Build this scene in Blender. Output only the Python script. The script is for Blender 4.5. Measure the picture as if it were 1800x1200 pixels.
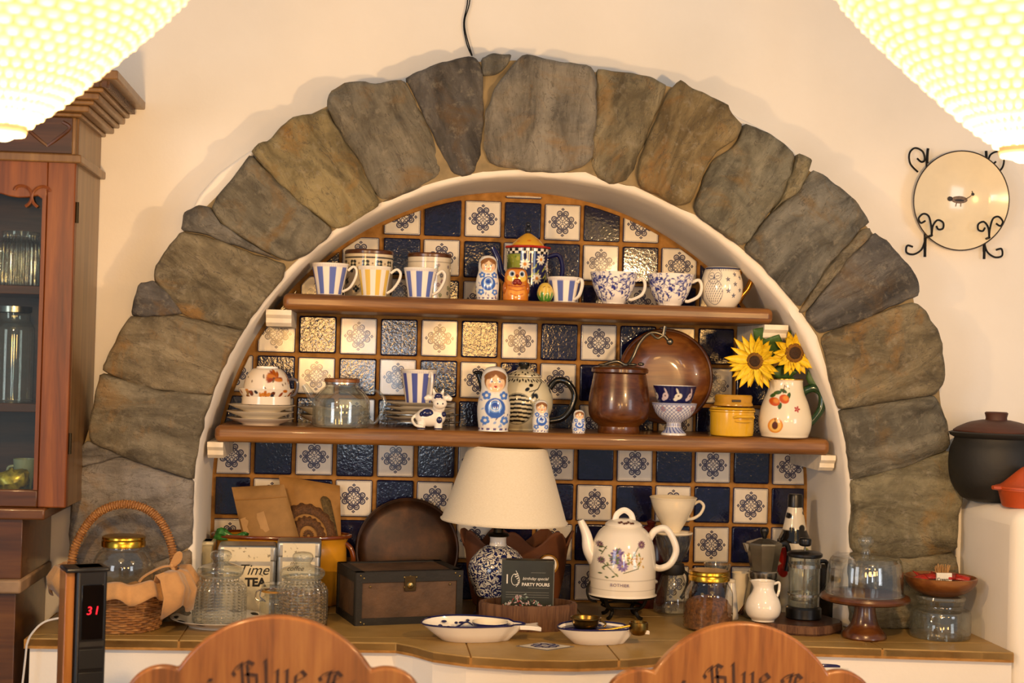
import bpy, bmesh, math, random
import numpy as np
from mathutils import Vector, Matrix, noise as mnoise

for _o in list(bpy.data.objects):
    bpy.data.objects.remove(_o, do_unlink=True)
scene = bpy.context.scene
COL = scene.collection
PI = math.pi
random.seed(7)
rng = np.random.default_rng(7)

# ---------------------------------------------------------------- camera
CAM = np.array([-0.27933, -3.68067, 1.50])
YAW, PITCH, ROLL, FPX = 0.0978117, 0.0129213, 0.0275609, 2600.0
_fw = np.array([math.sin(YAW)*math.cos(PITCH), math.cos(YAW)*math.cos(PITCH), math.sin(PITCH)])
_r0 = np.array([math.cos(YAW), -math.sin(YAW), 0.0]); _u0 = np.cross(_r0, _fw)
_rt = math.cos(ROLL)*_r0 + math.sin(ROLL)*_u0
_up = -math.sin(ROLL)*_r0 + math.cos(ROLL)*_u0
cd = bpy.data.cameras.new('camera'); cam = bpy.data.objects.new('camera', cd); COL.objects.link(cam)
_m = Matrix.Identity(4)
for i in range(3):
    _m[i][0], _m[i][1], _m[i][2], _m[i][3] = _rt[i], _up[i], -_fw[i], CAM[i]
cam.matrix_world = _m
cd.sensor_width = 36.0; cd.lens = FPX/1800*36.0; cd.clip_start = 0.05; cd.clip_end = 60
cd.dof.use_dof = True; cd.dof.focus_distance = 3.42; cd.dof.aperture_fstop = 4.5
scene.camera = cam

# ---------------------------------------------------------------- world, light, exposure
w = bpy.data.worlds.new('world'); scene.world = w; w.use_nodes = True
w.node_tree.nodes['Background'].inputs[0].default_value = (0.76, 0.88, 1.0, 1)
w.node_tree.nodes['Background'].inputs[1].default_value = 0.30
scene.view_settings.view_transform = 'Standard'
scene.view_settings.look = 'None'
scene.view_settings.exposure = 0.12
scene.view_settings.gamma = 1.0
scene.view_settings.use_curve_mapping = False

def area_light(name, loc, target, sx, sy, power, color):
    l = bpy.data.lights.new(name, 'AREA'); l.shape = 'RECTANGLE'; l.size = sx; l.size_y = sy
    l.energy = power; l.color = color
    o = bpy.data.objects.new(name, l); COL.objects.link(o); o.location = loc
    o.rotation_euler = (Vector(target)-Vector(loc)).to_track_quat('-Z', 'Y').to_euler()
    return o
def point_light(name, loc, power, color, rad):
    l = bpy.data.lights.new(name, 'POINT'); l.energy = power; l.color = color; l.shadow_soft_size = rad
    o = bpy.data.objects.new(name, l); COL.objects.link(o); o.location = loc
    return o
WARM = (1.0, 0.61, 0.27)
# daylight from the windows of the room behind the photographer
area_light('window_daylight', (-3.3, -4.6, 1.6), (0.1, 0.0, 1.2), 1.1, 1.5, 30, (0.88, 0.93, 1.0))
area_light('window_daylight', (3.2, -4.8, 1.6), (0.1, 0.0, 1.2), 1.0, 1.5, 26, (0.88, 0.93, 1.0))
# ---------------------------------------------------------------- pixel helpers (photo is 1800 x 1200)
def _ray(px, py):
    return _fw + _rt*(px-900)/FPX - _up*(py-600)/FPX
def at(px, py, Y):
    d = _ray(px, py); t = (Y-CAM[1])/d[1]; return Vector(CAM+t*d)
def onz(px, py, z):
    d = _ray(px, py); t = (z-CAM[2])/d[2]; return Vector(CAM+t*d)
def xat(px, Y, z):
    k = (px-900)/FPX; a = _rt-k*_fw
    return CAM[0] - (a[1]*(Y-CAM[1])+a[2]*(z-CAM[2]))/a[0]
def mpp(X, Y, z):
    return float(np.dot(np.array([X, Y, z])-CAM, _fw))/FPX

_q = at(655, 668, 5.6)      # narrow unseen window, added for the bluish reflection in the tiles
area_light('narrow_window_daylight', (_q.x, -5.6, _q.z), (0.1, 0.0, _q.z), 0.30, 0.62, 7, (0.80, 0.90, 1.0))
# further pendant lamps of the dining room, behind the photographer
for _px, _py, _p in ((562, 590, 62), (842, 590, 66), (1258, 598, 62)):
    _q = at(_px, _py, 5.0); point_light('dining_lamp', (_q.x, -5.0, _q.z), _p, (1.0, 0.52, 0.15), 0.21)

# ---------------------------------------------------------------- colour helpers
def lin(c):
    if isinstance(c, str):
        c = c.lstrip('#'); c = [int(c[i:i+2], 16)/255 for i in (0, 2, 4)]
    c = np.array(c[:3], float)
    return np.where(c <= 0.04045, c/12.92, ((c+0.055)/1.055)**2.4)
def L4(c):
    v = lin(c); return (v[0], v[1], v[2], 1.0)

# ---------------------------------------------------------------- node expressions
class G:
    """small helper around one material node tree"""
    def __init__(s, name):
        s.mat = bpy.data.materials.new(name); s.mat.use_nodes = True
        s.nt = s.mat.node_tree; s.N = s.nt.nodes; s.L = s.nt.links
        s.N.clear()
        s.out = s.N.new('ShaderNodeOutputMaterial')
    def link(s, a, inp):
        if isinstance(a, bpy.types.NodeSocket): s.L.new(a, inp)
        else: inp.default_value = a
    def m(s, op, a, b=0.0, c=0.0, clamp=False):
        n = s.N.new('ShaderNodeMath'); n.operation = op; n.use_clamp = clamp
        for i, v in enumerate((a, b, c)): s.link(v, n.inputs[i])
        return n.outputs[0]
    def coord(s, kind='Object'):
        return s.N.new('ShaderNodeTexCoord').outputs[kind]
    def map(s, v, scale=(1, 1, 1), loc=(0, 0, 0), rot=(0, 0, 0)):
        n = s.N.new('ShaderNodeMapping'); s.L.new(v, n.inputs[0])
        n.inputs['Scale'].default_value = scale; n.inputs['Location'].default_value = loc; n.inputs['Rotation'].default_value = rot
        return n.outputs[0]
    def add_rand(s, v, k=37.0):
        oi = s.N.new('ShaderNodeObjectInfo')
        n = s.N.new('ShaderNodeVectorMath'); n.operation = 'ADD'; s.L.new(v, n.inputs[0])
        c = s.N.new('ShaderNodeCombineXYZ')
        for i, q in enumerate((k, k*1.7, k*0.6)):
            s.L.new(s.m('MULTIPLY', oi.outputs['Random'], q), c.inputs[i])
        s.L.new(c.outputs[0], n.inputs[1]); return n.outputs[0]
    def noise(s, v, scale=5.0, detail=4.0, rough=0.55, dist=0.0):
        n = s.N.new('ShaderNodeTexNoise'); s.L.new(v, n.inputs['Vector'])
        n.inputs['Scale'].default_value = scale; n.inputs['Detail'].default_value = detail
        n.inputs['Roughness'].default_value = rough; n.inputs['Distortion'].default_value = dist
        return n.outputs['Fac']
    def vor(s, v, scale=5.0, feature='F1', out='Distance', rnd=1.0):
        n = s.N.new('ShaderNodeTexVoronoi'); n.feature = feature; s.L.new(v, n.inputs['Vector'])
        n.inputs['Scale'].default_value = scale; n.inputs['Randomness'].default_value = rnd
        return n.outputs[out]
    def wave(s, v, scale=5.0, dist=2.0, detail=2.0, dscale=1.0, axis='X'):
        n = s.N.new('ShaderNodeTexWave'); s.L.new(v, n.inputs['Vector']); n.bands_direction = axis
        n.inputs['Scale'].default_value = scale; n.inputs['Distortion'].default_value = dist
        n.inputs['Detail'].default_value = detail; n.inputs['Detail Scale'].default_value = dscale
        return n.outputs['Fac']
    def ramp(s, f, stops, interp='LINEAR'):
        n = s.N.new('ShaderNodeValToRGB'); s.link(f, n.inputs[0]); e = n.color_ramp; e.interpolation = interp
        while len(e.elements) > 1: e.elements.remove(e.elements[-1])
        e.elements[0].position = stops[0][0]; e.elements[0].color = L4(stops[0][1])
        for p, c in stops[1:]:
            q = e.elements.new(p); q.color = L4(c)
        return n.outputs[0]
    def fr(s, f, a, b):
        n = s.N.new('ShaderNodeMapRange'); s.link(f, n.inputs[0]); n.inputs[1].default_value = a; n.inputs[2].default_value = b
        return n.outputs[0]
    def mix(s, f, a, b, blend='MIX'):
        n = s.N.new('ShaderNodeMix'); n.data_type = 'RGBA'; n.blend_type = blend
        s.link(f, n.inputs[0])
        for v, i in ((a, 6), (b, 7)):
            if isinstance(v, bpy.types.NodeSocket): s.L.new(v, n.inputs[i])
            else: n.inputs[i].default_value = L4(v)
        return n.outputs[2]
    def bump(s, h, strength=0.3, dist=0.01):
        n = s.N.new('ShaderNodeBump'); s.L.new(h, n.inputs['Height']); n.inputs['Strength'].default_value = strength
        n.inputs['Distance'].default_value = dist; return n.outputs[0]
    def sep(s, v):
        n = s.N.new('ShaderNodeSeparateXYZ'); s.L.new(v, n.inputs[0]); return n.outputs
    def attr(s, name):
        n = s.N.new('ShaderNodeAttribute'); n.attribute_name = name; return n.outputs['Color']
    def objcol(s):
        return s.N.new('ShaderNodeObjectInfo').outputs['Color']
    def bsdf(s, color, rough=0.5, metal=0.0, normal=None, spec=0.5, coat=0.0, emit=None, estr=0.0, sheen=0.0, trans=0.0, sss=0.0):
        n = s.N.new('ShaderNodeBsdfPrincipled')
        if isinstance(color, bpy.types.NodeSocket): s.L.new(color, n.inputs['Base Color'])
        else: n.inputs['Base Color'].default_value = L4(color)
        s.link(rough, n.inputs['Roughness']); s.link(metal, n.inputs['Metallic'])
        n.inputs['Specular IOR Level'].default_value = spec; n.inputs['Coat Weight'].default_value = coat
        n.inputs['Coat Roughness'].default_value = 0.06
        n.inputs['Sheen Weight'].default_value = sheen; n.inputs['Transmission Weight'].default_value = trans
        if normal is not None: s.L.new(normal, n.inputs['Normal'])
        if emit is not None:
            if isinstance(emit, bpy.types.NodeSocket): s.L.new(emit, n.inputs['Emission Color'])
            else: n.inputs['Emission Color'].default_value = L4(emit)
            n.inputs['Emission Strength'].default_value = estr
        s.L.new(n.outputs[0], s.out.inputs[0]); return s.mat

MATS = {}
def plain(name, color, rough=0.5, metal=0.0, var=0.12, vs=30.0, bump=0.0, bs=120.0, coat=0.0, spec=0.5, sheen=0.0):
    """plain colour with gentle procedural variation and relief"""
    if name in MATS: return MATS[name]
    g = G(name); v = g.coord()
    base = lin(color)
    def tint(k): return tuple(np.clip((base*k), 0, 1))
    f = g.noise(v, vs, 3.0)
    n = g.N.new('ShaderNodeValToRGB'); e = n.color_ramp
    e.elements[0].position = 0.3; e.elements[1].position = 0.7
    e.elements[0].color = (*tint(1-var), 1); e.elements[1].color = (*tint(1+var), 1)
    g.L.new(f, n.inputs[0])
    nm = g.bump(g.noise(v, bs, 3.0), bump, 0.002) if bump > 0 else None
    MATS[name] = g.bsdf(n.outputs[0], rough, metal, nm, spec, coat, sheen=sheen)
    return MATS[name]

def wood(name, dark, mid, light, axis='X', scale=1.0, rough=0.35, coat=0.2, streak=1.0):
    if name in MATS: return MATS[name]
    g = G(name); v = g.add_rand(g.coord(), 3.0)
    sc = {'X': (0.9, 14, 14), 'Y': (14, 0.9, 14), 'Z': (14, 14, 0.9)}[axis]
    sc = tuple(q*scale for q in sc)
    mv = g.map(v, sc)
    n1 = g.noise(mv, 2.2, 5.0, 0.6, 0.6); n2 = g.noise(g.map(v, tuple(q*4 for q in sc)), 3.0, 3.0)
    f = g.m('ADD', g.m('MULTIPLY', n1, 0.8), g.m('MULTIPLY', n2, 0.25*streak))
    c = g.ramp(f, [(0.30, dark), (0.5, mid), (0.72, light)])
    MATS[name] = g.bsdf(c, rough, 0, g.bump(n2, 0.08, 0.001), 0.5, coat)
    return MATS[name]

def glass(name, tint='#fdfefd', rough=0.03, bumpfn=None, refl=0.06, body=0.0):
    """thin clear glass: see-through with fresnel reflections"""
    if name in MATS: return MATS[name]
    g = G(name)
    tr = g.N.new('ShaderNodeBsdfTransparent'); tr.inputs[0].default_value = L4(tint)
    gl = g.N.new('ShaderNodeBsdfGlossy'); gl.inputs['Roughness'].default_value = rough
    lw = g.N.new('ShaderNodeLayerWeight'); lw.inputs['Blend'].default_value = 0.5
    if bumpfn:
        nm = bumpfn(g); g.L.new(nm, gl.inputs['Normal']); g.L.new(nm, lw.inputs['Normal'])
    p = g.m('POWER', lw.outputs['Facing'], 2.6)
    fac = g.m('ADD', g.m('MULTIPLY', p, 0.75), refl, clamp=True)
    mx = g.N.new('ShaderNodeMixShader'); g.L.new(fac, mx.inputs[0]); g.L.new(tr.outputs[0], mx.inputs[1]); g.L.new(gl.outputs[0], mx.inputs[2])
    last = mx.outputs[0]
    if body > 0:
        df = g.N.new('ShaderNodeBsdfDiffuse'); df.inputs[0].default_value = L4('#b9b9ae')
        m2 = g.N.new('ShaderNodeMixShader'); m2.inputs[0].default_value = body
        g.L.new(last, m2.inputs[1]); g.L.new(df.outputs[0], m2.inputs[2]); last = m2.outputs[0]
    g.L.new(last, g.out.inputs[0]); MATS[name] = g.mat
    return g.mat

def painted(name='painted_glaze', rough=0.12, coat=0.3):
    if name in MATS: return MATS[name]
    g = G(name); MATS[name] = g.bsdf(g.attr('Col'), rough, 0, None, 0.5, coat); return MATS[name]

# ---------------------------------------------------------------- mesh builder
def catmull(P, n=6, closed=False):
    P = [Vector(p) for p in P]; out = []; k = len(P)
    rngi = range(k if closed else k-1)
    for i in rngi:
        if closed: p0, p1, p2, p3 = P[(i-1) % k], P[i], P[(i+1) % k], P[(i+2) % k]
        else: p0, p1, p2, p3 = P[max(i-1, 0)], P[i], P[i+1], P[min(i+2, k-1)]
        for j in range(n):
            t = j/n
            out.append(0.5*((2*p1)+(p2-p0)*t+(2*p0-5*p1+4*p2-p3)*t*t+(3*p1-p0-3*p2+p3)*t**3))
    if not closed: out.append(P[-1])
    return out

def resample(prof, step):
    """refine a (r,h) polyline to a given step"""
    out = []
    for (a, b) in zip(prof[:-1], prof[1:]):
        d = math.hypot(b[0]-a[0], b[1]-a[1]); n = max(1, int(d/step))
        for j in range(n):
            t = j/n; out.append((a[0]+(b[0]-a[0])*t, a[1]+(b[1]-a[1])*t))
    out.append(prof[-1]); return out
def smooth_prof(prof, n=5):
    return [(max(0.0, p.x), p.y) for p in catmull([(a, b, 0) for a, b in prof], n)]

class M:
    def __init__(s, scale=1.0):
        s.v = []; s.f = []; s.mi = []; s.c = None; s.sc = scale; s.mat = 0; s.xf = None
    def add(s, verts, faces, cols=None):
        n = len(s.v)
        if cols is not None and s.c is None: s.c = [(1, 1, 1)]*n
        for p in verts:
            p = Vector(p)
            if s.xf is not None: p = s.xf @ p
            s.v.append(p*s.sc)
        if s.c is not None:
            s.c.extend(cols if cols is not None else [getattr(s, 'dc', (1, 1, 1))]*len(verts))
        for f in faces:
            s.f.append([i+n for i in f]); s.mi.append(s.mat)
        return s
    def lathe(s, prof, segs=48, paint=None, step=1.0, rmod=None, arc=None, phase=0.0):
        if paint is not None: prof = resample(prof, step)
        P = np.array(prof, float); n = len(P)
        th = np.linspace(-PI, PI, segs, endpoint=False)+phase
        R = P[:, 0][:, None]*np.ones(segs)[None]; H = P[:, 1][:, None]*np.ones(segs)[None]
        TH = np.ones(n)[:, None]*th[None]
        if rmod is not None: R = rmod(R, H, TH)
        V = np.stack([R*np.sin(TH), -R*np.cos(TH), H], -1).reshape(-1, 3)
        F = []
        for i in range(n-1):
            for j in range(segs):
                j2 = (j+1) % segs
                F.append((i*segs+j, i*segs+j2, (i+1)*segs+j2, (i+1)*segs+j))
        cols = None
        if paint is not None:
            cc = paint(TH.ravel(), H.ravel(), R.ravel()); cols = [tuple(q) for q in cc]
        return s.add([tuple(q) for q in V], F, cols)
    def tube(s, path, r, segs=8, closed=False, flat=1.0, caps=True, twist=0.0):
        P = [Vector(p) for p in path]; k = len(P)
        rr = r if callable(r) else (lambda t: r)
        T = []
        for i in range(k):
            a = P[(i-1) % k] if (closed or i > 0) else P[i]; b = P[(i+1) % k] if (closed or i < k-1) else P[i]
            t = (b-a); T.append(t.normalized() if t.length > 1e-12 else Vector((0, 0, 1)))
        up = Vector((0, 0, 1)) if abs(T[0].z) < 0.9 else Vector((0, 1, 0))
        nrm = (up-T[0]*up.dot(T[0])).normalized(); V = []
        for i in range(k):
            nrm = (nrm-T[i]*nrm.dot(T[i]))
            nrm = nrm.normalized() if nrm.length > 1e-9 else T[i].orthogonal().normalized()
            b = T[i].cross(nrm); q = rr(i/max(1, k-1))
            for j in range(segs):
                a = 2*PI*j/segs+twist*i
                V.append(P[i]+nrm*(math.cos(a)*q)+b*(math.sin(a)*q*flat))
        F = []
        for i in range(k if closed else k-1):
            i2 = (i+1) % k
            for j in range(segs):
                j2 = (j+1) % segs
                F.append((i*segs+j, i*segs+j2, i2*segs+j2, i2*segs+j))
        if caps and not closed:
            F.append(tuple(range(segs))[::-1]); F.append(tuple((k-1)*segs+j for j in range(segs)))
        return s.add(V, F)
    def box(s, c, d, rotz=0.0):
        V = []; ca, sa = math.cos(rotz), math.sin(rotz)
        for z in (-.5, .5):
            for (x, y) in ((-.5, -.5), (.5, -.5), (.5, .5), (-.5, .5)):
                X, Y = x*d[0], y*d[1]
                V.append((c[0]+X*ca-Y*sa, c[1]+X*sa+Y*ca, c[2]+z*d[2]))
        return s.add(V, [(3, 2, 1, 0), (4, 5, 6, 7), (0, 1, 5, 4), (1, 2, 6, 5), (2, 3, 7, 6), (3, 0, 4, 7)])
    def box2(s, a, b):
        return s.box([(a[i]+b[i])/2 for i in range(3)], [abs(b[i]-a[i]) for i in range(3)])
    def prism(s, poly, y0, y1, plane='XZ'):
        """polygon (a,b) extruded between y0 (front) and y1"""
        n = len(poly)
        A = sum(poly[i][0]*poly[(i+1) % n][1]-poly[(i+1) % n][0]*poly[i][1] for i in range(n))
        if A < 0: poly = poly[::-1]
        if plane == 'XZ': V = [(p[0], y0, p[1]) for p in poly]+[(p[0], y1, p[1]) for p in poly]; fl = y0 < y1
        else: V = [(p[0], p[1], y0) for p in poly]+[(p[0], p[1], y1) for p in poly]; fl = y0 > y1
        F = [tuple(range(n)), tuple(range(2*n-1, n-1, -1))]+[(i, i+n, (i+1) % n+n, (i+1) % n) for i in range(n)]
        if not fl: F = [f[::-1] for f in F]
        return s.add(V, F)
    def ball(s, c, r, nu=20, nv=12, rot=None):
        if not hasattr(r, '__len__'): r = (r, r, r)
        V = [(0, 0, -1)]; F = []
        for i in range(1, nv):
            a = -PI/2+PI*i/nv
            for j in range(nu):
                b = 2*PI*j/nu; V.append((math.cos(a)*math.cos(b), math.cos(a)*math.sin(b), math.sin(a)))
        V.append((0, 0, 1)); k = len(V)-1
        for j in range(nu): F.append((0, 1+(j+1) % nu, 1+j)); F.append((k, 1+(nv-2)*nu+j, 1+(nv-2)*nu+(j+1) % nu))
        for i in range(nv-2):
            for j in range(nu):
                a = 1+i*nu; b = 1+(i+1)*nu; F.append((a+j, a+(j+1) % nu, b+(j+1) % nu, b+j))
        W = []
        for p in V:
            q = Vector((p[0]*r[0], p[1]*r[1], p[2]*r[2]))
            if rot is not None: q = rot @ q
            W.append(q+Vector(c))
        return s.add(W, F)
    def mesh(s, name):
        me = bpy.data.meshes.new(name)
        me.from_pydata([tuple(p) for p in s.v], [], s.f); me.update()
        if s.c is not None:
            a = me.color_attributes.new('Col', 'FLOAT_COLOR', 'POINT')
            buf = np.ones((len(s.v), 4), np.float32); buf[:, :3] = np.array(s.c, np.float32)
            a.data.foreach_set('color', buf.ravel())
        return me
    def build(s, name, mats, parent=None, smooth=True, angle=40, loc=None, bevel=0.0, bseg=2, kind=None, label=None):
        me = s.mesh(name)
        if not isinstance(mats, (list, tuple)): mats = [mats]
        for m_ in mats: me.materials.append(m_)
        if len(mats) > 1: me.polygons.foreach_set('material_index', s.mi)
        if smooth:
            me.polygons.foreach_set('use_smooth', [True]*len(me.polygons)); me.set_sharp_from_angle(angle=math.radians(angle))
        return link(me, name, parent, loc, bevel, bseg, kind, label)

def link(me, name, parent=None, loc=None, bevel=0.0, bseg=2, kind=None, label=None):
    o = bpy.data.objects.new(name, me); COL.objects.link(o)
    if parent is not None: o.parent = parent
    if loc is not None: o.location = loc
    if bevel > 0:
        b = o.modifiers.new('bevel', 'BEVEL'); b.width = bevel; b.segments = bseg; b.limit_method = 'ANGLE'; b.angle_limit = math.radians(40)
        b.harden_normals = False
    if kind: o['kind'] = kind
    if label: o['label'] = label
    return o

def tag(o, label, cat, group=None):
    o['label'] = label; o['category'] = cat
    if group: o['group'] = group
    return o
def thing(name, label, cat, loc, rotz=0.0, group=None):
    o = bpy.data.objects.new(name, None); o.empty_display_size = 0.05; COL.objects.link(o)
    o.location = loc; o.rotation_euler = (0, 0, rotz)
    return tag(o, label, cat, group)
def put(name, label, cat, px, Y, z, group=None, rotz=0.0):
    """a thing whose base centre stands at depth Y and height z, seen at photo column px"""
    X = xat(px, Y, z); o = thing(name, label, cat, (X, Y, z), rotz, group)
    return o, mpp(X, Y, z)
def putc(name, label, cat, px, py, rpx, group=None, rotz=0.0, z=None):
    """on the counter: py is the photo row of the front of its foot, rpx the foot radius in pixels"""
    z = ZC if z is None else z
    p = onz(px, py, z); s = mpp(p.x, p.y, z); Y = p.y+rpx*s
    return put(name, label, cat, px, Y, z, group, rotz)
def copy_tree(o, parent=None):
    c = o.copy(); COL.objects.link(c); c.parent = parent
    for ch in o.children: copy_tree(ch, c)
    return c
def structure(o):
    o['kind'] = 'structure'; return o

def text_obj(body, size, mat, parent, loc, rot=(PI/2, 0, 0), name='lettering', extrude=0.0004, shear=0.0, align='CENTER', space=1.0, bold=0.0):
    cu = bpy.data.curves.new('txt', 'FONT'); cu.body = body; cu.size = size; cu.extrude = extrude
    cu.shear = shear; cu.align_x = align; cu.align_y = 'CENTER'; cu.space_character = space; cu.offset = bold
    cu.resolution_u = 3
    t = bpy.data.objects.new('txt', cu); COL.objects.link(t); bpy.context.view_layer.update()
    me = bpy.data.meshes.new_from_object(t.evaluated_get(bpy.context.evaluated_depsgraph_get()))
    bpy.data.objects.remove(t); bpy.data.curves.remove(cu)
    me.materials.clear(); me.materials.append(mat)
    o = link(me, name, parent, loc); o.rotation_euler = rot
    return o

# paint helpers: all work on numpy arrays, colours linear
def pc(base, n):
    return np.tile(lin(base), (n, 1))
def ov(out, col, a):
    a = np.clip(a, 0, 1)[:, None]; return out*(1-a)+lin(col)[None]*a
def disc(u, v, cx, cy, rx, ry=None, soft=0.8, ang=0.0):
    ry = rx if ry is None else ry
    du, dv = u-cx, v-cy; ca, sa = math.cos(ang), math.sin(ang)
    a, b = du*ca+dv*sa, -du*sa+dv*ca
    d = np.sqrt((a/rx)**2+(b/ry)**2)
    return np.clip((1-d)*min(rx, ry)/soft+0.5, 0, 1)
def ring(u, v, cx, cy, r, w=0.8, soft=0.7):
    d = np.abs(np.hypot(u-cx, v-cy)-r); return np.clip((w-d)/soft+0.5, 0, 1)
def seg(u, v, x0, y0, x1, y1, w=0.6, soft=0.7):
    dx, dy = x1-x0, y1-y0; t = np.clip(((u-x0)*dx+(v-y0)*dy)/(dx*dx+dy*dy+1e-9), 0, 1)
    d = np.hypot(u-(x0+t*dx), v-(y0+t*dy)); return np.clip((w-d)/soft+0.5, 0, 1)
def band(v, a, b, soft=0.6):
    return np.clip((v-a)/soft+0.5, 0, 1)*np.clip((b-v)/soft+0.5, 0, 1)
# ================================================================ setting
YW, YS, YL = -0.22, -0.335, -0.31          # wall face, stone face, niche lip
AX, AZ, AR = 0.100, 1.175, 0.747           # arch centre and radius
ZC = 0.901                                 # counter top
Z1, Z2 = 1.640, 1.335                      # shelf tops

def mat_plaster():
    g = G('plaster_wall'); v = g.coord()
    c = g.ramp(g.noise(v, 2.3, 5.0), [(0.3, '#e4ddd1'), (0.7, '#efe9df')])
    h = g.m('ADD', g.noise(v, 14, 6.0, 0.6), g.m('MULTIPLY', g.noise(v, 90, 3.0), 0.3))
    return g.bsdf(c, 0.85, 0, g.bump(h, 0.18, 0.006), 0.2)
PLASTER = mat_plaster()
def mat_grout():
    g = G('ochre_grout'); v = g.coord()
    c = g.ramp(g.noise(v, 40, 4.0), [(0.3, '#8e6430'), (0.7, '#b58548')])
    return g.bsdf(c, 0.9, 0, g.bump(g.noise(v, 300, 3.0), 0.3, 0.001), 0.2)
GROUT = mat_grout()
def mat_tile_blue():
    g = G('navy_glazed_tile'); v = g.add_rand(g.coord(), 11.0)
    c = g.ramp(g.noise(v, 60, 3.0), [(0.3, '#0b0d26'), (0.55, '#101335'), (0.8, '#191c40')])
    h = g.m('ADD', g.noise(v, 150, 2.0, 0.5, 0.4), g.m('MULTIPLY', g.noise(v, 40, 1.0), 0.5))
    return g.bsdf(c, 0.10, 0, g.bump(h, 0.15, 0.0020), 0.62)
TBLUE = mat_tile_blue()
def mat_tile_white():
    g = G('white_patterned_tile'); o = g.sep(g.coord())
    H = 1/0.0455
    x = g.m('ABSOLUTE', g.m('MULTIPLY', o[0], H)); z = g.m('ABSOLUTE', g.m('MULTIPLY', o[2], H))
    u = g.m('MAXIMUM', x, z); v = g.m('MINIMUM', x, z)
    def dist(cx, cy, kx=1.0, ky=1.0):
        a = g.m('MULTIPLY', g.m('SUBTRACT', u, cx), kx); b = g.m('MULTIPLY', g.m('SUBTRACT', v, cy), ky)
        return g.m('SQRT', g.m('ADD', g.m('MULTIPLY', a, a), g.m('MULTIPLY', b, b)))
    def rng_(d, r, w): return g.m('LESS_THAN', g.m('ABSOLUTE', g.m('SUBTRACT', d, r)), w)
    parts = [g.m('LESS_THAN', g.m('ABSOLUTE', g.m('MINIMUM', g.m('SUBTRACT', dist(0.47, 0.165), 0.135), g.m('SUBTRACT', dist(0, 0), 0.385))), 0.036), rng_(dist(0.45, 0.15), 0.060, 0.026), rng_(dist(0.30, 0.13), 0.055, 0.022),
             rng_(dist(0.21, 0.0, 1.0, 1.6), 0.12, 0.026), rng_(dist(0.20, 0.20), 0.075, 0.024),
             g.m('LESS_THAN', dist(0, 0), 0.045),
             g.m('LESS_THAN', g.m('ABSOLUTE', g.m('SUBTRACT', g.m('ADD', g.m('ABSOLUTE', g.m('SUBTRACT', u, 0.715)), g.m('MULTIPLY', v, 0.85)), 0.055)), 0.036)]
    ink = parts[0]
    for q in parts[1:]: ink = g.m('MAXIMUM', ink, q)
    edge = g.m('GREATER_THAN', u, 0.945)
    line = g.m('LESS_THAN', g.m('ABSOLUTE', g.m('SUBTRACT', u, 0.905)), 0.012)
    ink = g.m('MAXIMUM', ink, g.m('MULTIPLY', line, 0.75)); ink = g.m('MAXIMUM', ink, edge)
    base = g.ramp(g.noise(g.coord(), 25, 2.0), [(0.3, '#ddd5c6'), (0.7, '#e9e2d4')])
    c = g.mix(g.m('MULTIPLY', ink, 0.93), base, '#23264f')
    h = g.noise(g.add_rand(g.coord(), 5.0), 35, 2.0)
    return g.bsdf(c, 0.12, 0, g.bump(h, 0.10, 0.002), 0.5)
TWHITE = mat_tile_white()
def mat_stone():
    g = G('slate_stone'); v = g.add_rand(g.coord(), 9.0)
    st = g.map(v, (10, 10, 3.0)); n1 = g.noise(st, 1.3, 9.0, 0.66, 1.0); n2 = g.noise(v, 46, 8.0, 0.7); n3 = g.noise(v, 7.5, 5.0, 0.62, 1.2); n4 = g.noise(v, 150, 4.0, 0.7)
    oc = g.objcol()
    c = g.mix(g.fr(n1, 0.34, 0.64), g.mix(1.0, oc, '#8f8b87', 'MULTIPLY'), g.mix(0.12, oc, '#b5ab98'))
    c = g.mix(g.m('MULTIPLY', g.fr(n3, 0.54, 0.70), 0.75), c, g.mix(1.0, oc, '#ffd08a', 'MULTIPLY'))
    c = g.mix(g.m('MULTIPLY', g.fr(n3, 0.46, 0.36), 0.55), c, g.mix(1.0, oc, '#a9a7a8', 'MULTIPLY'))
    c = g.mix(g.m('MULTIPLY', g.fr(n2, 0.54, 0.70), 0.40), c, '#a39a86')
    c = g.mix(g.m('MULTIPLY', g.fr(n2, 0.44, 0.32), 0.45), c, '#57503f')
    vein = g.m('LESS_THAN', g.m('ABSOLUTE', g.m('SUBTRACT', g.noise(st, 2.0, 5.0, 0.55, 2.0), 0.52)), 0.007)
    c = g.mix(g.m('MULTIPLY', vein, 0.55), c, '#463f37')
    h = g.m('ADD', g.m('ADD', n1, g.m('MULTIPLY', n2, 0.6)), g.m('MULTIPLY', n4, 0.18))
    return g.bsdf(c, 0.70, 0, g.bump(h, 0.8, 0.013), 0.4)
STONE = mat_stone()
MORTAR = plain('tan_mortar', '#8c7a58', 0.9, var=0.25, vs=22, bump=0.5, bs=60)
def mat_counter():
    g = G('ochre_counter_stone'); v = g.coord()
    c = g.ramp(g.noise(v, 9, 6.0, 0.6), [(0.3, '#8d6e38'), (0.55, '#a08048'), (0.8, '#ad8c55')])
    return g.bsdf(c, 0.38, 0, g.bump(g.noise(v, 60, 4.0), 0.08, 0.002), 0.4)
COUNTER = mat_counter()
W_SHELF = wood('shelf_wood', '#46290b', '#774b1d', '#a17035', 'X', 1.0, 0.4, 0.15)
W_CAB = wood('cabinet_wood', '#3c1c06', '#6a340d', '#8d5019', 'Z', 0.8, 0.42, 0.0)
W_CABX = wood('cabinet_wood_cross', '#331c0a', '#532f12', '#6c441b', 'X', 0.8, 0.3, 0.3)
W_DARK = wood('dark_wood', '#23120a', '#3d2112', '#57341d', 'X', 1.0, 0.4, 0.2)
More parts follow.
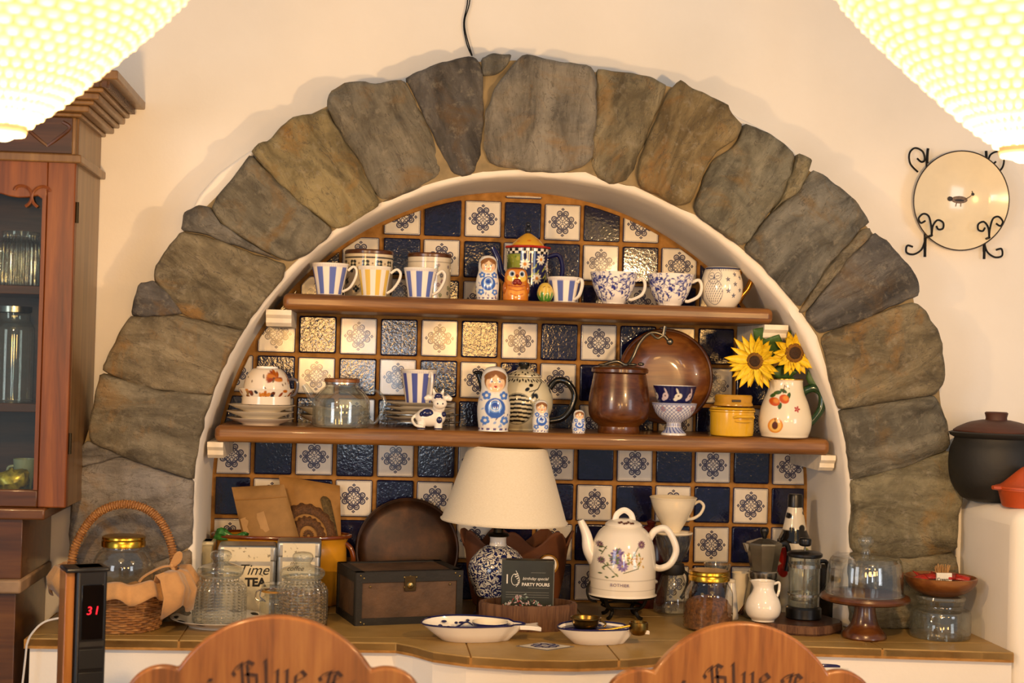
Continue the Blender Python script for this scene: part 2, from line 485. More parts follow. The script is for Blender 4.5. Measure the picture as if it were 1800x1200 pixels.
W_TEAK = wood('teak_wood', '#4d2a0c', '#8c5522', '#a97236', 'Z', 0.9, 0.3, 0.3)
W_BROWN = wood('turned_brown_wood', '#2c1606', '#50290d', '#6e4119', 'X', 0.9, 0.28, 0.35)
W_WARM = wood('warm_wood', '#482509', '#703e18', '#94622c', 'X', 0.8, 0.35, 0.25)
IRON = plain('black_iron', '#15130f', 0.5, 0.6, 0.2, 60, 0.2, 200)
BLACKPL = plain('black_plastic', '#0d0d0e', 0.32, 0, 0.1)
BRASS = plain('brass', '#b98d3a', 0.25, 1.0, 0.15, 50)
GOLDLID = plain('gold_lid', '#c79a35', 0.25, 1.0, 0.12, 60)
STEEL = plain('steel', '#b9b6ae', 0.25, 1.0, 0.1, 40)
PORC = plain('white_porcelain', '#efe7d8', 0.12, 0, 0.03, 20, coat=0.3)
CREAM = plain('cream_porcelain', '#e9dcc0', 0.15, 0, 0.05, 20, coat=0.3)
NAVY = plain('navy_glaze', '#14164a', 0.12, 0, 0.15, 40, coat=0.3)
INK = plain('black_ink', '#15120f', 0.6)
WHITEINK = plain('white_ink', '#d8d4c8', 0.6)
GLASS = glass('clear_glass', refl=0.09)
GLASS_SOFT = glass('clear_glass_thick', '#f8faf7', 0.04, None, 0.10, 0.04)
PAINT = painted()
BEAD = plain('cream_edge_trim', '#e8ddc8', 0.7)

# ---- floor
m = M(); m.box2((-3.2, -6.5, -0.05), (3.4, 0.05, 0.0))
structure(m.build('floor', plain('pale_floor', '#b9a994', 0.5, 0, 0.1, 4), smooth=False))

# ---- main wall with the arch opening
def arch_pts(R, n=60, zb=0.0, cx=AX, cz=AZ):
    P = [(cx+R, zb)]+[(cx+R*math.cos(a), cz+R*math.sin(a)) for a in np.linspace(0, PI, n)]+[(cx-R, zb)]
    return P
def wall_with_hole():
    X0, X1, Zt = -3.2, 3.4, 3.0
    inner = arch_pts(AR+0.05, 72)
    m = M()
    def outer(p):
        d = Vector((p[0]-AX, p[1]-AZ))
        if p[1] <= AZ+1e-6: return (X1 if p[0] > AX else X0, p[1])
        ts = []
        if d.x > 1e-9: ts.append((X1-AX)/d.x)
        if d.x < -1e-9: ts.append((X0-AX)/d.x)
        if d.y > 1e-9: ts.append((Zt-AZ)/d.y)
        t = min(ts); return (AX+d.x*t, AZ+d.y*t)
    out = [outer(p) for p in inner]
    n = len(inner)
    V = [(p[0], YW, p[1]) for p in inner]+[(p[0], YW, p[1]) for p in out]
    F = [(i, i+n, i+1+n, i+1) for i in range(n-1)]
    V += [(X1, YW, Zt), (X0, YW, Zt)]
    for i in range(n-1):
        a, b = out[i], out[i+1]
        if abs(a[0]-X1) < 1e-6 and abs(b[1]-Zt) < 1e-6 and abs(b[0]-X1) > 1e-6: F.append((i+n, 2*n, i+1+n))
        if abs(a[1]-Zt) < 1e-6 and abs(b[0]-X0) < 1e-6 and abs(a[0]-X0) > 1e-6: F.append((i+n, 2*n+1, i+1+n))
    m.add(V, F)
    return m
wm = wall_with_hole()
structure(wm.build('wall_back', PLASTER, smooth=False))

# ---- niche: soffit and jambs (rounded lip at the front), back panel of grout
m = M(); rows = []
prof = [(0.0, 0.0), (-0.02, 0.0), (-0.15, 0.001), (-0.25, 0.0), (-0.30, 0.001), (YL-0.004, 0.006), (YL-0.007, 0.016), (YL-0.006, 0.035), (YL-0.003, 0.075)]
A = [(1, 0, 0.0, z) for z in np.linspace(0.86, AZ, 10)[:-1]]
pts = [((AX, z), (1, 0)) for z in np.linspace(0.86, AZ, 12)[:-1]]
pts = []
for z in np.linspace(0.86, AZ, 14)[:-1]: pts.append((AX+AR, z, 1.0, 0.0))
for a in np.linspace(0, PI, 90): pts.append((AX+AR*math.cos(a), AZ+AR*math.sin(a), math.cos(a), math.sin(a)))
for z in np.linspace(AZ, 0.86, 14)[1:]: pts.append((AX-AR, z, -1.0, 0.0))
V = []; F = []; k = len(prof)
for i, (x, z, nx, nz) in enumerate(pts):
    for j, (y, o) in enumerate(prof):
        wob = 0.006*(mnoise.noise(Vector((x*5, y*4, z*5))))*(0.4 if j < 2 else 1.0)
        if j >= 5: wob += 0.006*mnoise.noise(Vector((x*22, 3.1, z*22)))
        V.append((x+nx*(o+wob), y, z+nz*(o+wob)))
for i in range(len(pts)-1):
    for j in range(k-1): F.append((i*k+j, i*k+j+1, (i+1)*k+j+1, (i+1)*k+j))
m.add(V, F)
structure(m.build('wall_niche_soffit', PLASTER, angle=60))
m = M(); m.prism(arch_pts(AR+0.02, 60, 0.86), 0.0, 0.03)
niche_back = structure(m.build('wall_niche', GROUT, smooth=False))

# ---- tiles
def clip_convex(poly, conv):
    out = poly
    n = len(conv)
    for i in range(n):
        a, b = conv[i], conv[(i+1) % n]; inp = out; out = []
        if not inp: break
        def side(p): return (b[0]-a[0])*(p[1]-a[1])-(b[1]-a[1])*(p[0]-a[0])
        for j in range(len(inp)):
            p, q = inp[j], inp[(j+1) % len(inp)]; sp, sq = side(p), side(q)
            if sp >= 0: out.append(p)
            if (sp >= 0) != (sq >= 0):
                t = sp/(sp-sq); out.append((p[0]+(q[0]-p[0])*t, p[1]+(q[1]-p[1])*t))
    return out
def tile_mesh(poly, mat, th=0.009, bev=0.0035, name='tile'):
    """flat tile with softened edge; poly in local XZ"""
    n = len(poly)
    A_ = sum(poly[i][0]*poly[(i+1) % n][1]-poly[(i+1) % n][0]*poly[i][1] for i in range(n))
    if A_ < 0: poly = poly[::-1]
    c = (sum(p[0] for p in poly)/n, sum(p[1] for p in poly)/n)
    def ins(k):
        return [(p[0]+(c[0]-p[0])*min(1, k/max(1e-6, math.hypot(p[0]-c[0], p[1]-c[1]))), p[1]+(c[1]-p[1])*min(1, k/max(1e-6, math.hypot(p[0]-c[0], p[1]-c[1])))) for p in poly]
    m = M(); L = [(poly, 0.001), (poly, -th+bev*0.8), (ins(bev*0.45), -th+bev*0.25), (ins(bev*1.35), -th)]
    V = []; F = []
    for pl, y in L: V += [(p[0], y, p[1]) for p in pl]
    for r in range(3):
        for i in range(n): F.append((r*n+i, r*n+(i+1) % n, (r+1)*n+(i+1) % n, (r+1)*n+i))
    F.append(tuple(3*n+i for i in range(n)))
    m.add(V, F); me = m.mesh(name); me.materials.append(mat)
    me.polygons.foreach_set('use_smooth', [True]*(len(me.polygons)-1)+[False])
    return me
HB = 0.0455
def rounded_sq(h, r=0.004):
    P = []
    for sx, sy, a0 in ((1, -1, -PI/2), (1, 1, 0), (-1, 1, PI/2), (-1, -1, PI)):
        for a in (0.0, PI/4, PI/2): P.append((sx*(h-r)+r*math.cos(a0+a), sy*(h-r)+r*math.sin(a0+a)))
    return P
SQ = rounded_sq(HB)
full = {0: tile_mesh(SQ, TWHITE), 1: tile_mesh(SQ, TBLUE)}
arch_in = arch_pts(AR-0.010, 80, 0.895)
R2 = AR-0.010
for r in range(-1, 10):
    for c in range(-8, 10):
        cx, cz = 0.1*c+0.0008*math.sin(c*3.1+r), 1.85-0.1*r+0.0008*math.cos(r*2.3+c*1.7)
        corners = [(cx+a*HB, cz+b*HB) for a in (-1, 1) for b in (-1, 1)]
        inside = lambda p: abs(p[0]-AX) < R2 and (p[1] < AZ or math.hypot(p[0]-AX, p[1]-AZ) < R2)
        ins = [inside(p) for p in corners]
        kind = (r+c) % 2
        if all(ins): me = full[kind]
        else:
            pl = clip_convex([(p[0]+cx, p[1]+cz) for p in SQ], arch_in)
            if len(pl) < 3: continue
            area = abs(sum(pl[i][0]*pl[(i+1) % len(pl)][1]-pl[(i+1) % len(pl)][0]*pl[i][1] for i in range(len(pl))))/2
            if area < 0.0004: continue
            pl = [(p[0]-cx, p[1]-cz) for p in pl]
            q = [pl[0]]
            for p in pl[1:]:
                if math.hypot(p[0]-q[-1][0], p[1]-q[-1][1]) > 0.0008: q.append(p)
            me = tile_mesh(q, TWHITE if kind == 0 else TBLUE, bev=0.002)
        o = link(me, 'tile', niche_back, (cx, -0.0005*((c*7+r*3) % 3), cz))
        tl = 0.007 if kind else 0.005
        o.rotation_euler = (random.uniform(-tl, tl), random.uniform(-0.006, 0.006), random.uniform(-tl, tl))

# ---- stone arch
STONES = [
 ('#8a8070', [(120,1003),(250,1000),(333,966),(339,1000),(338,1100),(108,1100)]),
 ('#847b70', [(128,842),(147,821),(187,809),(217,805),(343,848),(348,867),(343,900),(333,962),(250,998),(121,1000),(123,927)]),
 ('#7c746a', [(155,776),(217,801),(187,807),(147,818),(136,811),(140,792)]),
 ('#8f8164', [(168,702),(178,656),(225,673),(277,688),(337,693),(381,697),(375,730),(362,790),(345,844),(217,800),(156,774)]),
 ('#8c7a58', [(229,557),(262,558),(311,557),(337,562),(397,576),(441,586),(415,634),(384,692),(337,688),(277,683),(225,668),(180,650),(205,600)]),
 ('#6a635c', [(247,499),(270,496),(292,516),(311,538),(317,550),(262,554),(231,553)]),
 ('#8d7c59', [(276,470),(290,445),(319,409),(345,412),(385,425),(434,445),(500,464),(492,500),(470,540),(443,581),(397,571),(337,556),(319,547),(293,513),(273,493)]),
 ('#6d6659', [(320,405),(326,374),(352,363),(371,366),(385,393),(420,416),(462,441),(495,458),(440,440),(400,424),(360,411)]),
 ('#7c7158', [(441,273),(420,300),(395,333),(373,364),(386,390),(420,412),(462,436),(506,458),(545,440),(585,405),(520,352),(470,302)]),
 ('#94804f', [(444,268),(458,251),(476,250),(497,224),(518,206),(539,204),(556,201),(572,192),(580,210),(602,249),(630,284),(656,338),(666,357),(647,371),(591,401),(525,352),(475,302)]),
 ('#7e735c', [(577,177),(583,160),(610,146),(640,142),(655,147),(680,144),(708,141),(720,160),(743,205),(763,250),(779,296),(770,306),(735,326),(671,352),(656,330),(631,280),(603,245),(579,197)]),
 ('#5f5850', [(714,138),(735,126),(780,110),(833,98),(847,120),(848,200),(845,270),(832,300),(815,307),(796,300),(781,275),(766,240),(745,195)]),
 ('#6c675a', [(848,102),(870,97),(897,96),(890,114),(872,127),(851,130)]),
 ('#8d826e', [(918,100),(926,97),(972,109),(1039,118),(1047,135),(1046,200),(1039,277),(1025,289),(997,298),(944,300),(895,292),(861,284),(854,256),(856,200),(865,175),(882,140)]),
 ('#8d7c57', [(1051,123),(1095,127),(1137,133),(1154,140),(1173,148),(1163,179),(1146,210),(1129,263),(1118,295),(1102,314),(1077,319),(1050,306),(1042,280),(1049,200)]),
 ('#8c7445', [(1195,142),(1217,156),(1277,186),(1281,200),(1303,218),(1293,243),(1258,265),(1244,284),(1230,312),(1214,354),(1193,359),(1158,340),(1127,327),(1122,305),(1131,270),(1155,214),(1177,161)]),
 ('#80785f', [(1308,219),(1354,238),(1398,271),(1392,300),(1370,352),(1350,373),(1306,432),(1265,402),(1228,376),(1222,364),(1232,338),(1240,312),(1254,286),(1295,256)]),
 ('#8f7f57', [(1402,272),(1425,284),(1421,299),(1400,338),(1374,354),(1355,374),(1373,350),(1394,302)]),
 ('#757061', [(1429,302),(1447,309),(1477,331),(1507,357),(1528,391),(1510,403),(1473,444),(1425,510),(1407,537),(1387,515),(1350,470),(1310,436),(1353,381),(1376,358),(1401,342)]),
 ('#85775a', [(1528,402),(1534,413),(1499,440),(1458,496),(1420,545),(1408,547),(1426,515),(1475,447),(1512,407)]),
 ('#655f57', [(1538,411),(1560,425),(1597,470),(1616,500),(1614,519),(1575,534),(1515,560),(1474,575),(1445,584),(1426,564),(1419,549),(1460,500),(1501,444)]),
 ('#8f7d57', [(1446,590),(1520,563),(1580,538),(1609,534),(1627,552),(1646,582),(1659,631),(1660,660),(1652,680),(1640,692),(1550,706),(1475,718),(1460,650)]),
 ('#766d56', [(1476,722),(1550,710),(1640,696),(1653,712),(1665,745),(1670,788),(1600,814),(1520,839),(1498,841),(1488,800),(1481,750)]),
 ('#8e815c', [(1501,847),(1520,843),(1600,818),(1670,793),(1677,820),(1679,840),(1690,857),(1682,910),(1678,968),(1585,979),(1497,968),(1491,875)]),
 ('#877a58', [(1497,972),(1585,983),(1677,972),(1681,1005),(1690,1102),(1500,1102),(1496,1020)]),
]
def poly_refine(P, n):
    """closed outline resampled to n points, lightly rounded"""
    C = [Vector((p[0], p[1], 0)) for p in P]
    k = len(C); out = []
    for i in range(k):      # one chaikin step, weak
        a, b = C[i], C[(i+1) % k]; out += [a.lerp(b, 0.10), a.lerp(b, 0.90)]
    Ls = [0.0]
    for i in range(len(out)): Ls.append(Ls[-1]+(out[(i+1) % len(out)]-out[i]).length)
    R = []; j = 0
    for q in np.linspace(0, Ls[-1], n, endpoint=False):
        while Ls[j+1] < q: j += 1
        t = (q-Ls[j])/max(1e-9, Ls[j+1]-Ls[j]); R.append(out[j].lerp(out[(j+1) % len(out)], t))
    return R
arch_root = thing('stone_arch', 'rough brown and grey stone arch framing the tiled niche', 'stone arch', (AX, YW, ZC))
for idx, (colr, pix) in enumerate(STONES):
    W = [at(px, py, YS) for px, py in pix]
    W2 = poly_refine([(p.x, p.z) for p in W], 72)
    cx = sum(p.x for p in W2)/72; cz = sum(p.y for p in W2)/72
    for p in W2:
        dd = Vector((p.x-cx, p.y-cz, 0)); L_ = dd.length; p.x += dd.x/L_*0.0045; p.y += dd.y/L_*0.0045
        rx_, rz_ = p.x-AX, p.y-AZ
        if rz_ > 0:
            rr_ = math.hypot(rx_, rz_)
            if rr_ < AR+0.007: p.x = AX+rx_/rr_*(AR+0.007); p.y = AZ+rz_/rr_*(AR+0.007)
        elif abs(rx_) < AR+0.007: p.x = AX+math.copysign(AR+0.007, rx_)
    ang = math.atan2(cz-AZ, cx-AX) if cz > AZ else (0.0 if cx > AX else PI)
    # local frame: local z is radial (outwards), local x tangential, turned about Y
    rot = PI/2-ang; ca, sa = math.cos(rot), math.sin(rot)
    size = max((p-Vector((cx, cz, 0))).length for p in W2)
    depth = random.uniform(-0.010, 0.008)
    ks = [0.94, 1.0, 0.985, 0.955, 0.90, 0.80, 0.68, 0.54, 0.40, 0.26, 0.13]
    ys = [YW+0.01, YS+0.010, YS+0.003, YS-0.001, YS-0.003, YS-0.005, YS-0.006, YS-0.006, YS-0.007, YS-0.007, YS-0.007]
    V = []; F = []; n = 72
    for li, kk in enumerate(ks):
        for p in W2:
            x = cx+(p.x-cx)*kk; z = cz+(p.y-cz)*kk
            e = mnoise.noise(Vector((x*38+idx*5, 0, z*38)))*0.0035*(1 if kk > 0.9 else 0.3)
            d = Vector((p.x-cx, 0, p.y-cz)).normalized()
            x += d.x*e; z += d.z*e
            y = ys[li]+depth*(li > 0)
            if li > 1:
                y += 0.011*mnoise.noise(Vector((x*13+idx*3.3, idx*1.7, z*13)))+0.006*mnoise.noise(Vector((x*34, idx, z*34)))
                y += 0.004*abs(mnoise.noise(Vector((x*60, 4+idx, z*60))))
            lx, lz = (x-cx), (z-cz)
            V.append((lx*ca-lz*sa, y-YS, lx*sa+lz*ca))
    kc = len(ks)
    for li in range(kc-1):
        for i in range(n): F.append((li*n+i, li*n+(i+1) % n, (li+1)*n+(i+1) % n, (li+1)*n+i))
    V.append((0, ys[-1]-YS+depth, 0)); 
    for i in range(n): F.append(((kc-1)*n+i, (kc-1)*n+(i+1) % n, kc*n))
    m = M(); m.add(V, F)
    o = m.build('stone', STONE, arch_root, angle=70, loc=(cx-AX, YS-YW, cz-ZC))
    o.rotation_euler = (0, rot, 0)
    cl = lin(colr)*np.array([0.98, 1.06, 1.22]); o.color = (cl[0], cl[1], cl[2], 1)
# bedding mortar behind and between the stones
INN = [(342,1100),(346,960),(350,880),(372,790),(392,694),(450,586),(500,500),(520,462),(590,408),(668,362),(740,330),(790,312),(850,300),(940,306),(1030,300),(1080,322),(1120,326),(1195,364),(1240,382),(1305,434),(1352,476),(1410,545),(1440,590),(1458,650),(1474,720),(1490,800),(1496,870),(1499,975),(1502,1100)]
OUT = [(114,1100),(126,960),(130,845),(140,800),(165,720),(190,650),(240,550),(282,475),(328,395),(440,285),(520,212),(585,180),(640,150),(715,145),(790,112),(850,106),(920,104),(1040,123),(1150,143),(1215,160),(1300,222),(1395,275),(1440,310),(1520,390),(1600,480),(1612,540),(1650,610),(1655,690),(1664,760),(1672,860),(1674,970),(1682,1100)]
def along(P, n):
    V_ = [Vector((p[0], p[1], 0)) for p in P]; Ls = [0.0]
    for i in range(len(V_)-1): Ls.append(Ls[-1]+(V_[i+1]-V_[i]).length)
    R = []; j = 0
    for q in np.linspace(0, Ls[-1]*0.99999, n):
        while Ls[j+1] < q: j += 1
        R.append(V_[j].lerp(V_[j+1], (q-Ls[j])/(Ls[j+1]-Ls[j])))
    return R
n = 150; a_ = along(INN, n); b_ = along(OUT, n); V = []; F = []; K = 9
for i in range(n):
    for j in range(K):
        t = (j-1)/(K-3); t2 = min(1, max(0, t)); p = a_[i].lerp(b_[i], t2)
        w_ = at(p.x, p.y, YS); rx_, rz_ = w_.x-AX, max(0.0, w_.z-AZ); rr_ = math.hypot(rx_, rz_)
        if rr_ < AR+0.016: w_.x = AX+rx_/rr_*(AR+0.016); w_.z = (AZ+rz_/rr_*(AR+0.016)) if rz_ > 0 else w_.z
        y = YS+0.013+0.004*mnoise.noise(Vector((w_.x*30, 0, w_.z*30)))
        if j == 0 or j == K-1: y = YW+0.01
        V.append((w_.x-AX, y-YW, w_.z-ZC))
for i in range(n-1):
    for j in range(K-1): F.append((i*K+j, i*K+j+1, (i+1)*K+j+1, (i+1)*K+j))
m = M(); m.add(V, F); m.build('mortar', MORTAR, arch_root, angle=60)
# white plaster fillets along the outer edge
for pl in ([(338,366),(352,340),(384,304),(424,275),(444,262),(446,274),(420,304),(396,338),(372,368)],
           [(180,652),(196,612),(214,576),(232,548),(236,560),(212,606),(190,650)],
           [(152,778),(160,742),(172,700),(182,690),(172,735),(160,780)],
           [(282,466),(300,434),(322,398),(334,402),(312,434),(292,468)],
           [(560,206),(584,190),(592,200),(566,214)],
           [(1264,182),(1300,206),(1352,232),(1400,266),(1396,276),(1350,246),(1300,222),(1262,194)],
           [(1676,872),(1690,858),(1694,940),(1690,1060),(1682,1060),(1680,940)]):
    W = [at(px, py, YS+0.03) for px, py in pl]; cx = AX
    m = M(); m.prism([(p.x-AX, p.z-ZC) for p in W], YS+0.030-YW, 0.005)
    m.build('plaster_fillet', PLASTER, arch_root, bevel=0.006)

# ---- counter
def clip_rect(poly, x0, x1, y0, y1): return clip_convex(poly, [(x0, y0), (x1, y0), (x1, y1), (x0, y1)])
XR = 1.128
front = [(-0.965, -0.540), (-0.60, -0.549), (-0.20, -0.556), (-0.165, -0.590), (-0.126, -0.648), (-0.06, -0.690), (0.05, -0.722), (0.16, -0.728), (0.268, -0.706), (0.36, -0.664), (0.42, -0.612), (0.47, -0.548), (0.70, -0.556), (1.0, -0.590), (XR, -0.606)]
CP = front+[(XR, YW-0.001), (AX+AR+0.05, YW-0.001), (AX+AR, 0.0), (AX-AR, 0.0), (AX-AR-0.05, YW-0.001), (-0.965, YW-0.001)]
m = M(); m.prism(CP, ZC-0.022, ZC-0.003, 'XY')
cobj = tag(m.build('countertop', GROUT, smooth=False), 'ochre stone tiled countertop with a rounded bulge below the arch', 'countertop')
xs = [-0.96, -0.65, -0.352, -0.052, 0.248, 0.548, 0.848, 1.14]; ys_ = [-0.74, -0.500, -0.205, 0.01]
for i in range(len(xs)-1):
    for j in range(len(ys_)-1):
        gp = 0.0012
        pl = clip_rect(CP, xs[i]+gp, xs[i+1]-gp, ys_[j]+gp, ys_[j+1]-gp)
        if len(pl) < 3: continue
        q = [pl[0]]
        for p in pl[1:]:
            if math.hypot(p[0]-q[-1][0], p[1]-q[-1][1]) > 0.002: q.append(p)
        ar = abs(sum(q[k][0]*q[(k+1) % len(q)][1]-q[(k+1) % len(q)][0]*q[k][1] for k in range(len(q))))/2
        if ar < 0.0006: continue
        m = M(); m.prism(q, ZC-0.018, ZC, 'XY'); m.build('counter_tile', COUNTER, cobj, smooth=False, bevel=0.0015)
m = M(); pc_ = onz(958, 1136, ZC); hh = 0.062
m.prism([(pc_.x-hh, pc_.y), (pc_.x, pc_.y-hh*0.72), (pc_.x+hh, pc_.y), (pc_.x, pc_.y+hh*0.72)], ZC-0.004, ZC+0.0012, 'XY')
inl = m.build('inlay_tile', plain('inlay_border', '#6f6a63', 0.25), cobj, smooth=False, label='small white and navy diamond tile set into the counter')
m = M(); hh *= 0.86
m.prism([(pc_.x-hh, pc_.y), (pc_.x, pc_.y-hh*0.72), (pc_.x+hh, pc_.y), (pc_.x, pc_.y+hh*0.72)], ZC+0.0010, ZC+0.0018, 'XY')
m.build('inlay_glaze', plain('inlay_white', '#d9d0bd', 0.2), inl, smooth=False)
m = M(); cq = (pc_.x, pc_.y, ZC+0.0016)
for k in range(8):
    a = k*PI/4; c0 = Vector((cq[0]+0.021*math.cos(a), cq[1]+0.015*math.sin(a), cq[2]))
    m.tube([c0+Vector((0.009*math.cos(b), 0.0065*math.sin(b), 0)) for b in np.linspace(0, 2*PI, 12, endpoint=False)], 0.0014, 5, closed=True)
m.build('inlay_motif', NAVY, inl)
m = M()
bp = [(x+(0.010 if i == 0 else 0), y+0.010) for i, (x, y) in enumerate(front)]+[(XR, YW-0.002), (-0.955, YW-0.002)]
m.prism(bp, 0.0, ZC-0.0225, 'XY')
cb = tag(m.build('counter_base', PLASTER, smooth=False), 'white plastered masonry base carrying the countertop', 'counter base')
tp = at(1470, 1200, -0.56); m = M(); m.box((tp.x, -0.549, tp.z), (0.074, 0.008, 0.078)); 
bt = m.build('base_tile', NAVY, cb, bevel=0.003, label='blue rimmed tile set in the counter base')
m = M(); m.box((tp.x, -0.5535, tp.z), (0.060, 0.003, 0.064)); m.build('base_tile_glaze', plain('pale_tile', '#d8d2c4', 0.2), bt, bevel=0.001)
m = M(); m.box((tp.x, -0.5553, tp.z), (0.046, 0.002, 0.050)); m.build('base_tile_picture', plain('brown_tile_picture', '#7d5c3f', 0.3, 0, 0.6, 90), bt)

# ---- white masonry ledge on the right
ZT = at(1700, 876, -0.33).z
m = M(); m.box2((XR+0.0005, -0.604, 0.0), (2.6, YW-0.001, ZT))
structure(m.build('wall_ledge', PLASTER, bevel=0.035, bseg=5, smooth=True))

# ---- shelves and corbels
def shelf(z, label):
    hl = math.sqrt(AR**2-(max(z, AZ)-AZ)**2) if z > AZ else AR
    hl2 = math.sqrt(AR**2-(z-0.032-AZ)**2)
    h = hl-0.012
    P = [(AX-h, -0.275), (AX+h, -0.275), (AX+h, -0.011), (AX-h, -0.011)]
    m = M(); m.prism(P, z-0.038, z, 'XY')
    o = m.build('shelf', W_SHELF, bevel=0.0135, bseg=4); return tag(o, label, 'shelf', 'wooden shelves in the niche'), h
sh1, h1 = shelf(Z1, 'upper wooden niche shelf with rounded front edge, carrying the mugs')
sh2, h2 = shelf(Z2, 'longer lower wooden niche shelf carrying the sunflower jug and teapots')
for z, h, nm in ((Z1, h1, 'upper'), (Z2, h2, 'lower')):
    for sgn in (-1, 1):
        wal = math.sqrt(AR**2-(max(0, z-0.10-AZ))**2)
        xin = AX+sgn*(h-0.020); xo = AX+sgn*(math.sqrt(AR**2-(z-0.04-AZ)**2)-0.004)
        prof = [(-0.012, z-0.0385), (-0.268, z-0.0385), (-0.268, z-0.050), (-0.258, z-0.058), (-0.256, z-0.068), (-0.244, z-0.076), (-0.012, z-0.076)]
        m = M(); V = [(xin, a, b) for a, b in prof]+[(xo, a, b) for a, b in prof]; k = len(prof)
        F = [tuple(range(k)), tuple(range(2*k-1, k-1, -1))]+[(i, i+k, (i+1) % k+k, (i+1) % k) for i in range(k)]
        m.add(V, F)
        tag(m.build('shelf_bracket', BEAD, smooth=False), 'small white moulded bracket under the %s end of the %s shelf' % ('left' if sgn < 0 else 'right', nm), 'bracket', 'shelf brackets')

# ---- wires running up the wall
for k, pts_ in enumerate(([(819, -60), (822, 0), (815, 40), (820, 75), (829, 98)], [(824, -60), (826, 0), (817, 35), (819, 60), (830, 98)])):
    m = M(); m.tube(catmull([at(x, y, YW-0.006-0.004*k) for x, y in pts_], 6), 0.0016, 6)
    tag(m.build('electrical_wire', IRON), ('thin black wire hanging down the wall to the arch crown, %s strand' % ('left' if k == 0 else 'right')), 'wire', 'wires above the arch')
# ================================================================ upper shelf
def cup_body(m, outer, th, segs=64):
    """hollow vessel: outer (r,h) from foot to rim, inner wall follows at distance th"""
    inn = [(max(0.3, r-th), h) for r, h in outer if h > th*1.5]
    m.lathe([(0, 0)]+outer+[(outer[-1][0]-th*0.5, outer[-1][1]+th*0.35)]+inn[::-1]+[(0, th*1.5)], segs)

def striped_mug(px, Y, z, col, dims, label, group, hand=1, n=8, rim='#8f8fb0', phase=0.0, stripes=1):
    rt, rb, h, hx = dims
    o, s = put('striped_mug', label, 'mug', px, Y, z, group)
    def paint(t, v, r):
        out = pc('#efe8dc', len(t))
        ph = (t+phase)*n/(2*PI); fr = ph-np.floor(ph)
        a = np.clip((0.25-np.abs(fr-0.5))/0.02+0.5, 0, 1)*band(v, 1.5, h-6)
        out = ov(out, col, a)
        lace = band(v, h-6.0, h-1.5)*(0.25+0.25*np.cos(t*60))
        return ov(out, rim, lace)
    m = M(s); m.lathe([(rb*0.9, 0), (rb, 0.8)]+[(rb+(rt-rb)*q**1.15, 0.8+(h-0.8)*q) for q in np.linspace(0.05, 1, 10)], 192, paint, 1.2)
    m.build('body', PAINT, o, angle=50)
    m = M(s); m.lathe([(rt, h), (rt-0.8, h+0.6), (rt-2.0, h-0.2)]+[(rb+(rt-rb)*q**1.15-2.2, 3+(h-3)*q) for q in np.linspace(0.95, 0.0, 8)]+[(0, 3)], 64)
    m.lathe([(0, 0.4), (rb*0.9, 0)], 64); m.build('inside', PORC, o)
    m = M(s); sg = hand
    P = [(rt-1, 0, h*0.80), (rt+hx*0.55, 0, h*0.93), (rt+hx*0.95, 0, h*0.80), (rt+hx*0.80, 0, h*0.55), (rt+hx*0.2, 0, h*0.26), (rb+1, 0, h*0.12)]
    a = {1: 0.15, -1: PI-0.15}.get(hand, hand)
    R = Matrix.Rotation(-a, 4, 'Z'); m.tube([R @ p for p in catmull(P, 6)], lambda t: 2.6, 8, flat=1.4)
    m.build('handle', PORC, o)
    return o
GM = 'striped mugs in the niche'
YF = -0.225
striped_mug(579, YF, Z1, '#5d6fb8', (33, 22, 55, 15), 'blue and white striped mug farthest left on the upper shelf', GM, phase=0.2)
striped_mug(657, YF-0.003, Z1, '#e3bd53', (30, 22, 52, 17), 'yellow and white striped mug on the upper shelf', GM, n=9, rim='#c7b183', phase=0.1)
striped_mug(738, YF, Z1, '#5d6fb8', (30, 21, 52, 14), 'blue and white striped mug in front of the plain floral canister', GM, phase=0.5)
striped_mug(991, YF+0.005, Z1, '#5a67a8', (30, 22, 44, 9), 'low blue striped mug behind the small painted egg', GM, hand=0.75, phase=0.0)

def flower(out, u, v, cx, cy, r, col, ctr=None, n=5, a0=0.3):
    for k in range(n):
        a = a0+2*PI*k/n; out = ov(out, col, disc(u, v, cx+r*0.6*math.cos(a), cy+r*0.6*math.sin(a), r*0.45, soft=0.8))
    if ctr: out = ov(out, ctr, disc(u, v, cx, cy, r*0.35))
    return out

# floral canisters with wooden lids
def canister(px, Y, R, h, paint, label):
    o, s = put('lidded_canister', label, 'canister', px, Y, Z1, 'canisters with wooden lids')
    m = M(s); m.lathe([(R*0.94, 0), (R, 2), (R, h*0.5), (R, h-8)], 224, paint, 1.2); m.lathe([(0, 0), (R*0.94, 0)], 64); m.lathe([(R, h-8), (R-3, h-8)], 64)
    m.build('body', PAINT, o)
    m = M(s); m.lathe([(0, h-8), (R-1, h-8), (R+0.5, h-7), (R+0.8, h-3), (R-1, h-0.5), (R-8, h), (0, h)], 64); m.build('lid', W_BROWN, o)
    return o
def p_can1(t, v, r):
    out = pc('#ded0b4', len(t)); u = t*40
    out = ov(out, '#15171f', band(v, 68, 71)); out = ov(out, '#1b1d28', band(v, 48, 49.5))
    for k in range(11):
        cx = -125.6+k*22.8+6
        out = flower(out, u, v, cx, 59, 7, '#15211f', '#cfc4a8', 4, 0.78)
        out = ov(out, '#6b4a2a', disc(u, v, cx+11.4, 59, 1.4))
    for k in range(22):
        cx = -125+k*11.5; cy = 12+17*(k % 3)+3*math.sin(k*5)
        out = flower(out, u, v, cx, cy, 6, '#1c2530', None, 4, 0.5+k); out = ov(out, '#3b3a2a', seg(u, v, cx, cy, cx+7, cy+8, 0.5))
    return out
canister(647, -0.115, 42, 84, p_can1, 'cream canister with a band of black flowers and wooden lid')
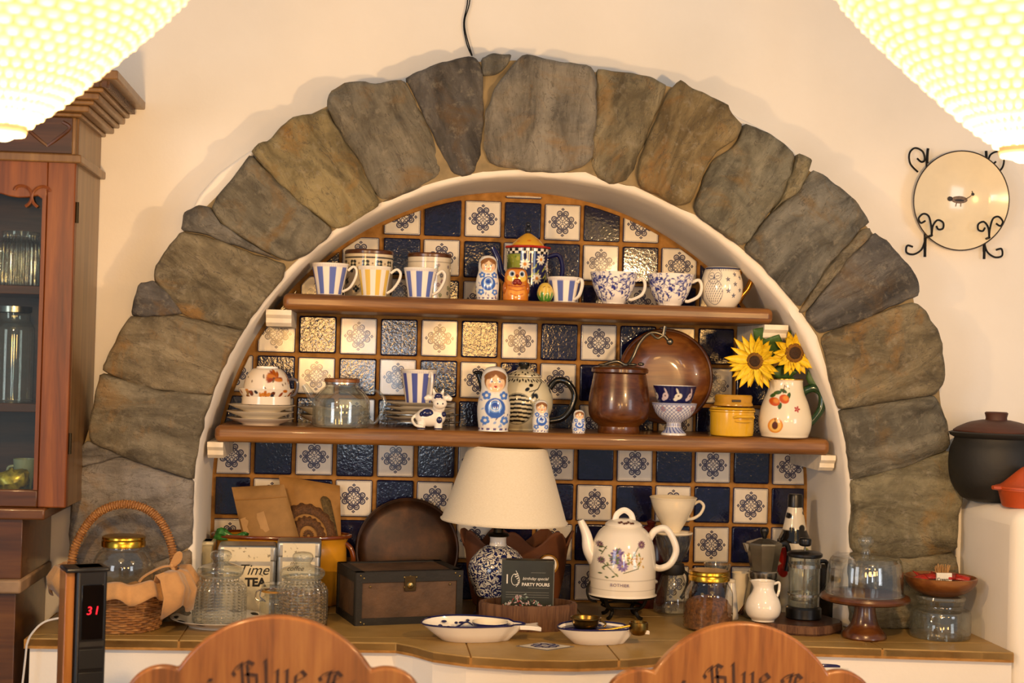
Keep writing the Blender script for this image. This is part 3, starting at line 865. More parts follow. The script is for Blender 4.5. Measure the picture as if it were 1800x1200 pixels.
def p_can2(t, v, r):
    out = pc('#d8cdb8', len(t)); u = t*37; q = np.random.default_rng(3)
    for k in range(70):
        cx, cy = q.uniform(-116, 116), q.uniform(2, 62); c = ['#6b6580', '#7d8a6b', '#8d6a75', '#4d5268'][k % 4]
        out = flower(out, u, v, cx, cy, q.uniform(2.5, 4.5), c, '#cfc3ac', 5, k)
        out = ov(out, '#77745e', seg(u, v, cx, cy, cx+q.uniform(-6, 6), cy-8, 0.4))
    return ov(out, '#8d8577', band(v, 64.5, 66))
canister(753, -0.115, 38, 82, p_can2, 'pale grey floral canister with wooden lid beside the navy teapot')

# nesting dolls
HAIR, FACE = '#8a5a2c', '#ecc79a'
def doll(px, Y, z, wd, h, label, seed=1):
    o, s = put('nesting_doll', label, 'nesting doll', px, Y, z, 'blue painted nesting dolls')
    k = wd/2
    prof = smooth_prof([(0, 0), (k*0.86, 0), (k*0.90, h*0.03), (k*1.0, h*0.25), (k*0.99, h*0.42), (k*0.86, h*0.58), (k*0.80, h*0.66), (k*0.82, h*0.76), (k*0.74, h*0.88), (k*0.48, h*0.97), (0, h)], 6)
    fx, fy, fr = 0.0, h*0.75, k*0.62
    def paint(t, v, r):
        n = len(t); u = np.sin(t)*r; fr_ = np.cos(t) > 0
        out = pc('#e8e4da', n)
        q = np.random.default_rng(seed)
        for j in range(64):         # scattered brush flowers all round
            a, b = q.uniform(-PI, PI), q.uniform(0.06, 0.62)*h
            du = np.angle(np.exp(1j*(t-a)))*k
            out = ov(out, ['#4a6fc0', '#27347e', '#7fa0d8', '#6b64a0'][j % 4], 0.85*disc(du, v, 0, b, k*q.uniform(0.07, 0.15), k*q.uniform(0.04, 0.08), 0.8, q.uniform(0, 3)))
        out = ov(out, '#3c63b5', np.where(fr_, disc(u, v, 0, h*0.36, k*0.62, h*0.155, 1.0), 0))
        out = ov(out, '#7ea5de', np.where(fr_, disc(u, v, 0, h*0.375, k*0.42, h*0.085, 1.0), 0))
        out = ov(out, '#e6e6e2', np.where(fr_, ring(u, v*1.0, 0, h*0.40, k*0.33, 0.7), 0))
        out = ov(out, '#2e4fa5', np.where(fr_, disc(u, v, 0, h*0.40, k*0.22, h*0.045), 0))
        for sx in (-1, 1):
            out = flower(out, np.where(fr_, u, 1e3), v, sx*k*0.52, h*0.55, k*0.26, '#4a78c8', '#e6e2d8', 5, 0.4)
            out = flower(out, np.where(fr_, u, 1e3), v, sx*k*0.58, h*0.17, k*0.26, '#4f7fd0', '#e6e2d8', 5, 0.9)
        sc = band(v, h*0.02, h*0.055)*(0.5+0.5*np.sign(np.cos(t*14)))
        out = ov(out, '#4b3f7c', sc)
        # head
        out = ov(out, '#ded9cf', np.where(fr_, disc(u, v, 0, fy+h*0.005, fr*1.16, h*0.178), 0))
        out = ov(out, HAIR, np.where(fr_, disc(u, v, 0, fy+h*0.02, fr*1.06, h*0.165), 0))
        out = ov(out, FACE, np.where(fr_, disc(u, v, 0, fy-h*0.015, fr*0.92, h*0.135), 0))
        out = ov(out, HAIR, np.where(fr_, disc(u, v, -fr*0.55, fy+h*0.11, fr*0.6, h*0.05, 1, 0.5), 0))
        out = ov(out, HAIR, np.where(fr_, disc(u, v, fr*0.55, fy+h*0.11, fr*0.6, h*0.05, 1, -0.5), 0))
        for sx in (-1, 1):
            out = ov(out, '#f1efe6', np.where(fr_, disc(u, v, sx*fr*0.38, fy+h*0.015, fr*0.17, fr*0.11), 0))
            out = ov(out, '#33415f', np.where(fr_, disc(u, v, sx*fr*0.38, fy+h*0.015, fr*0.10), 0))
            out = ov(out, HAIR, np.where(fr_, seg(u, v, sx*fr*0.22, fy+h*0.045, sx*fr*0.56, fy+h*0.045, 0.5), 0))
            out = ov(out, '#e08f6c', np.where(fr_, 0.6*disc(u, v, sx*fr*0.55, fy-h*0.045, fr*0.17, soft=2), 0))
        out = ov(out, '#b0674a', np.where(fr_, seg(u, v, 0, fy+h*0.005, 0.3, fy-h*0.025, 0.35), 0))
        out = ov(out, '#b3202c', np.where(fr_, disc(u, v, 0, fy-h*0.065, fr*0.17, h*0.014), 0))
        return out
    m = M(s); m.lathe(prof, 160, paint, max(0.5, h/110)); m.build('painted_body', PAINT, o, angle=80)
    # base line of the doll: slim turned foot ring
    m = M(s); m.lathe([(k*0.84, -0.0), (k*0.885, 0.4), (k*0.885, 1.2), (k*0.84, 1.6)], 48); m.build('foot_ring', PORC, o)
    return o
doll(856, YF, Z1, 41, 79, 'blue and white nesting doll on the upper shelf by the navy teapot', 4)

# navy daisy teapot with checkered rim
o, s = put('daisy_teapot', 'navy teapot with daisies, checkered rim and yellow lid on the upper shelf', 'teapot', 925, -0.13, Z1)
def p_tea(t, v, r):
    n = len(t); u = t*36; out = pc('#171a4e', n)
    out = ov(out, '#8d9a3a', np.where((t < -0.45) & (t > -2.2), 1.0, 0)*band(v, 3, 84))
    q = np.random.default_rng(12)
    for j in range(26):
        out = ov(out, ['#5d7a2e', '#b7b552', '#3f5f28'][j % 3], np.where(t < -0.5, 0.8*disc(u, v, q.uniform(-80, -18), q.uniform(5, 82), q.uniform(1.5, 4)), 0))
    fl = [(-8, 66), (22, 75), (43, 64), (36, 20), (-6, 28), (14, 42), (62, 40), (80, 62), (95, 25)]
    for (cx, cy) in fl:
        for k in range(10):
            a = 2*PI*k/10; out = ov(out, '#ece6d2', disc(u, v, cx+5.6*math.cos(a), cy+5.6*math.sin(a), 4.2, 1.7, 0.8, a))
        out = ov(out, '#d28a2e', disc(u, v, cx, cy, 3.0))
    for (cx, cy, a) in ((8, 60, 0.5), (28, 57, 0.9), (12, 50, 0.2), (30, 45, 0.7), (33, 40, 1.0), (2, 45, 0.3)):
        out = ov(out, '#a9ad4c', disc(u, v, cx, cy, 4.5, 1.3, 0.8, a)); out = ov(out, '#a9ad4c', disc(u, v, cx+4, cy+4, 3.5, 1.2, 0.8, a+0.8))
    ck = ((np.floor((t+PI)/(2*PI)*34)+np.floor((v-85)/4.6)) % 2)*band(v, 85, 94.4, 0.3)
    out = ov(out, '#101014', band(v, 85, 94.5, 0.3)); return ov(out, '#efe8d8', ck)
m = M(s); m.lathe([(0, 0), (31, 0), (34, 2), (36, 10), (36.5, 40), (36, 70), (37, 88), (37.5, 94.5), (34, 95)], 256, p_tea, 0.8); m.build('body', PAINT, o)
m = M(s); m.lathe([(37, 95), (39, 96), (38, 99), (30, 100), (0, 100)], 48, rmod=lambda R, H, T: R*(1+0.06*np.cos(T*9)*(R > 20))); lid_rim = m.build('lid_rim', plain('red_glaze', '#a8231b', 0.15), o)
def p_lid(t, v, r):
    out = pc('#d9a52c', len(t)); 
    for k in range(7): out = ov(out, '#c9641e', disc(np.angle(np.exp(1j*(t-k*0.9)))*20, v, 0, 108+3*math.sin(k), 3, 1.2))
    return out
m = M(s); m.lathe(smooth_prof([(29, 99), (26, 105), (17, 114), (7, 121), (2, 123)], 5), 64, p_lid, 1.0); m.build('lid', PAINT, o)
m = M(s); m.lathe(smooth_prof([(2.5, 121), (5.5, 125), (6, 129), (4, 133), (0, 134)], 4), 24); m.ball((0, 0, 138), 4.5); m.build('lid_knob', plain('navy_knob', '#1b2230', 0.2), o)
m = M(s); m.tube(catmull([(-33, 0, 40), (-46, 0, 52), (-52, 0, 76), (-62, 0, 96)], 6), lambda t: 9-4.5*t, 14, flat=0.9); m.build('spout', NAVY, o)
m = M(s); m.tube(catmull([(36, 0, 82), (54, -2, 86), (62, -3, 66), (58, -3, 40), (36, 0, 16)], 7), 4.6, 10, flat=1.2); m.build('handle', NAVY, o)

# orange owl figurine
o, s = put('owl_figurine', 'glossy orange painted owl figurine in front of the daisy teapot', 'figurine', 906, YF, Z1)
def p_owl(t, v, r):
    u = np.sin(t)*r; f = np.cos(t) > 0; out = pc('#d07e23', len(t))
    out = ov(out, '#7e3a18', band(v, 55, 60)*np.where(f, 1, 1)); out = ov(out, '#e59a3a', np.where(f, disc(u, v, 0, 14, 15, 9, 2), 0))
    for sx in (-1, 1):
        out = ov(out, '#e7c44e', np.where(f, disc(u, v, sx*9.5, 40, 7.5, 6.5), 0))
        out = ov(out, '#e8e6dc', np.where(f, disc(u, v, sx*9, 47, 5.2, 5.8), 0)); out = ov(out, '#57708e', np.where(f, disc(u, v, sx*8.6, 46.6, 3.6, 4.0), 0)); out = ov(out, '#14110f', np.where(f, disc(u, v, sx*8.2, 46.4, 2.2, 2.6), 0))
        out = ov(out, '#9e4118', np.where(f, seg(u, v, 0, 24, sx*16, 27, 0.8), 0)); out = ov(out, '#b1521d', np.where(f, seg(u, v, 0, 17, sx*13, 20, 0.7), 0)); out = ov(out, '#b1521d', np.where(f, seg(u, v, 0, 8, sx*11, 12, 0.7), 0))
    return out
m = M(s); m.lathe(smooth_prof([(0, 0), (20, 0), (22.5, 5), (22, 16), (20, 28), (20.5, 40), (19, 50), (13, 57.5), (0, 60)], 6), 128, p_owl, 0.8); m.build('painted_body', PAINT, o, angle=80)
m = M(s); m.ball((0, -20, 34), (7, 4, 4.5)); m.ball((-4, -21.5, 31), (4.5, 3, 4)); m.ball((4, -21.5, 31), (4.5, 3, 4)); m.ball((0, -20.2, 43), (3, 3, 3)); m.build('beak', plain('red_brown_glaze', '#7c1f10', 0.15), o)
for sx in (-1, 1): m = M(s); m.ball((sx*20, -6, 22), (4, 7, 11)); m.build('wing', plain('orange_brown_glaze', '#9c551b', 0.15), o)

# painted egg
o, s = put('painted_egg', 'small yellow and green painted egg on the upper shelf', 'egg', 958, YF-0.012, Z1)
def p_egg(t, v, r):
    u = t*13; out = pc('#d8b44a', len(t)); a = np.clip((15-v+4*np.sin(t*9))/3, 0, 1); out = ov(out, '#4f8a35', a)
    for k in range(14): out = ov(out, '#e4d69a', seg(u, v, -40+k*6, 5+3*math.sin(k*4), -40+k*6+0.5, 22+4*math.sin(k*2.2), 0.5))
    out = ov(out, '#6d4a25', seg(u, v, -6, 25, -2, 27, 0.5)); return ov(out, '#6d4a25', seg(u, v, 4, 26, 8, 25, 0.5))
m = M(s); m.lathe(smooth_prof([(0, 0), (8, 0.5), (13, 7), (14.5, 15), (12, 25), (6.5, 32), (0, 34)], 6), 96, p_egg, 0.6); m.build('shell', PAINT, o, angle=80)
m = M(s); m.lathe([(6, 0), (8, 0), (8, 1.5), (6, 1.5)], 24); m.build('stand_ring', BRASS, o)

# floral teacups
def p_vine(t, v, r):
    u = t*36; out = pc('#ece6de', len(t)); q = np.random.default_rng(21)
    for k in range(110):
        cx, cy = q.uniform(-114, 114), q.uniform(2, 54); rr = q.uniform(4, 9); a0 = q.uniform(0, 6)
        out = ov(out, '#5a5f98', ring(u, v, cx, cy, rr, 0.42, 0.6)*(np.cos(np.arctan2(v-cy, u-cx)-a0) > -0.3))
        for j in range(3):
            a = a0+j*1.1; out = ov(out, ['#262f78', '#3a3f86', '#6a6ea6'][j], disc(u, v, cx+rr*math.cos(a), cy+rr*math.sin(a), 2.6, 1.2, 0.7, a*2))
    for k in range(16): out = ov(out, '#2b3584', disc(u, v, q.uniform(-114, 114), q.uniform(8, 46), 3.6, 2.4, 0.8, q.uniform(0, 3)))
    return out
def teacup(px, label, Y):
    o, s = put('floral_teacup', label, 'teacup', px, Y, Z1, 'floral teacups')
    prof = smooth_prof([(20, 0), (21, 3), (29, 14), (36, 30), (40, 46), (42, 55)], 5)
    m = M(s); m.lathe(prof, 256, p_vine, 0.8); m.build('body', PAINT, o)
    m = M(s); m.lathe([(42, 55), (41.3, 55.8), (40, 55), (37, 44), (33, 29), (26, 14), (17, 4), (0, 3)], 64); m.lathe([(0, 1), (18, 1), (20, 0)], 48); m.build('inside', PORC, o)
    m = M(s); R = Matrix.Rotation(-0.25, 4, 'Z'); m.tube([R @ p for p in catmull([(38, 0, 42), (50, 0, 46), (55, 0, 34), (50, 0, 18), (34, 0, 9), (27, 0, 9)], 6)], 3.2, 8, flat=1.6); m.build('handle', PORC, o)
teacup(1078, 'white teacup with blue vine print next to the striped mug', YF)
teacup(1177, 'white teacup with blue vine print next to the gold handled owl mug', YF)

# owl mug with a gold handle
o, s = put('owl_mug', 'round cream mug with a drawn owl, small stars and gold handle', 'mug', 1268, YF, Z1)
def p_owlmug(t, v, r):
    u = t*36; out = pc('#e9dfcb', len(t)); ink = '#2b3157'
    out = ov(out, ink, band(v, 66, 69.5)); 
    for k in range(60): out = ov(out, ink, seg(u, v, -113+k*3.8, 63, -113+k*3.8, 67, 0.5))
    for (cx, cy) in ((2, 48), (16, 40), (17, 57), (3, 28), (14, 20), (28, 30), (30, 52)):
        for k in range(5):
            a = k*2*PI/5+0.4; out = ov(out, ink, disc(u, v, cx+2.3*math.cos(a), cy+2.3*math.sin(a), 2.0, 0.9, 0.6, a))
    ow = disc(u, v, -24, 26, 17, 22); hd = disc(u, v, -23, 54, 14, 12)
    for k in range(9):
        for j in range(8):
            cx, cy = -40+j*4.5+(k % 2)*2, 9+k*4.2; out = ov(out, ink, seg(u, v, cx, cy, cx+1, cy+2, 0.6)*(ow > 0.5))
    for sx in (-1, 1):
        out = ov(out, ink, ring(u, v, -23+sx*6, 54, 5.5, 0.4)); out = ov(out, ink, seg(u, v, -23+sx*3, 53, -23+sx*9, 54, 0.6))
    out = ov(out, ink, ring(u, v, -23, 54, 13.5, 0.4)); out = ov(out, ink, np.clip(0.8-np.abs(np.hypot((u+24)/17, (v-26)/22)-1)*14, 0, 1))
    out = ov(out, ink, disc(u, v, -23, 50, 1.2, 2.2)); return out
prof = smooth_prof([(22, 0), (25, 2), (33, 14), (36.5, 30), (36, 46), (32, 60), (29.5, 69)], 5)
m = M(s); m.lathe(prof, 240, p_owlmug, 0.7); m.build('body', PAINT, o)
m = M(s); m.lathe([(29.5, 69), (28.5, 69.8), (27.5, 68.5), (33, 45), (33, 28), (22, 6), (0, 4)], 48); m.lathe([(0, 1), (22, 0)], 32); m.build('inside', PORC, o)
m = M(s); m.tube(catmull([(29, 0, 56), (33, -2, 68), (46, -4, 71), (54, -4, 60), (47, -4, 38), (36, -3, 22), (31, 0, 10)], 7), 4.0, 10, flat=1.3); m.build('handle', plain('gold_glaze', '#8d5f22', 0.18, 0.9, 0.2), o)
# ================================================================ lower shelf
def plate_prof(R, h, foot=0.55):
    return [(0, 1.2), (R*foot-2, 1.2), (R*foot-1, 0), (R*foot, 0), (R*foot+1, 2), (R*0.8, h*0.55), (R-1, h-0.6), (R, h), (R-1.5, h+0.6), (R*0.78, h*0.55+2), (R*foot-2, 3.2), (0, 3.0)]
def plates(px, Y, z, R, n, dz, label, group, mat, h=11):
    """stack of plates, each its own thing"""
    X = xat(px, Y, z); s = mpp(X, Y, z); names = ['bottom', 'second from the bottom', 'third from the bottom', 'fourth from the bottom', 'fifth from the bottom', 'top']
    me = None
    for k in range(n):
        m = M(s); m.lathe(plate_prof(R, h), 64)
        if me is None: me = m.build('plate', mat, angle=50).data; o = COL.objects[-1]
        else: o = link(me, 'plate')
        o.location = (X+0.002*math.sin(k*4), Y+0.001*math.cos(k*3), z+k*dz*s)
        nm = names[k] if k < n-1 else 'top'
        tag(o, label % nm, 'plate', group)
    return X, s, z+(n-1)*dz*s
PLATE_M = plain('stoneware_white', '#e2d6c0', 0.18, 0, 0.04, 20, coat=0.25)
X, s, zt = plates(458, -0.195, Z2, 59, 3, 11.5, 'white plate, %s of the stack under the leaf patterned bowl', 'plates under the bowl', PLATE_M, 12)
# leaf bowl and upside-down cup
def leafpaint(seed, R, n, lo, hi):
    def p(t, v, r):
        u = t*R; out = pc('#e9dfcf', len(t)); q = np.random.default_rng(seed)
        for k in range(n):
            c = ['#b86a1f', '#8a3f1c', '#2a2a38', '#c9812f', '#5f2b18', '#93703a'][k % 6]
            a = disc(u, v, q.uniform(-PI*R, PI*R), q.uniform(lo, hi), q.uniform(3, 5.5), q.uniform(2.2, 4), 0.8, q.uniform(0, 3)); out = ov(out, c, a)
        return out
    return p
o, s = put('leaf_bowl', 'white footed bowl with autumn leaf pattern on the plate stack', 'bowl', 467, -0.195, zt+3.4*s)
m = M(s); m.lathe(smooth_prof([(18, 0), (19, 5), (30, 12), (42, 24), (49, 37)], 5), 192, leafpaint(5, 45, 60, 18, 35), 0.8); m.build('body', PAINT, o)
m = M(s); m.lathe([(49, 37), (48.2, 37.6), (47, 36.5), (40, 24), (28, 14), (0, 8)], 64); m.lathe([(0, 2), (18, 0)], 32); m.build('inside', PORC, o)
m = M(s); m.lathe([(19.6, 4), (20.4, 5), (20.4, 6.5), (21, 8)], 48); m.build('gold_line', BRASS, o)
zb = zt+3.4*s+10*s
o, s = put('leaf_cup', 'upturned cup with orange leaf print standing in the leaf bowl', 'cup', 468, -0.195, zb)
def p_leafcup(t, v, r):
    u = t*36; out = leafpaint(8, 36, 34, 4, 60)(t, v, r)*0+pc('#e6d9c6', len(t)); q = np.random.default_rng(9)
    for (cx, cy) in ((16, 52), (60, 50), (-62, 44), (-100, 50)):
        for k in range(16):
            a = q.uniform(-0.4, PI+0.4); out = ov(out, ['#c4761f', '#a2521a', '#8a3a18'][k % 3], disc(u, v, cx+7*math.cos(a), cy-6+8*math.sin(a), 8, 3.2, 1.5, a+0.3))
    for k in range(20): out = ov(out, '#5f4630', disc(u, v, q.uniform(-110, 110), q.uniform(25, 55), 2.4, 1.2, 0.8, q.uniform(0, 3)))
    return out
m = M(s); m.lathe(smooth_prof([(43, 0), (42, 12), (40, 32), (36, 48), (27, 60), (19, 63)], 5), 192, p_leafcup, 0.9); m.lathe([(19, 63), (18, 66), (16.5, 66), (16, 63), (0, 62)], 48); m.lathe([(43, 0), (41, 0), (38, 32), (24, 57), (0, 60)], 48)
m.build('body', PAINT, o)
m = M(s); m.tube(catmull([(37, 0, 44), (50, -4, 44), (54, -4, 32), (49, -4, 18), (40, 0, 16)], 6), 2.6, 8, flat=1.5); m.build('handle', plain('grey_handle', '#5d5a63', 0.2), o)

# plates behind the glass teapot
plates(585, -0.085, Z2, 62, 2, 13, 'shallow cream plate, %s of the pair behind the glass teapot', 'plates behind the glass teapot', CREAM, 16)
# glass teapot
o, s = put('glass_teapot', 'clear glass teapot with a flat wooden lid on the lower shelf', 'teapot', 599, -0.222, Z2)
body = smooth_prof([(46, 0.5), (49.5, 3), (50, 20), (49.5, 44), (46, 54), (36, 66), (29.5, 71), (28.5, 78)], 5)
m = M(s); m.lathe([(0, 0.6)]+body, 72); m.lathe([(46, 3), (47, 22), (46.5, 43), (40, 57), (28, 69), (27, 78)], 72); m.build('glass_body', GLASS_SOFT, o)
m = M(s); m.tube(catmull([(-44, 0, 38), (-56, 0, 58), (-66, 0, 73)], 6), lambda t: 9-4*t, 14, caps=False); m.build('spout', GLASS_SOFT, o)
m = M(s); m.tube(catmull([(40, 0, 60), (58, -6, 66), (74, -8, 52), (72, -8, 28), (58, -6, 8), (48, 0, 14)], 7), 3.2, 10); m.build('handle', GLASS_SOFT, o)
m = M(s); m.lathe([(0, 74), (27, 74), (28, 79), (31, 79), (31, 84), (29, 85.5), (0, 85.5)], 56); m.build('lid', W_WARM, o)
m = M(s); m.lathe([(28.6, 76), (29.4, 76), (29.4, 78.5), (28.6, 78.5)], 56); m.build('rim_band', STEEL, o)

# plates in a wire rack, with an upright striped mug
X, s, zt = plates(737, -0.125, Z2+0.012, 62, 4, 8.6, 'white plate, %s of the stack in the wire rack', 'plates in the wire rack', PLATE_M, 9)
o, s_ = put('wire_rack', 'thin steel wire rack holding the stack of plates', 'rack', 737, -0.125, Z2)
m = M(s_)
for zz in (9.5, 23): m.tube([(68*math.sin(a), -68*math.cos(a)*0.98, zz) for a in np.linspace(-PI, PI, 48, endpoint=False)], 0.9, 6, closed=True)
m.build('wire_ring', STEEL, o)
for a in (-1.1, 1.1, -2.2, 2.2, 0.0, PI):
    m = M(s_); m.tube([(68*math.sin(a), -67*math.cos(a), 0.5), (68*math.sin(a), -67*math.cos(a), 26)], 0.9, 6); m.tube([(68*math.sin(a), -67*math.cos(a), 8.6), (30*math.sin(a), -30*math.cos(a), 8.6)], 0.9, 6); m.build('wire_post', STEEL, o)
striped_mug(735, -0.125, zt+3.4*s, '#4f59a2', (32, 22, 62, 6), 'tall blue striped mug standing on the racked plates', GM, hand=0.95, phase=-0.05, n=9)

# cow figurine
o, s = put('cow_figurine', 'white porcelain cow figurine with navy spots before the racked plates', 'figurine', 758, -0.252, Z2, rotz=0.0)
m = M(s)
m.ball((-4, 0, 22), (25, 17, 17)); m.ball((10, -2, 24), (15, 15, 16)); m.ball((12, -10, 40), (11, 9, 11)); m.ball((10, -16, 55), (12, 10, 11)); m.ball((13, -23, 47), (12.5, 9, 9.5))
for x, y in ((-18, -8), (-18, 9), (12, -9), (12, 8)): m.tube([(x, y, 16), (x, y, 0.2)], lambda t: 7.5-0.6*t, 14)
for sx in (-1, 1):
    m.tube([(10+sx*9, -14, 56), (10+sx*18, -15, 57), (10+sx*24, -17, 54)], lambda t: 3.2+3.0*math.sin(PI*min(1, t+0.1)), 10)
    m.tube([(10+sx*6, -14, 62), (10+sx*8, -14, 69), (10+sx*9, -14, 73)], lambda t: 3.6-2.4*t, 10)
m.tube(catmull([(-27, 0, 26), (-34, -4, 18), (-28, -14, 8), (-14, -19, 6)], 5), 2.6, 8)
ob = m.build('body', PORC, o); rm = ob.modifiers.new('remesh', 'REMESH'); rm.mode = 'VOXEL'; rm.voxel_size = 1.15*s; rm.use_smooth_shade = True
sm = ob.modifiers.new('smooth', 'SMOOTH'); sm.iterations = 4; sm.factor = 0.5
for c_, r_ in (((-8, -13.2, 29), (11, 4.5, 8)), ((-16, -11, 27), (6, 4, 6)), ((13, -16.4, 18), (5, 2, 6)), ((20, -11.5, 28), (5, 4, 5)), ((10, -22.5, 60), (7, 5, 5)), ((-18, -8, 2.6), (8, 8, 2.5)), ((12, -9, 2.6), (8, 8, 2.5)), ((4, -25, 57), (2, 2, 2)), ((16, -25, 57), (2, 2, 2)), ((8.5, -31.2, 47), (1.4, 1.2, 1.6)), ((17.5, -31.2, 47), (1.4, 1.2, 1.6))):
    m = M(s); m.ball(c_, r_, 14, 8); m.build('painted_spot', NAVY, o)

# big doll and small dolls
doll(867, -0.243, Z2, 58, 114, 'large nesting doll with blue apron on the lower shelf', 11)
doll(950, -0.250, Z2, 30, 57, 'middle sized nesting doll in front of the cat teapot', 12)
doll(1017, -0.250, Z2, 24, 41, 'smallest nesting doll next to the brown wooden pot', 13)

# cat teapot (black and cream)
o, s = put('cat_teapot', 'cream teapot with black cat drawing, black knob and handle', 'teapot', 918, -0.150, Z2)
def p_cat(t, v, r):
    u = np.sin(t)*r; f = np.cos(t) > 0; out = pc('#d9cfae', len(t)); k = '#17150f'
    for j in range(44): out = ov(out, k, disc(np.angle(np.exp(1j*(t-j*2*PI/44)))*44, v, 0, 86+2*(j % 2), 1.6, 2.8, 0.7, 0.4*(j % 2)))
    for j in range(30): out = ov(out, k, disc(np.angle(np.exp(1j*(t-j*2*PI/30)))*24, v, 0, 98+3*math.sin(j*2.0), 1.6, 1.6))
    # blossom sprig
    for (a, b, c, d) in ((2, 68, 16, 72), (16, 72, 24, 84), (5, 62, 14, 72)): out = ov(out, k, np.where(f, seg(u, v, a+4, b, c+4, d, 0.8), 0))
    for (a, b, rx, ry, g_) in ((2, 72, 4.5, 3, 0.6), (9, 79, 4, 3, 0.2), (12, 61, 5, 3, 1.2), (18, 61, 5, 3, 1.9), (45, 70, 1.5, 5, 0.3)): out = ov(out, k, np.where(f, disc(u, v, a, b, rx, ry, 0.8, g_), 0))
    for q_ in range(6):
        a = q_*PI/3; out = ov(out, k, np.where(f, seg(u, v, 20, 52, 20+6*math.cos(a), 52+4*math.sin(a), 0.5), 0))
    # striped cat at the left, legs at the right
    cat = np.clip((1-np.hypot((u+14)/26, (v-38)/27))*16, 0, 1)
    st = ((np.sin((v-38)*0.85+np.abs(u+14)*0.10) > 0.0)).astype(float)
    out = ov(out, '#cfc5a6', np.where(f, cat, 0)); out = ov(out, k, np.where(f, cat*st, 0))
    out = ov(out, k, np.where(f, np.clip(0.8-np.abs(np.hypot((u+14)/26, (v-38)/27)-1)*16, 0, 1), 0))
    out = ov(out, k, np.where(f, disc(u, v, 36, 26, 6, 10), 0))
    for a in (16, 22): out = ov(out, k, np.where(f, seg(u, v, a, 34, a+1, 14, 0.6), 0))
    return ov(out, k, np.where(f, seg(u, v, 12, 26, 28, 27, 0.5), 0))
m = M(s); m.lathe(smooth_prof([(0, 0), (30, 0), (32, 3), (44, 18), (52, 40), (51, 62), (42, 80), (30, 92)], 6), 220, p_cat, 0.9); m.lathe(smooth_prof([(30, 93), (29, 96), (20, 102), (8, 106), (0, 107)], 4), 160, p_cat, 0.9); m.build('body', PAINT, o, angle=60)
KB = plain('black_glaze', '#101211', 0.1, coat=0.3)
m = M(s); m.lathe(smooth_prof([(6, 105), (7, 109), (10, 113), (10, 118), (0, 119)], 4), 32); m.build('lid_knob', KB, o)
m = M(s); m.tube(catmull([(-42, 0, 34), (-62, 0, 46), (-70, 0, 72), (-80, 0, 98)], 6), lambda t: 12-7*t, 14); m.ball((-81, 0, 98), (9, 7, 3.4)); m.build('spout', KB, o)
m = M(s); m.tube(catmull([(46, 0, 74), (58, -2, 88), (76, -4, 86), (90, -4, 66), (86, -4, 42), (70, -3, 22), (46, 0, 16)], 7), 5.4, 12); m.build('handle', KB, o)

# turned brown wooden pot with pewter ladle-like ornament
o, s = put('wooden_pot', 'dark brown turned wooden pot with lid near the middle of the lower shelf', 'pot', 1087, -0.205, Z2)
m = M(s); m.lathe([(0, 0), (36, 0), (37, 2), (36, 12), (38, 15)]+smooth_prof([(44, 19), (52, 30), (54, 48), (52, 70), (48, 92), (46, 104)], 5)+[(44, 105), (0, 105)], 80); m.build('body', W_BROWN, o, angle=35)
m = M(s); m.lathe([(0, 105), (46, 105), (50, 107), (50, 112), (47, 115), (30, 118), (0, 119)], 72); lid = m.build('lid', W_BROWN, o, angle=35)
m = M(s); m.tube(catmull([(-30, -4, 119), (-8, -8, 126), (10, -6, 120), (22, 0, 134), (34, 0, 160), (52, -4, 178), (74, -6, 174), (84, -8, 164)], 6), lambda t: 3.0, 10); m.ball((86, -8, 163), (6, 5, 6)); m.ball((-32, -4, 119), (8, 5, 2.5)); m.ball((36, -6, 122), (6, 4, 3)); m.tube(catmull([(52, -4, 178), (64, -8, 168), (78, -6, 178)], 5), 2.4, 8); m.tube([(74, -6, 172), (77, -6, 190)], 3.4, 8); m.ball((20, -8, 121), (9, 5, 2.6))
m.build('lid_ornament', plain('pewter', '#6d675a', 0.3, 0.9, 0.25, 80), lid)

# big wooden bowl leaning on the tiles
s = mpp(0.4, -0.06, 1.42); p = at(1168, 662, -0.060)
ro = thing('wooden_bowl', 'large round reddish wooden bowl leaning on the wall behind the blue bowls', 'bowl', (p.x, -0.060, p.z-84*s*0.99))
Rm = Matrix.Translation((0, 0, 83*1.0)) @ Matrix.Rotation(math.radians(-8), 4, 'X') @ Matrix.Rotation(PI/2, 4, 'X')
m = M(s); m.xf = Rm; m.lathe(smooth_prof([(0, -22), (40, -22), (66, -14), (80, 0), (84, 10)], 5)+[(83, 12), (79, 12)]+smooth_prof([(76, 2), (62, -9), (38, -17), (0, -18)], 5), 88); bo = m.build('bowl_shell', W_WARM, ro)
m = M(s); m.xf = Rm; m.tube([(81.5*math.cos(a), 81.5*math.sin(a), 11.5) for a in np.linspace(0, 2*PI, 72, endpoint=False)], 3.0, 8, closed=True); m.build('rim', W_BROWN, ro)

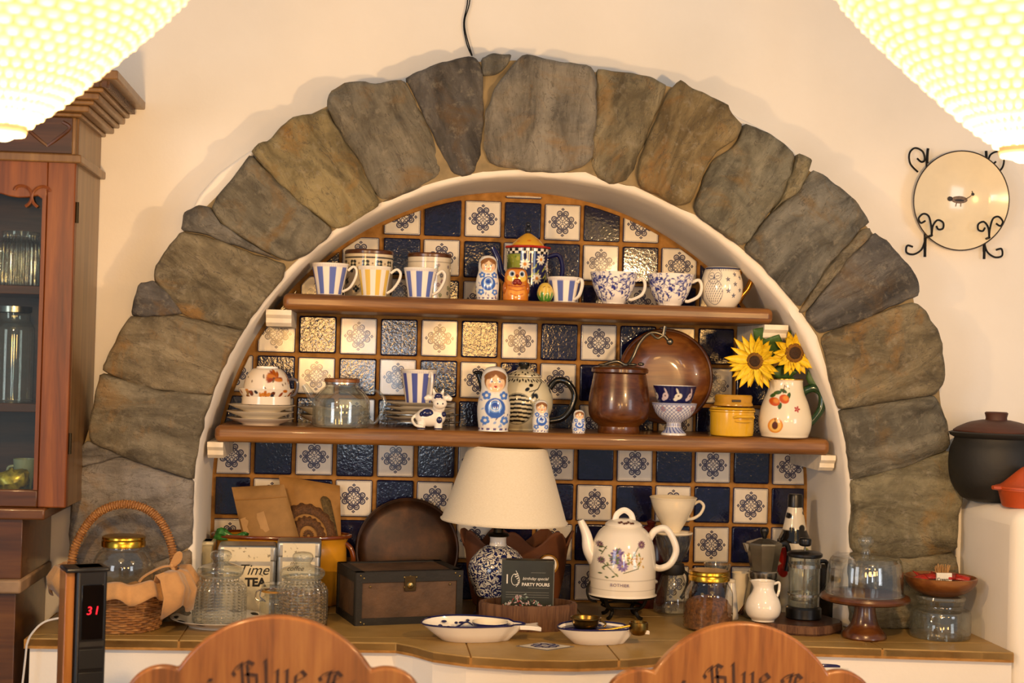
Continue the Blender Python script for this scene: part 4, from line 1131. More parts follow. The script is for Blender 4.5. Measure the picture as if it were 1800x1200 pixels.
# blue bowl nested in a footed bowl
o, s = put('footed_bowl', 'blue and white footed bowl with lattice pattern', 'bowl', 1184, -0.230, Z2)
def p_foot(t, v, r):
    u = t*34; out = pc('#8f95b5', len(t)); g_ = (np.abs(np.sin((u+v*1.1)*0.42))*np.abs(np.sin((u-v*1.1)*0.42)))
    out = ov(out, '#d5d6de', np.clip((g_-0.18)*4, 0, 1)*band(v, 22, 53)); out = ov(out, '#3d4a90', np.clip((0.10-g_)*8, 0, 1)*band(v, 22, 53)*0.8)
    for k in range(8): out = ov(out, '#8c4a5c', 0.8*(disc(u, v, -107+k*27, 46, 5)*(g_ > 0.3)))
    out = ov(out, '#d9d6d4', band(v, 14, 22)); out = ov(out, '#33418c', band(v, 15, 21)*(np.sin(t*24) > 0.2)); out = ov(out, '#aab0c8', band(v, 4, 14)); out = ov(out, '#46528f', band(v, 4, 14)*(np.sin(t*16+v*0.6) > 0.5)); return ov(out, '#e6e0d6', band(v, -1, 3.5))
m = M(s); m.lathe([(0, 0), (22, 0), (22, 3), (15, 10), (13, 15), (13, 21)]+smooth_prof([(15, 23), (28, 32), (36, 44), (40, 56)], 5), 200, p_foot, 0.7); m.lathe([(40, 56), (38.5, 56.4), (34, 44), (26, 34), (0, 27)], 48); m.build('body', PAINT, o)
o, s = put('navy_bowl', 'navy bowl with white rabbits and flowers nested in the footed bowl', 'bowl', 1185, -0.230, Z2+44*s)
def p_rab(t, v, r):
    u = t*34; out = pc('#15174a', len(t))
    for k, cx in enumerate(range(-108, 108, 24)):
        c = '#d9d3c4' if k % 2 == 0 else '#cdbcc2'
        out = ov(out, c, disc(u, v, cx+12, 24, 7, 5.5, 0.8, 0.3 if k % 2 == 0 else 0.9)); out = ov(out, c, disc(u, v, cx+10+(k % 2)*4, 33, 1.6, 5.5, 0.8, 0.4)); out = ov(out, c, disc(u, v, cx+7, 19, 4, 3))
        out = ov(out, '#6a5a50', disc(u, v, cx+12, 25, 1.6))
    return out
m = M(s); m.lathe(smooth_prof([(22, 0), (26, 6), (32, 20), (36, 34), (38, 42)], 5), 192, p_rab, 0.8); m.lathe([(38, 42), (36.8, 42.4), (33, 32), (26, 12), (0, 6)], 48); m.lathe([(0, 0), (22, 0)], 32); m.build('body', PAINT, o)

# yellow pots
YEL = plain('yellow_enamel', '#d8a827', 0.16, 0, 0.05, coat=0.3)
o, s = put('yellow_casserole', 'yellow enamel casserole with side handle on the lower shelf', 'casserole', 1286, -0.225, Z2)
m = M(s); m.lathe([(0, 0), (34, 0), (37, 2), (38, 8), (38.5, 42), (40.5, 44), (40.5, 46), (37, 46.5), (36, 8), (0, 4)], 72); m.build('body', YEL, o, angle=35)
m = M(s); m.tube(catmull([(-6, -39, 34), (0, -44, 36), (14, -45, 36), (26, -38, 36), (30, -33, 34)], 5), 2.6, 8); m.tube(catmull([(-4, -38, 28), (0, -41, 27), (14, -42, 27), (26, -35, 28)], 5), 1.4, 8); m.build('handle', YEL, o)
m = M(s); m.lathe([(0, 47), (39, 47), (40, 48), (37, 50.5), (0, 52.5)], 64); m.build('lid', YEL, o, angle=35)
o2, s = put('yellow_ramekin', 'small yellow dish turned over on the yellow casserole lid', 'dish', 1289, -0.222, Z2+52.6*s)
m = M(s); m.lathe([(31, 0), (34, 1), (34, 4), (32, 7), (33, 17), (31, 20), (0, 20.5)], 64); m.lathe([(31, 0), (0, 3)], 48); m.build('body', plain('mustard_enamel', '#bb8a25', 0.2), o2, angle=35)
m = M(s); m.box((-3, -33, 10), (16, 2, 4)); m.build('handle_slot', plain('dark_slot', '#3a2a10', 0.6), o2, bevel=0.0008)

# fruit jug
o, s = put('fruit_jug', 'cream jug painted with peaches, green handle, holding the sunflowers', 'jug', 1379, -0.232, Z2)
def p_jug(t, v, r):
    u = np.sin(t)*r; f = np.cos(t) > 0; out = pc('#e8dcc2', len(t))
    def O(c, a):
        nonlocal out; out = ov(out, c, np.where(f, a, 0))
    for (a, b, rx, ry, g_) in ((-21, 79, 6, 3.2, 0.3), (-12, 82, 6, 3, -0.5), (-4, 74, 6, 3, 1.2), (-20, 56, 6, 3, 1.3), (-28, 74, 5, 2.6, 0.8)): O('#3d5a2a', disc(u, v, a, b, rx, ry, 0.8, g_))
    O('#5a3a20', seg(u, v, -13, 78, -10, 92, 0.6)); O('#5a3a20', seg(u, v, -9, 90, -2, 86, 0.5))
    for (a, b, rr) in ((-27, 63, 7.5), (-12, 68, 8)):
        O('#c8571f', disc(u, v, a, b, rr)); O('#e39a3c', 0.8*disc(u, v, a+2.2, b+1.5, rr*0.55, soft=2.5))
    O('#d98a2a', disc(u, v, -27, 22, 11, 13)); O('#e9bb62', disc(u, v, -27, 22, 8.6, 10.6, 2)); O('#5d2f14', disc(u, v, -28, 22, 4.4, 6.8)); O('#5d2f14', seg(u, v, -28, 28, -28, 34, 0.8))
    for k in range(5):
        a = k*2*PI/5; O('#b03a34', disc(u, v, 9+3.2*math.cos(a), 51+3.2*math.sin(a), 2.6, 1.6, 0.8, a))
    return out
m = M(s); m.lathe(smooth_prof([(0, 0), (36, 0), (42, 6), (46, 20), (46, 36), (40, 60), (32, 80), (29.5, 96), (31, 102)], 6), 224, p_jug, 0.8); m.build('body', PAINT, o, angle=60)
m = M(s); m.lathe([(31, 102), (29.5, 102.5), (27, 92), (30, 75), (30, 70)], 48); m.build('inside', CREAM, o)
m = M(s); m.lathe([(30.6, 101), (31.6, 101.5), (31.6, 103), (30, 103.2)], 48); m.build('rim_line', BRASS, o)
GRH = plain('green_glaze', '#1d3a1e', 0.15, 0, 0.3, 60, coat=0.3)
m = M(s); m.tube(catmull([(28, 0, 72), (32, -4, 82), (48, -8, 88), (62, -10, 78), (62, -10, 54), (50, -8, 34), (38, -6, 22), (40, -6, 18)], 7), lambda t: 7.6-1.2*t, 12); m.build('handle', GRH, o)

# sunflowers
PETAL = plain('sunflower_petal', '#e8c524', 0.5, 0, 0.2, 80); SEED = plain('sunflower_seeds', '#3a2410', 0.85, 0, 0.5, 500, 0.8, 700); SEED2 = plain('sunflower_seed_ring', '#7a5214', 0.85, 0, 0.6, 500, 0.8, 700)
LEAF = plain('leaf_green', '#3d5c26', 0.5, 0, 0.35, 60, 0.2, 90); STEM = plain('stem_green', '#4e6a2c', 0.6)
def petal_mesh(s, ln, wd):
    m = M(s); V = []; F = []; nu, nv = 7, 5
    for i in range(nu):
        t = i/(nu-1); w_ = wd*math.sin(PI*min(0.98, 0.12+0.88*t**0.8))**0.8*(1 if t < 0.97 else 0.15)
        for j in range(nv):
            q = (j/(nv-1)-0.5)*2; V.append((q*w_*0.5, -3.0*(q*q)+2.5*t-6*t*t, t*ln))
    for i in range(nu-1):
        for j in range(nv-1): F.append((i*nv+j, i*nv+j+1, (i+1)*nv+j+1, (i+1)*nv+j))
    m.add(V, F); me = m.mesh('petal'); me.materials.append(PETAL)
    me.polygons.foreach_set('use_smooth', [True]*len(me.polygons)); return me
def leaf_obj(parent, s, pos, rot, ln, wd):
    m = M(s); V = []; F = []; nu, nv = 9, 5
    for i in range(nu):
        t = i/(nu-1); w_ = wd*(math.sin(PI*t**0.7)**0.9+0.02)
        for j in range(nv):
            q = (j/(nv-1)-0.5)*2; V.append((q*w_*0.5, 3*q*q-8*t*t+2*math.sin(t*6), t*ln))
    for i in range(nu-1):
        for j in range(nv-1): F.append((i*nv+j, i*nv+j+1, (i+1)*nv+j+1, (i+1)*nv+j))
    m.add(V, F); ob = m.build('leaf', LEAF, parent); ob.location = Vector(pos)*s; ob.rotation_euler = rot
    sd = ob.modifiers.new('solid', 'SOLIDIFY'); sd.thickness = 0.0006
    return ob
def sunflower(px, py, Y, R, tilt, label, leaves, np_=(17, 14), rd=17):
    c = at(px, py, Y); base = (o.location.x, o.location.y, Z2+60*s)
    root = thing('sunflower', label, 'flower', base, 0, 'sunflowers in the jug'); B = Vector(base)
    hd = bpy.data.objects.new('flower_head', None)
    Rm = Matrix.Rotation(tilt[1], 4, 'Z') @ Matrix.Rotation(tilt[0], 4, 'X')
    lc = (c-B)
    pm = petal_mesh(s, R-rd*0.55, 13); sd = random.Random(int(px))
    for lay in range(2):
        for k in range(np_[lay]):
            a = 2*PI*(k+0.5*lay)/np_[lay]+sd.uniform(-0.10, 0.10)
            q = link(pm, 'petal', root)
            mm = Matrix.Translation(lc) @ Rm @ Matrix.Rotation(a, 4, 'Y') @ Matrix.Translation((0, (1.2 if lay else -0.4)*s, rd*0.6*s)) @ Matrix.Rotation(sd.uniform(-0.12, 0.35)+0.12*lay, 4, 'X') @ Matrix.Rotation(sd.uniform(-0.25, 0.25), 4, 'Z')
            q.matrix_local = mm @ Matrix.Scale(sd.uniform(0.85, 1.1)*(0.92 if lay else 1), 4)
    m = M(s); X_ = Matrix.Rotation(PI/2, 4, 'X')
    m.xf = X_; m.lathe(smooth_prof([(rd, -2), (rd, 3), (rd*0.75, 6), (rd*0.6, 5)], 4), 40); q = m.build('seed_ring', SEED2, root); q.matrix_local = Matrix.Translation(lc) @ Rm
    m = M(s); m.xf = X_; m.lathe(smooth_prof([(rd*0.66, 3), (rd*0.6, 6), (rd*0.35, 7.2), (0, 6.4)], 4), 40); m.lathe([(0, -4), (rd*0.9, -3), (rd, -2)], 40); q = m.build('seed_disc', SEED, root); q.matrix_local = Matrix.Translation(lc) @ Rm
    bk = lc+Rm.to_3x3() @ Vector((0, 4*s, 0)); m = M()
    m.tube(catmull([(0, 0, -0.05), (0, 0, 0.02), bk*0.55+Vector((0, 0.012, 0.012)), bk], 6), 2.6*s, 8); m.build('stem', STEM, root)
    for (dx, dz, dy, rot, ln, wd) in leaves: leaf_obj(root, s, (lc/s)+Vector((dx, dy, dz)), rot, ln, wd)
jug_o, jug_s = o, s
sunflower(1396, 620, -0.262, 40, (0.08, 0.05), 'sunflower facing the camera at the right of the jug', [(-30, 10, 14, (0.2, -1.0, 0), 56, 44), (30, -30, 16, (0.3, 2.3, 0.2), 52, 32), (6, 26, 16, (0.3, -0.3, 0.2), 26, 24), (42, -36, 18, (0.2, 2.75, 0.3), 50, 30)])
sunflower(1328, 634, -0.258, 50, (0.14, -0.55), 'sunflower turned to the left with drooping petals, left of the jug', [(22, 2, 12, (0.3, 0.35, 0), 52, 46), (34, -20, 14, (0.2, 1.5, 0), 44, 28), (46, -30, 16, (0.2, 1.9, 0), 40, 26)], rd=15)
for k, (px_, py_, r0, ln) in enumerate(((1322, 660, 2.9, 40), (1345, 668, 3.3, 42))):
    pass
# ================================================================ on the counter
# ---- wicker basket with cloth lining
WICK = wood('wicker', '#5c3516', '#8d5d2c', '#b5844a', 'X', 3.0, 0.65, 0.0)
CLOTH = plain('tan_cloth', '#b98a55', 0.9, 0, 0.12, 40, 0.3, 300, sheen=0.3)
o, s = putc('wicker_basket', 'wicker basket with arched handle and tan cloth lining by the stone foot', 'basket', 213, 1114, 60)
RB, RT, HB_ = 62, 88, 86
def wr(h): return RB+(RT-RB)*(h/HB_)**0.8
NS = 34
m = M(s)
for k in range(20):
    h = 3+k*(HB_-4)/19
    m.tube([((wr(h)+1.9*math.cos(a*NS/2+PI*(k % 2)))*math.sin(a), -(wr(h)+1.9*math.cos(a*NS/2+PI*(k % 2)))*math.cos(a), h+0.5*math.sin(a*7+k)) for a in np.linspace(-PI, PI, NS*4, endpoint=False)], 2.5, 6, closed=True)
m.build('woven_wall', WICK, o, kind='stuff')
m = M(s)
for k in range(NS):
    a = 2*PI*(k+0.5)/NS; m.tube([(wr(h)*math.sin(a), -wr(h)*math.cos(a), h) for h in (0, 30, 70, HB_)], 2.2, 6)
m.build('stakes', WICK, o, kind='stuff')
m = M(s); m.lathe([(0, 1), (RB+1, 1), (RB+2, 4), (0, 4)], 40); m.build('base', WICK, o)
m = M(s)
HP = catmull([(-RT+2, 0, HB_-14), (-RT+1, 0, HB_+40), (-RT+20, 0, HB_+88), (-RT*0.45, 0, HB_+119), (2, 0, HB_+131), (RT*0.5, 0, HB_+119), (RT-16, 0, HB_+86), (RT-1, 0, HB_+38), (RT-2, 0, HB_-14)], 10)
m.tube(HP, 6.0, 10); m.build('handle', WICK, o)
m = M(s); W_ = []
for i in range(len(HP)*7):
    t = i/7; k = min(len(HP)-2, int(t)); p = HP[k].lerp(HP[k+1], t-k); tg = (HP[k+1]-HP[k]).normalized(); n1 = tg.cross(Vector((0, 1, 0))).normalized(); n2 = Vector((0, 1, 0)); a = i*0.95
    W_.append(p+n1*(6.6*math.cos(a))+n2*(6.6*math.sin(a)))
m.tube(W_, 1.9, 5); m.build('handle_wrap', WICK, o, kind='stuff')
# ruffled cloth turned over the rim
def ruffle(m, R0, prof, n=120, amp=5, seed=1, a0=-PI, a1=PI):
    V = []; F = []; k = len(prof); q = random.Random(seed); ph = [q.uniform(0, 6) for _ in range(4)]
    cl = abs(a1-a0-2*PI) < 1e-6
    for i in range(n):
        a = a0+(a1-a0)*i/(n if cl else n-1)
        w_ = math.sin(a*13+ph[0])*0.6+math.sin(a*22+ph[1])*0.35+math.sin(a*7+ph[2])*0.6
        for j, (dr, h) in enumerate(prof):
            e = j/(k-1); r = R0+dr+amp*w_*e; hh = h+amp*0.9*e*math.sin(a*9+ph[3])+amp*0.5*e*w_
            V.append((r*math.sin(a), -r*math.cos(a), hh))
    for i in range(n if cl else n-1):
        for j in range(k-1): F.append((i*k+j, ((i+1) % n)*k+j, ((i+1) % n)*k+j+1, i*k+j+1))
    m.add(V, F)
m = M(s); ruffle(m, RT, [(-12, HB_-34), (-6, HB_-12), (-2, HB_+2), (3, HB_+5), (8, HB_+2), (13, HB_-8), (17, HB_-16), (19, HB_-24)], amp=7); cl = m.build('cloth_lining', CLOTH, o, angle=80); cl.modifiers.new('s', 'SOLIDIFY').thickness = 0.0012
m = M(s); ruffle(m, RT, [(2, HB_-2), (12, HB_+18), (26, HB_+22), (36, HB_+2), (30, HB_-22)], 46, 8, 5, -2.1, -0.75); q = m.build('cloth_flap', CLOTH, o, angle=80); q.modifiers.new('s', 'SOLIDIFY').thickness = 0.0012
m = M(s); ruffle(m, RT, [(0, HB_-6), (10, HB_+20), (26, HB_+16), (40, HB_-10), (34, HB_-44)], 46, 9, 8, 0.75, 2.0); q = m.build('cloth_flap', CLOTH, o, angle=80); q.modifiers.new('s', 'SOLIDIFY').thickness = 0.0012
m = M(s); bx, by, bz = RT-2, -16, HB_+26
m.tube(catmull([(bx, by, bz), (bx+8, by-4, bz+18), (bx+14, by-4, bz+22), (bx+12, by-3, bz+10), (bx, by, bz)], 5), 2.4, 6, flat=2.0); m.tube(catmull([(bx, by, bz), (bx-18, by-8, bz-2), (bx-44, by-20, bz-16), (bx-52, by-24, bz-26)], 5), 2.2, 6, flat=2.0); m.tube(catmull([(bx, by, bz), (bx+6, by-4, bz-14), (bx+2, by-6, bz-32)], 5), 2.2, 6, flat=2.0); m.ball((bx, by-2, bz), 4)
m.build('bow', CLOTH, o)
bask_o, bask_s = o, s
# jar with gold lid in the basket
o, s = put('lidded_glass_jar', 'large round glass jar with gold lid inside the wicker basket', 'jar', 213, bask_o.location.y, ZC+0.012, 'jars with gold lids')
m = M(s); body = smooth_prof([(50, 4), (52, 30), (52, 85), (50, 108), (42, 124), (36, 130), (35.5, 138)], 5); m.lathe([(0, 2)]+body, 64); m.build('glass_body', GLASS_SOFT, o)
m = M(s); m.lathe([(0, 152), (34, 152), (37, 150.5), (37.5, 147), (36.5, 145), (38, 142), (38, 134), (36, 133)], 72, rmod=None); m.build('lid', GOLDLID, o, angle=30)
m = M(s); ruffle(m, 44, [(-30, 26), (-10, 30), (4, 46), (8, 62)], 60, 4, 12); m.build('cloth_inside', CLOTH, o, angle=80)

# ---- plate with the pressed-glass cookie jars
def cube_bump(g):
    o_ = g.sep(g.coord('Object'))
    a = g.m('MULTIPLY', g.m('ARCTAN2', o_[0], o_[1]), 14.0); u = g.m('SINE', a); v = g.m('SINE', g.m('MULTIPLY', o_[2], 480.0))
    return g.bump(g.m('MULTIPLY', g.m('MAXIMUM', g.m('ABSOLUTE', u), g.m('ABSOLUTE', v)), 1.0), 0.9, 0.006)
GLASS_PRESS = glass('pressed_glass', '#f4f5f0', 0.08, cube_bump, 0.20, 0.08)
GLASS_RIB = glass('ribbed_glass', '#f0f2ee', 0.05, lambda g: g.bump(g.m('SINE', g.m('MULTIPLY', g.m('ARCTAN2', g.sep(g.coord('Object'))[0], g.sep(g.coord('Object'))[1]), 30.0)), 0.7, 0.004), 0.12, 0.03)
o, s = putc('serving_plate', 'white plate with dark rim pattern under the pressed glass jar', 'plate', 384, 1109, 60)
m = M(s); m.lathe(plate_prof(84, 15, 0.62), 80); m.build('dish', PORC, o, angle=50)
m = M(s)
for k in range(10):
    a = 2*PI*k/10-2.2; m.tube([(74*math.sin(a+d), -74*math.cos(a+d), 11.8+0.9*math.cos(d*3)) for d in np.linspace(-0.2, 0.2, 8)], lambda t: 2.6*math.sin(PI*min(1, max(0.06, t))), 6, flat=2.0)
m.build('painted_rim', INK, o, kind='stuff')
pl_o, pl_s = o, s
def cookie_jar(px, Y, z, label, R=47, fill=None):
    o, s = put('cookie_jar', label, 'jar', px, Y, z, 'pressed glass jars with knob lids')
    m = M(s); m.lathe([(0, 1), (R*0.9, 1)]+smooth_prof([(R*0.96, 3), (R, 14), (R, 54), (R*0.97, 64), (R*0.84, 73), (R*0.72, 77), (R*0.70, 84)], 5), 72, rmod=lambda R_, H, T: R_*(1+0.012*np.cos(T*14)*(H < 68)*(H > 4))); m.build('glass_body', GLASS_PRESS, o)
    m = M(s); m.lathe(smooth_prof([(R*0.66, 84), (R*0.82, 86), (R*0.86, 92), (R*0.80, 98), (R*0.55, 103), (R*0.34, 106), (R*0.30, 109), (R*0.37, 114), (R*0.40, 120), (R*0.32, 126), (R*0.12, 128), (0, 128)], 4), 56); m.build('lid', GLASS_SOFT, o)
    m = M(s); m.lathe([(R*0.70, 82), (R*0.78, 83), (R*0.78, 85.5), (R*0.68, 86)], 56); m.build('seal_ring', glass('seal', '#d5d8d2', 0.2, None, 0.2, 0.25), o)
    if fill:
        q = random.Random(4); m = M(s)
        for k in range(240):
            a, rr, h = q.uniform(0, 2*PI), (R-6)*math.sqrt(q.random()), q.uniform(5, 60)
            if rr < R-18 and h < 52: rr = R-8
            m.ball((rr*math.sin(a), -rr*math.cos(a), h), (q.uniform(3, 6), q.uniform(3, 6), q.uniform(2, 4)), 6, 4)
        m.build('contents', fill, o, kind='stuff')
cookie_jar(385, pl_o.location.y, ZC+3.4*pl_s, 'pressed glass jar with knob lid standing on the white plate')
p2 = onz(529, 1106, ZC)
cookie_jar(529, p2.y+0.055, ZC, 'glass jar with knob lid full of pale sweets, right of the clip jar', 46, plain('pale_sweets', '#a3865a', 0.6, 0, 0.5, 60))
# clip-top jar
o, s = putc('clip_top_jar', 'small clip-top glass jar with amber seal behind the two knob-lidded jars', 'jar', 483, 1101, 26)
m = M(s); m.lathe([(0, 1)]+smooth_prof([(26, 2), (27, 10), (27, 38), (24, 46), (20, 50), (20, 56)], 4), 48); m.build('glass_body', GLASS_SOFT, o)
m = M(s); m.lathe([(19, 57), (25, 57), (25, 60), (19, 60)], 48); m.build('rubber_seal', plain('amber_rubber', '#a3762b', 0.5), o)
m = M(s); m.lathe(smooth_prof([(22, 61), (25, 62), (24, 69), (18, 72), (0, 73)], 4), 48); m.build('lid', GLASS_SOFT, o)
m = M(s); m.tube(catmull([(-22, -6, 60), (-32, -8, 58), (-34, -8, 46), (-26, -10, 42), (-20, -12, 44)], 5), 1.3, 6); m.tube(catmull([(-24, -12, 64), (-26, -14, 50), (-16, -18, 42)], 5), 1.3, 6); m.build('wire_clip', STEEL, o)

# ---- tea and coffee tins
TIN = plain('galvanised_tin', '#a9aaa8', 0.38, 0.85, 0.2, 25); TINP = None
def tin_label():
    g = G('speckled_label'); v = g.coord(); f = g.noise(v, 120, 4.0, 0.6); a = g.vor(v, 70)
    c = g.mix(g.m('MULTIPLY', g.fr(f, 0.56, 0.66), g.m('LESS_THAN', a, 0.42)), '#dfd2b2', '#8b7d62'); return g.bsdf(c, 0.5)
TINL = tin_label()
def tin(name, label, px0, px1, ptop, Y, depth, rot, words):
    Xa, Xb = xat(px0, Y, ZC+0.1), xat(px1, Y, ZC+0.1); zt = at((px0+px1)/2, ptop, Y).z; w_ = Xb-Xa; h = zt-ZC
    o = thing(name, label, 'tin', ((Xa+Xb)/2, Y+depth/2, ZC), rot, 'storage tins')
    m = M(); m.box((0, 0, h*0.5-0.002), (w_, depth, h-0.004)); m.build('body', TIN, o, bevel=0.008, bseg=4)
    m = M(); m.box((0, 0, h-0.022), (w_+0.002, depth+0.002, 0.040)); m.build('lid', TIN, o, bevel=0.008, bseg=4)
    m = M(); m.box((0, -depth/2-0.0006, h-0.022), (w_-0.026, 0.0016, 0.032)); m.build('lid_label', TINL, o)
    m = M(); m.box((0, -depth/2-0.0002, (h-0.044)/2), (w_-0.026, 0.0016, h-0.052)); m.build('front_label', TINL, o)
    for (txt, size, x, z, sh, bo) in words: text_obj(txt, size, INK, o, (x, -depth/2-0.0012, h+z), shear=sh, bold=bo)
    return o
tin('tea_tin', 'galvanised tea tin with speckled label in front of the yellow crock', 381, 483, 957, -0.258, 0.085, 0.05, [('Time', 0.034, 0.014, -0.058, 0.35, 0), ('TEA', 0.026, 0.020, -0.086, 0, 0.0012)])
tin('coffee_tin', 'galvanised tin with speckled label and faint script right of the tea tin', 485, 562, 950, -0.250, 0.082, 0.03, [('the', 0.012, -0.012, -0.052, 0.35, 0), ('coffee', 0.016, -0.008, -0.064, 0.35, 0)])
o = thing('side_tin', 'narrow cream tin squeezed against the niche jamb left of the tea tin', 'tin', (xat(364, -0.17, ZC+0.1), -0.155, ZC), 0.0)
h_ = at(364, 950, -0.17).z-ZC; m = M(); m.box((0, 0, h_*0.5), (0.029, 0.06, h_)); m.build('body', plain('cream_tin', '#b3a988', 0.35, 0.4), o, bevel=0.006, bseg=3); m = M(); m.box((0, 0, h_-0.006), (0.031, 0.062, 0.012)); m.build('lid', plain('cream_tin_lid', '#c5bda0', 0.35, 0.4), o, bevel=0.004)

# ---- yellow oval crock with kraft bags
YC = plain('honey_glaze', '#c98f24', 0.15, 0, 0.2, 14, coat=0.4); YR = plain('brown_glaze_rim', '#6d3613', 0.15, 0, 0.3, 30, coat=0.4)
o, s = put('oval_crock', 'wide honey yellow glazed crock with brown rim behind the tins', 'crock', 492, -0.085, ZC)
zr = (at(560, 945, -0.12).z-ZC)/s
m = M(s); m.xf = Matrix.Diagonal((1.0, 0.46, 1, 1))
m.lathe([(0, 0), (100, 0), (104, 3)]+smooth_prof([(112, 20), (115, 50), (114, zr-30), (113, zr-12), (118, zr-2), (121, zr)], 4)+[(117, zr+1)]+[(108, zr-10), (108, 20), (0, 12)], 88); m.build('body', YC, o, angle=50)
m = M(s); m.xf = Matrix.Diagonal((1.0, 0.46, 1, 1)); m.tube([(119.5*math.cos(a), 119.5*math.sin(a), zr+1) for a in np.linspace(0, 2*PI, 72, endpoint=False)], 3.4, 8, closed=True); m.build('rim', YR, o)
m = M(s); m.tube(catmull([(112, -4, zr-12), (122, -6, zr-22), (126, -6, zr-46), (114, -4, zr-64)], 5), 4.5, 10); m.build('handle', YR, o)
KRAFT = plain('kraft_paper', '#94703f', 0.75, 0, 0.14, 30, 0.4, 70); KRAFT2 = plain('kraft_paper_orange', '#9c7136', 0.72, 0, 0.14, 30, 0.4, 70)
def bag(name, label, quad, Y, mat, lean, th=0.02):
    """stand-up pouch from four photo corners (top-left, top-right, bottom-right, bottom-left)"""
    W = [at(x, y, Y) for x, y in quad]; base = (W[2]+W[3])/2; base.z = min(W[2].z, W[3].z)
    o = thing(name, label, 'bag', (base.x, Y, base.z)); nu, nv = 11, 9; V = []; F = []
    for sd in (-1, 1):
        for i in range(nv):
            b = i/(nv-1)
            for j in range(nu):
                a = j/(nu-1); p = W[3].lerp(W[2], a).lerp(W[0].lerp(W[1], a), b)-Vector((base.x, Y, base.z))
                bulge = th*(math.sin(PI*a)**0.7)*(1-b)**0.6+0.0006; cr = 0.0022*mnoise.noise(Vector((a*7+Y*50, b*6, 2.0)))*min(1, 6*a*(1-a)+0.1)
                V.append((p.x, lean*b+sd*bulge+cr, p.z))
    N_ = nu*nv
    for sd in (0, 1):
        for i in range(nv-1):
            for j in range(nu-1):
                f = (sd*N_+i*nu+j, sd*N_+i*nu+j+1, sd*N_+(i+1)*nu+j+1, sd*N_+(i+1)*nu+j); F.append(f if sd == 0 else f[::-1])
    ed = [i for i in range(nu)]+[i*nu+nu-1 for i in range(1, nv)]+[(nv-1)*nu+j for j in range(nu-2, -1, -1)]+[i*nu for i in range(nv-2, 0, -1)]
    for a, b in zip(ed, ed[1:]+ed[:1]): F.append((b, a, a+N_, b+N_))
    m = M(); m.add(V, F); m.build('pouch', mat, o, angle=70); return o, W, base
def onbag(W, base, Y, a, b, lean, th):
    p = W[3].lerp(W[2], a).lerp(W[0].lerp(W[1], a), b)-base
    return Vector((p.x, lean*b-(th*(math.sin(PI*a)**0.7)*(1-b)**0.6+0.0026), p.z))
q1 = [(405, 858), (498, 853), (530, 958), (432, 968)]; q2 = [(488, 838), (597, 856), (600, 962), (505, 966)]
o, W, base = bag('kraft_bag', 'orange kraft pouch with brown printed rings at the right of the crock', q2, -0.075, KRAFT2, 0.045, 0.02)
PRN = plain('brown_print', '#5a3a1c', 0.8, 0, 0.5, 260); 
def on2(a, b): return onbag(W, base, -0.075, a, b, 0.045, 0.02)
def flat_print(parent, cx, cy, fn, name, mat):
    m = M(); V = []; F = []
    for i in range(len(fn)): V.append(on2(*fn[i]))
    return V
def ribbon(parent, pairs, name, mat):
    m = M(); V = []
    for (p, q) in pairs: V += [on2(*p)+Vector((0, -0.0012, 0)), on2(*q)+Vector((0, -0.0012, 0))]
    m.add(V, [(2*i, 2*i+2, 2*i+3, 2*i+1) for i in range(len(pairs)-1)]); ob = m.build(name, mat, parent, smooth=True); ob.modifiers.new('s', 'SOLIDIFY').thickness = 0.0006
def rp(r, a): return (min(0.98, max(0.02, 0.42+r*0.98*math.cos(a))), max(0.02, 0.20+r*0.92*math.sin(a)))
for (r0, r1) in ((0.34, 0.50), (0.16, 0.30), (0.03, 0.09)):
    ribbon(o, [(rp(r0, a), rp(r1+0.015*math.sin(a*19), a)) for a in np.linspace(-0.35, PI+0.35, 48)], 'printed_ring', PRN)
ribbon(o, [((0.74+0.16*t-0.085*w_, 0.80-0.72*t), (0.74+0.16*t+0.085*w_, 0.80-0.72*t)) for t, w_ in ((0, 0.3), (0.03, 0.7), (0.08, 1), (0.5, 0.95), (1.0, 0.8))], 'printed_leaf', plain('olive_print', '#5c4a28', 0.8, 0, 0.5, 200))
o, W, base = bag('kraft_bag', 'plain kraft pouch with pale label patch at the left of the crock', q1, -0.105, KRAFT, 0.03, 0.018)
m = M(); P = [onbag(W, base, 0, a, b, 0.03, 0.018) for a, b in ((0.03, 0.50), (0.50, 0.60), (0.52, 0.30), (0.05, 0.12))]; m.add(P, [(0, 1, 2, 3)]); m.build('paper_patch', plain('pale_kraft', '#b08a58', 0.7), o)
m = M(); m.tube([onbag(W, base, 0, a, 0.80, 0.03, 0.018) for a in np.linspace(0.01, 0.99, 10)], 0.0012, 6); m.build('zip_seam', KRAFT2, o)
o = thing('green_packet', 'small shiny green packet tucked into the left end of the crock', 'packet', tuple(at(402, 944, -0.125)))
m = M(); V = []
for i in range(5):
    for j in range(9):
        a, b = j/8, i/4; V.append(((a-0.5)*0.075+0.01*b, -0.006*math.sin(PI*a)+0.006*mnoise.noise(Vector((a*6, b*5, 1))), 0.026*b*(1-0.55*a)+0.006*math.sin(a*9)*b-0.006))
m.add(V, [(i*9+j, i*9+j+1, (i+1)*9+j+1, (i+1)*9+j) for i in range(4) for j in range(8)]); q = m.build('wrapper', plain('green_foil', '#2f6b2a', 0.25, 0.2, 0.6, 120), o); q.modifiers.new('s', 'SOLIDIFY').thickness = 0.003

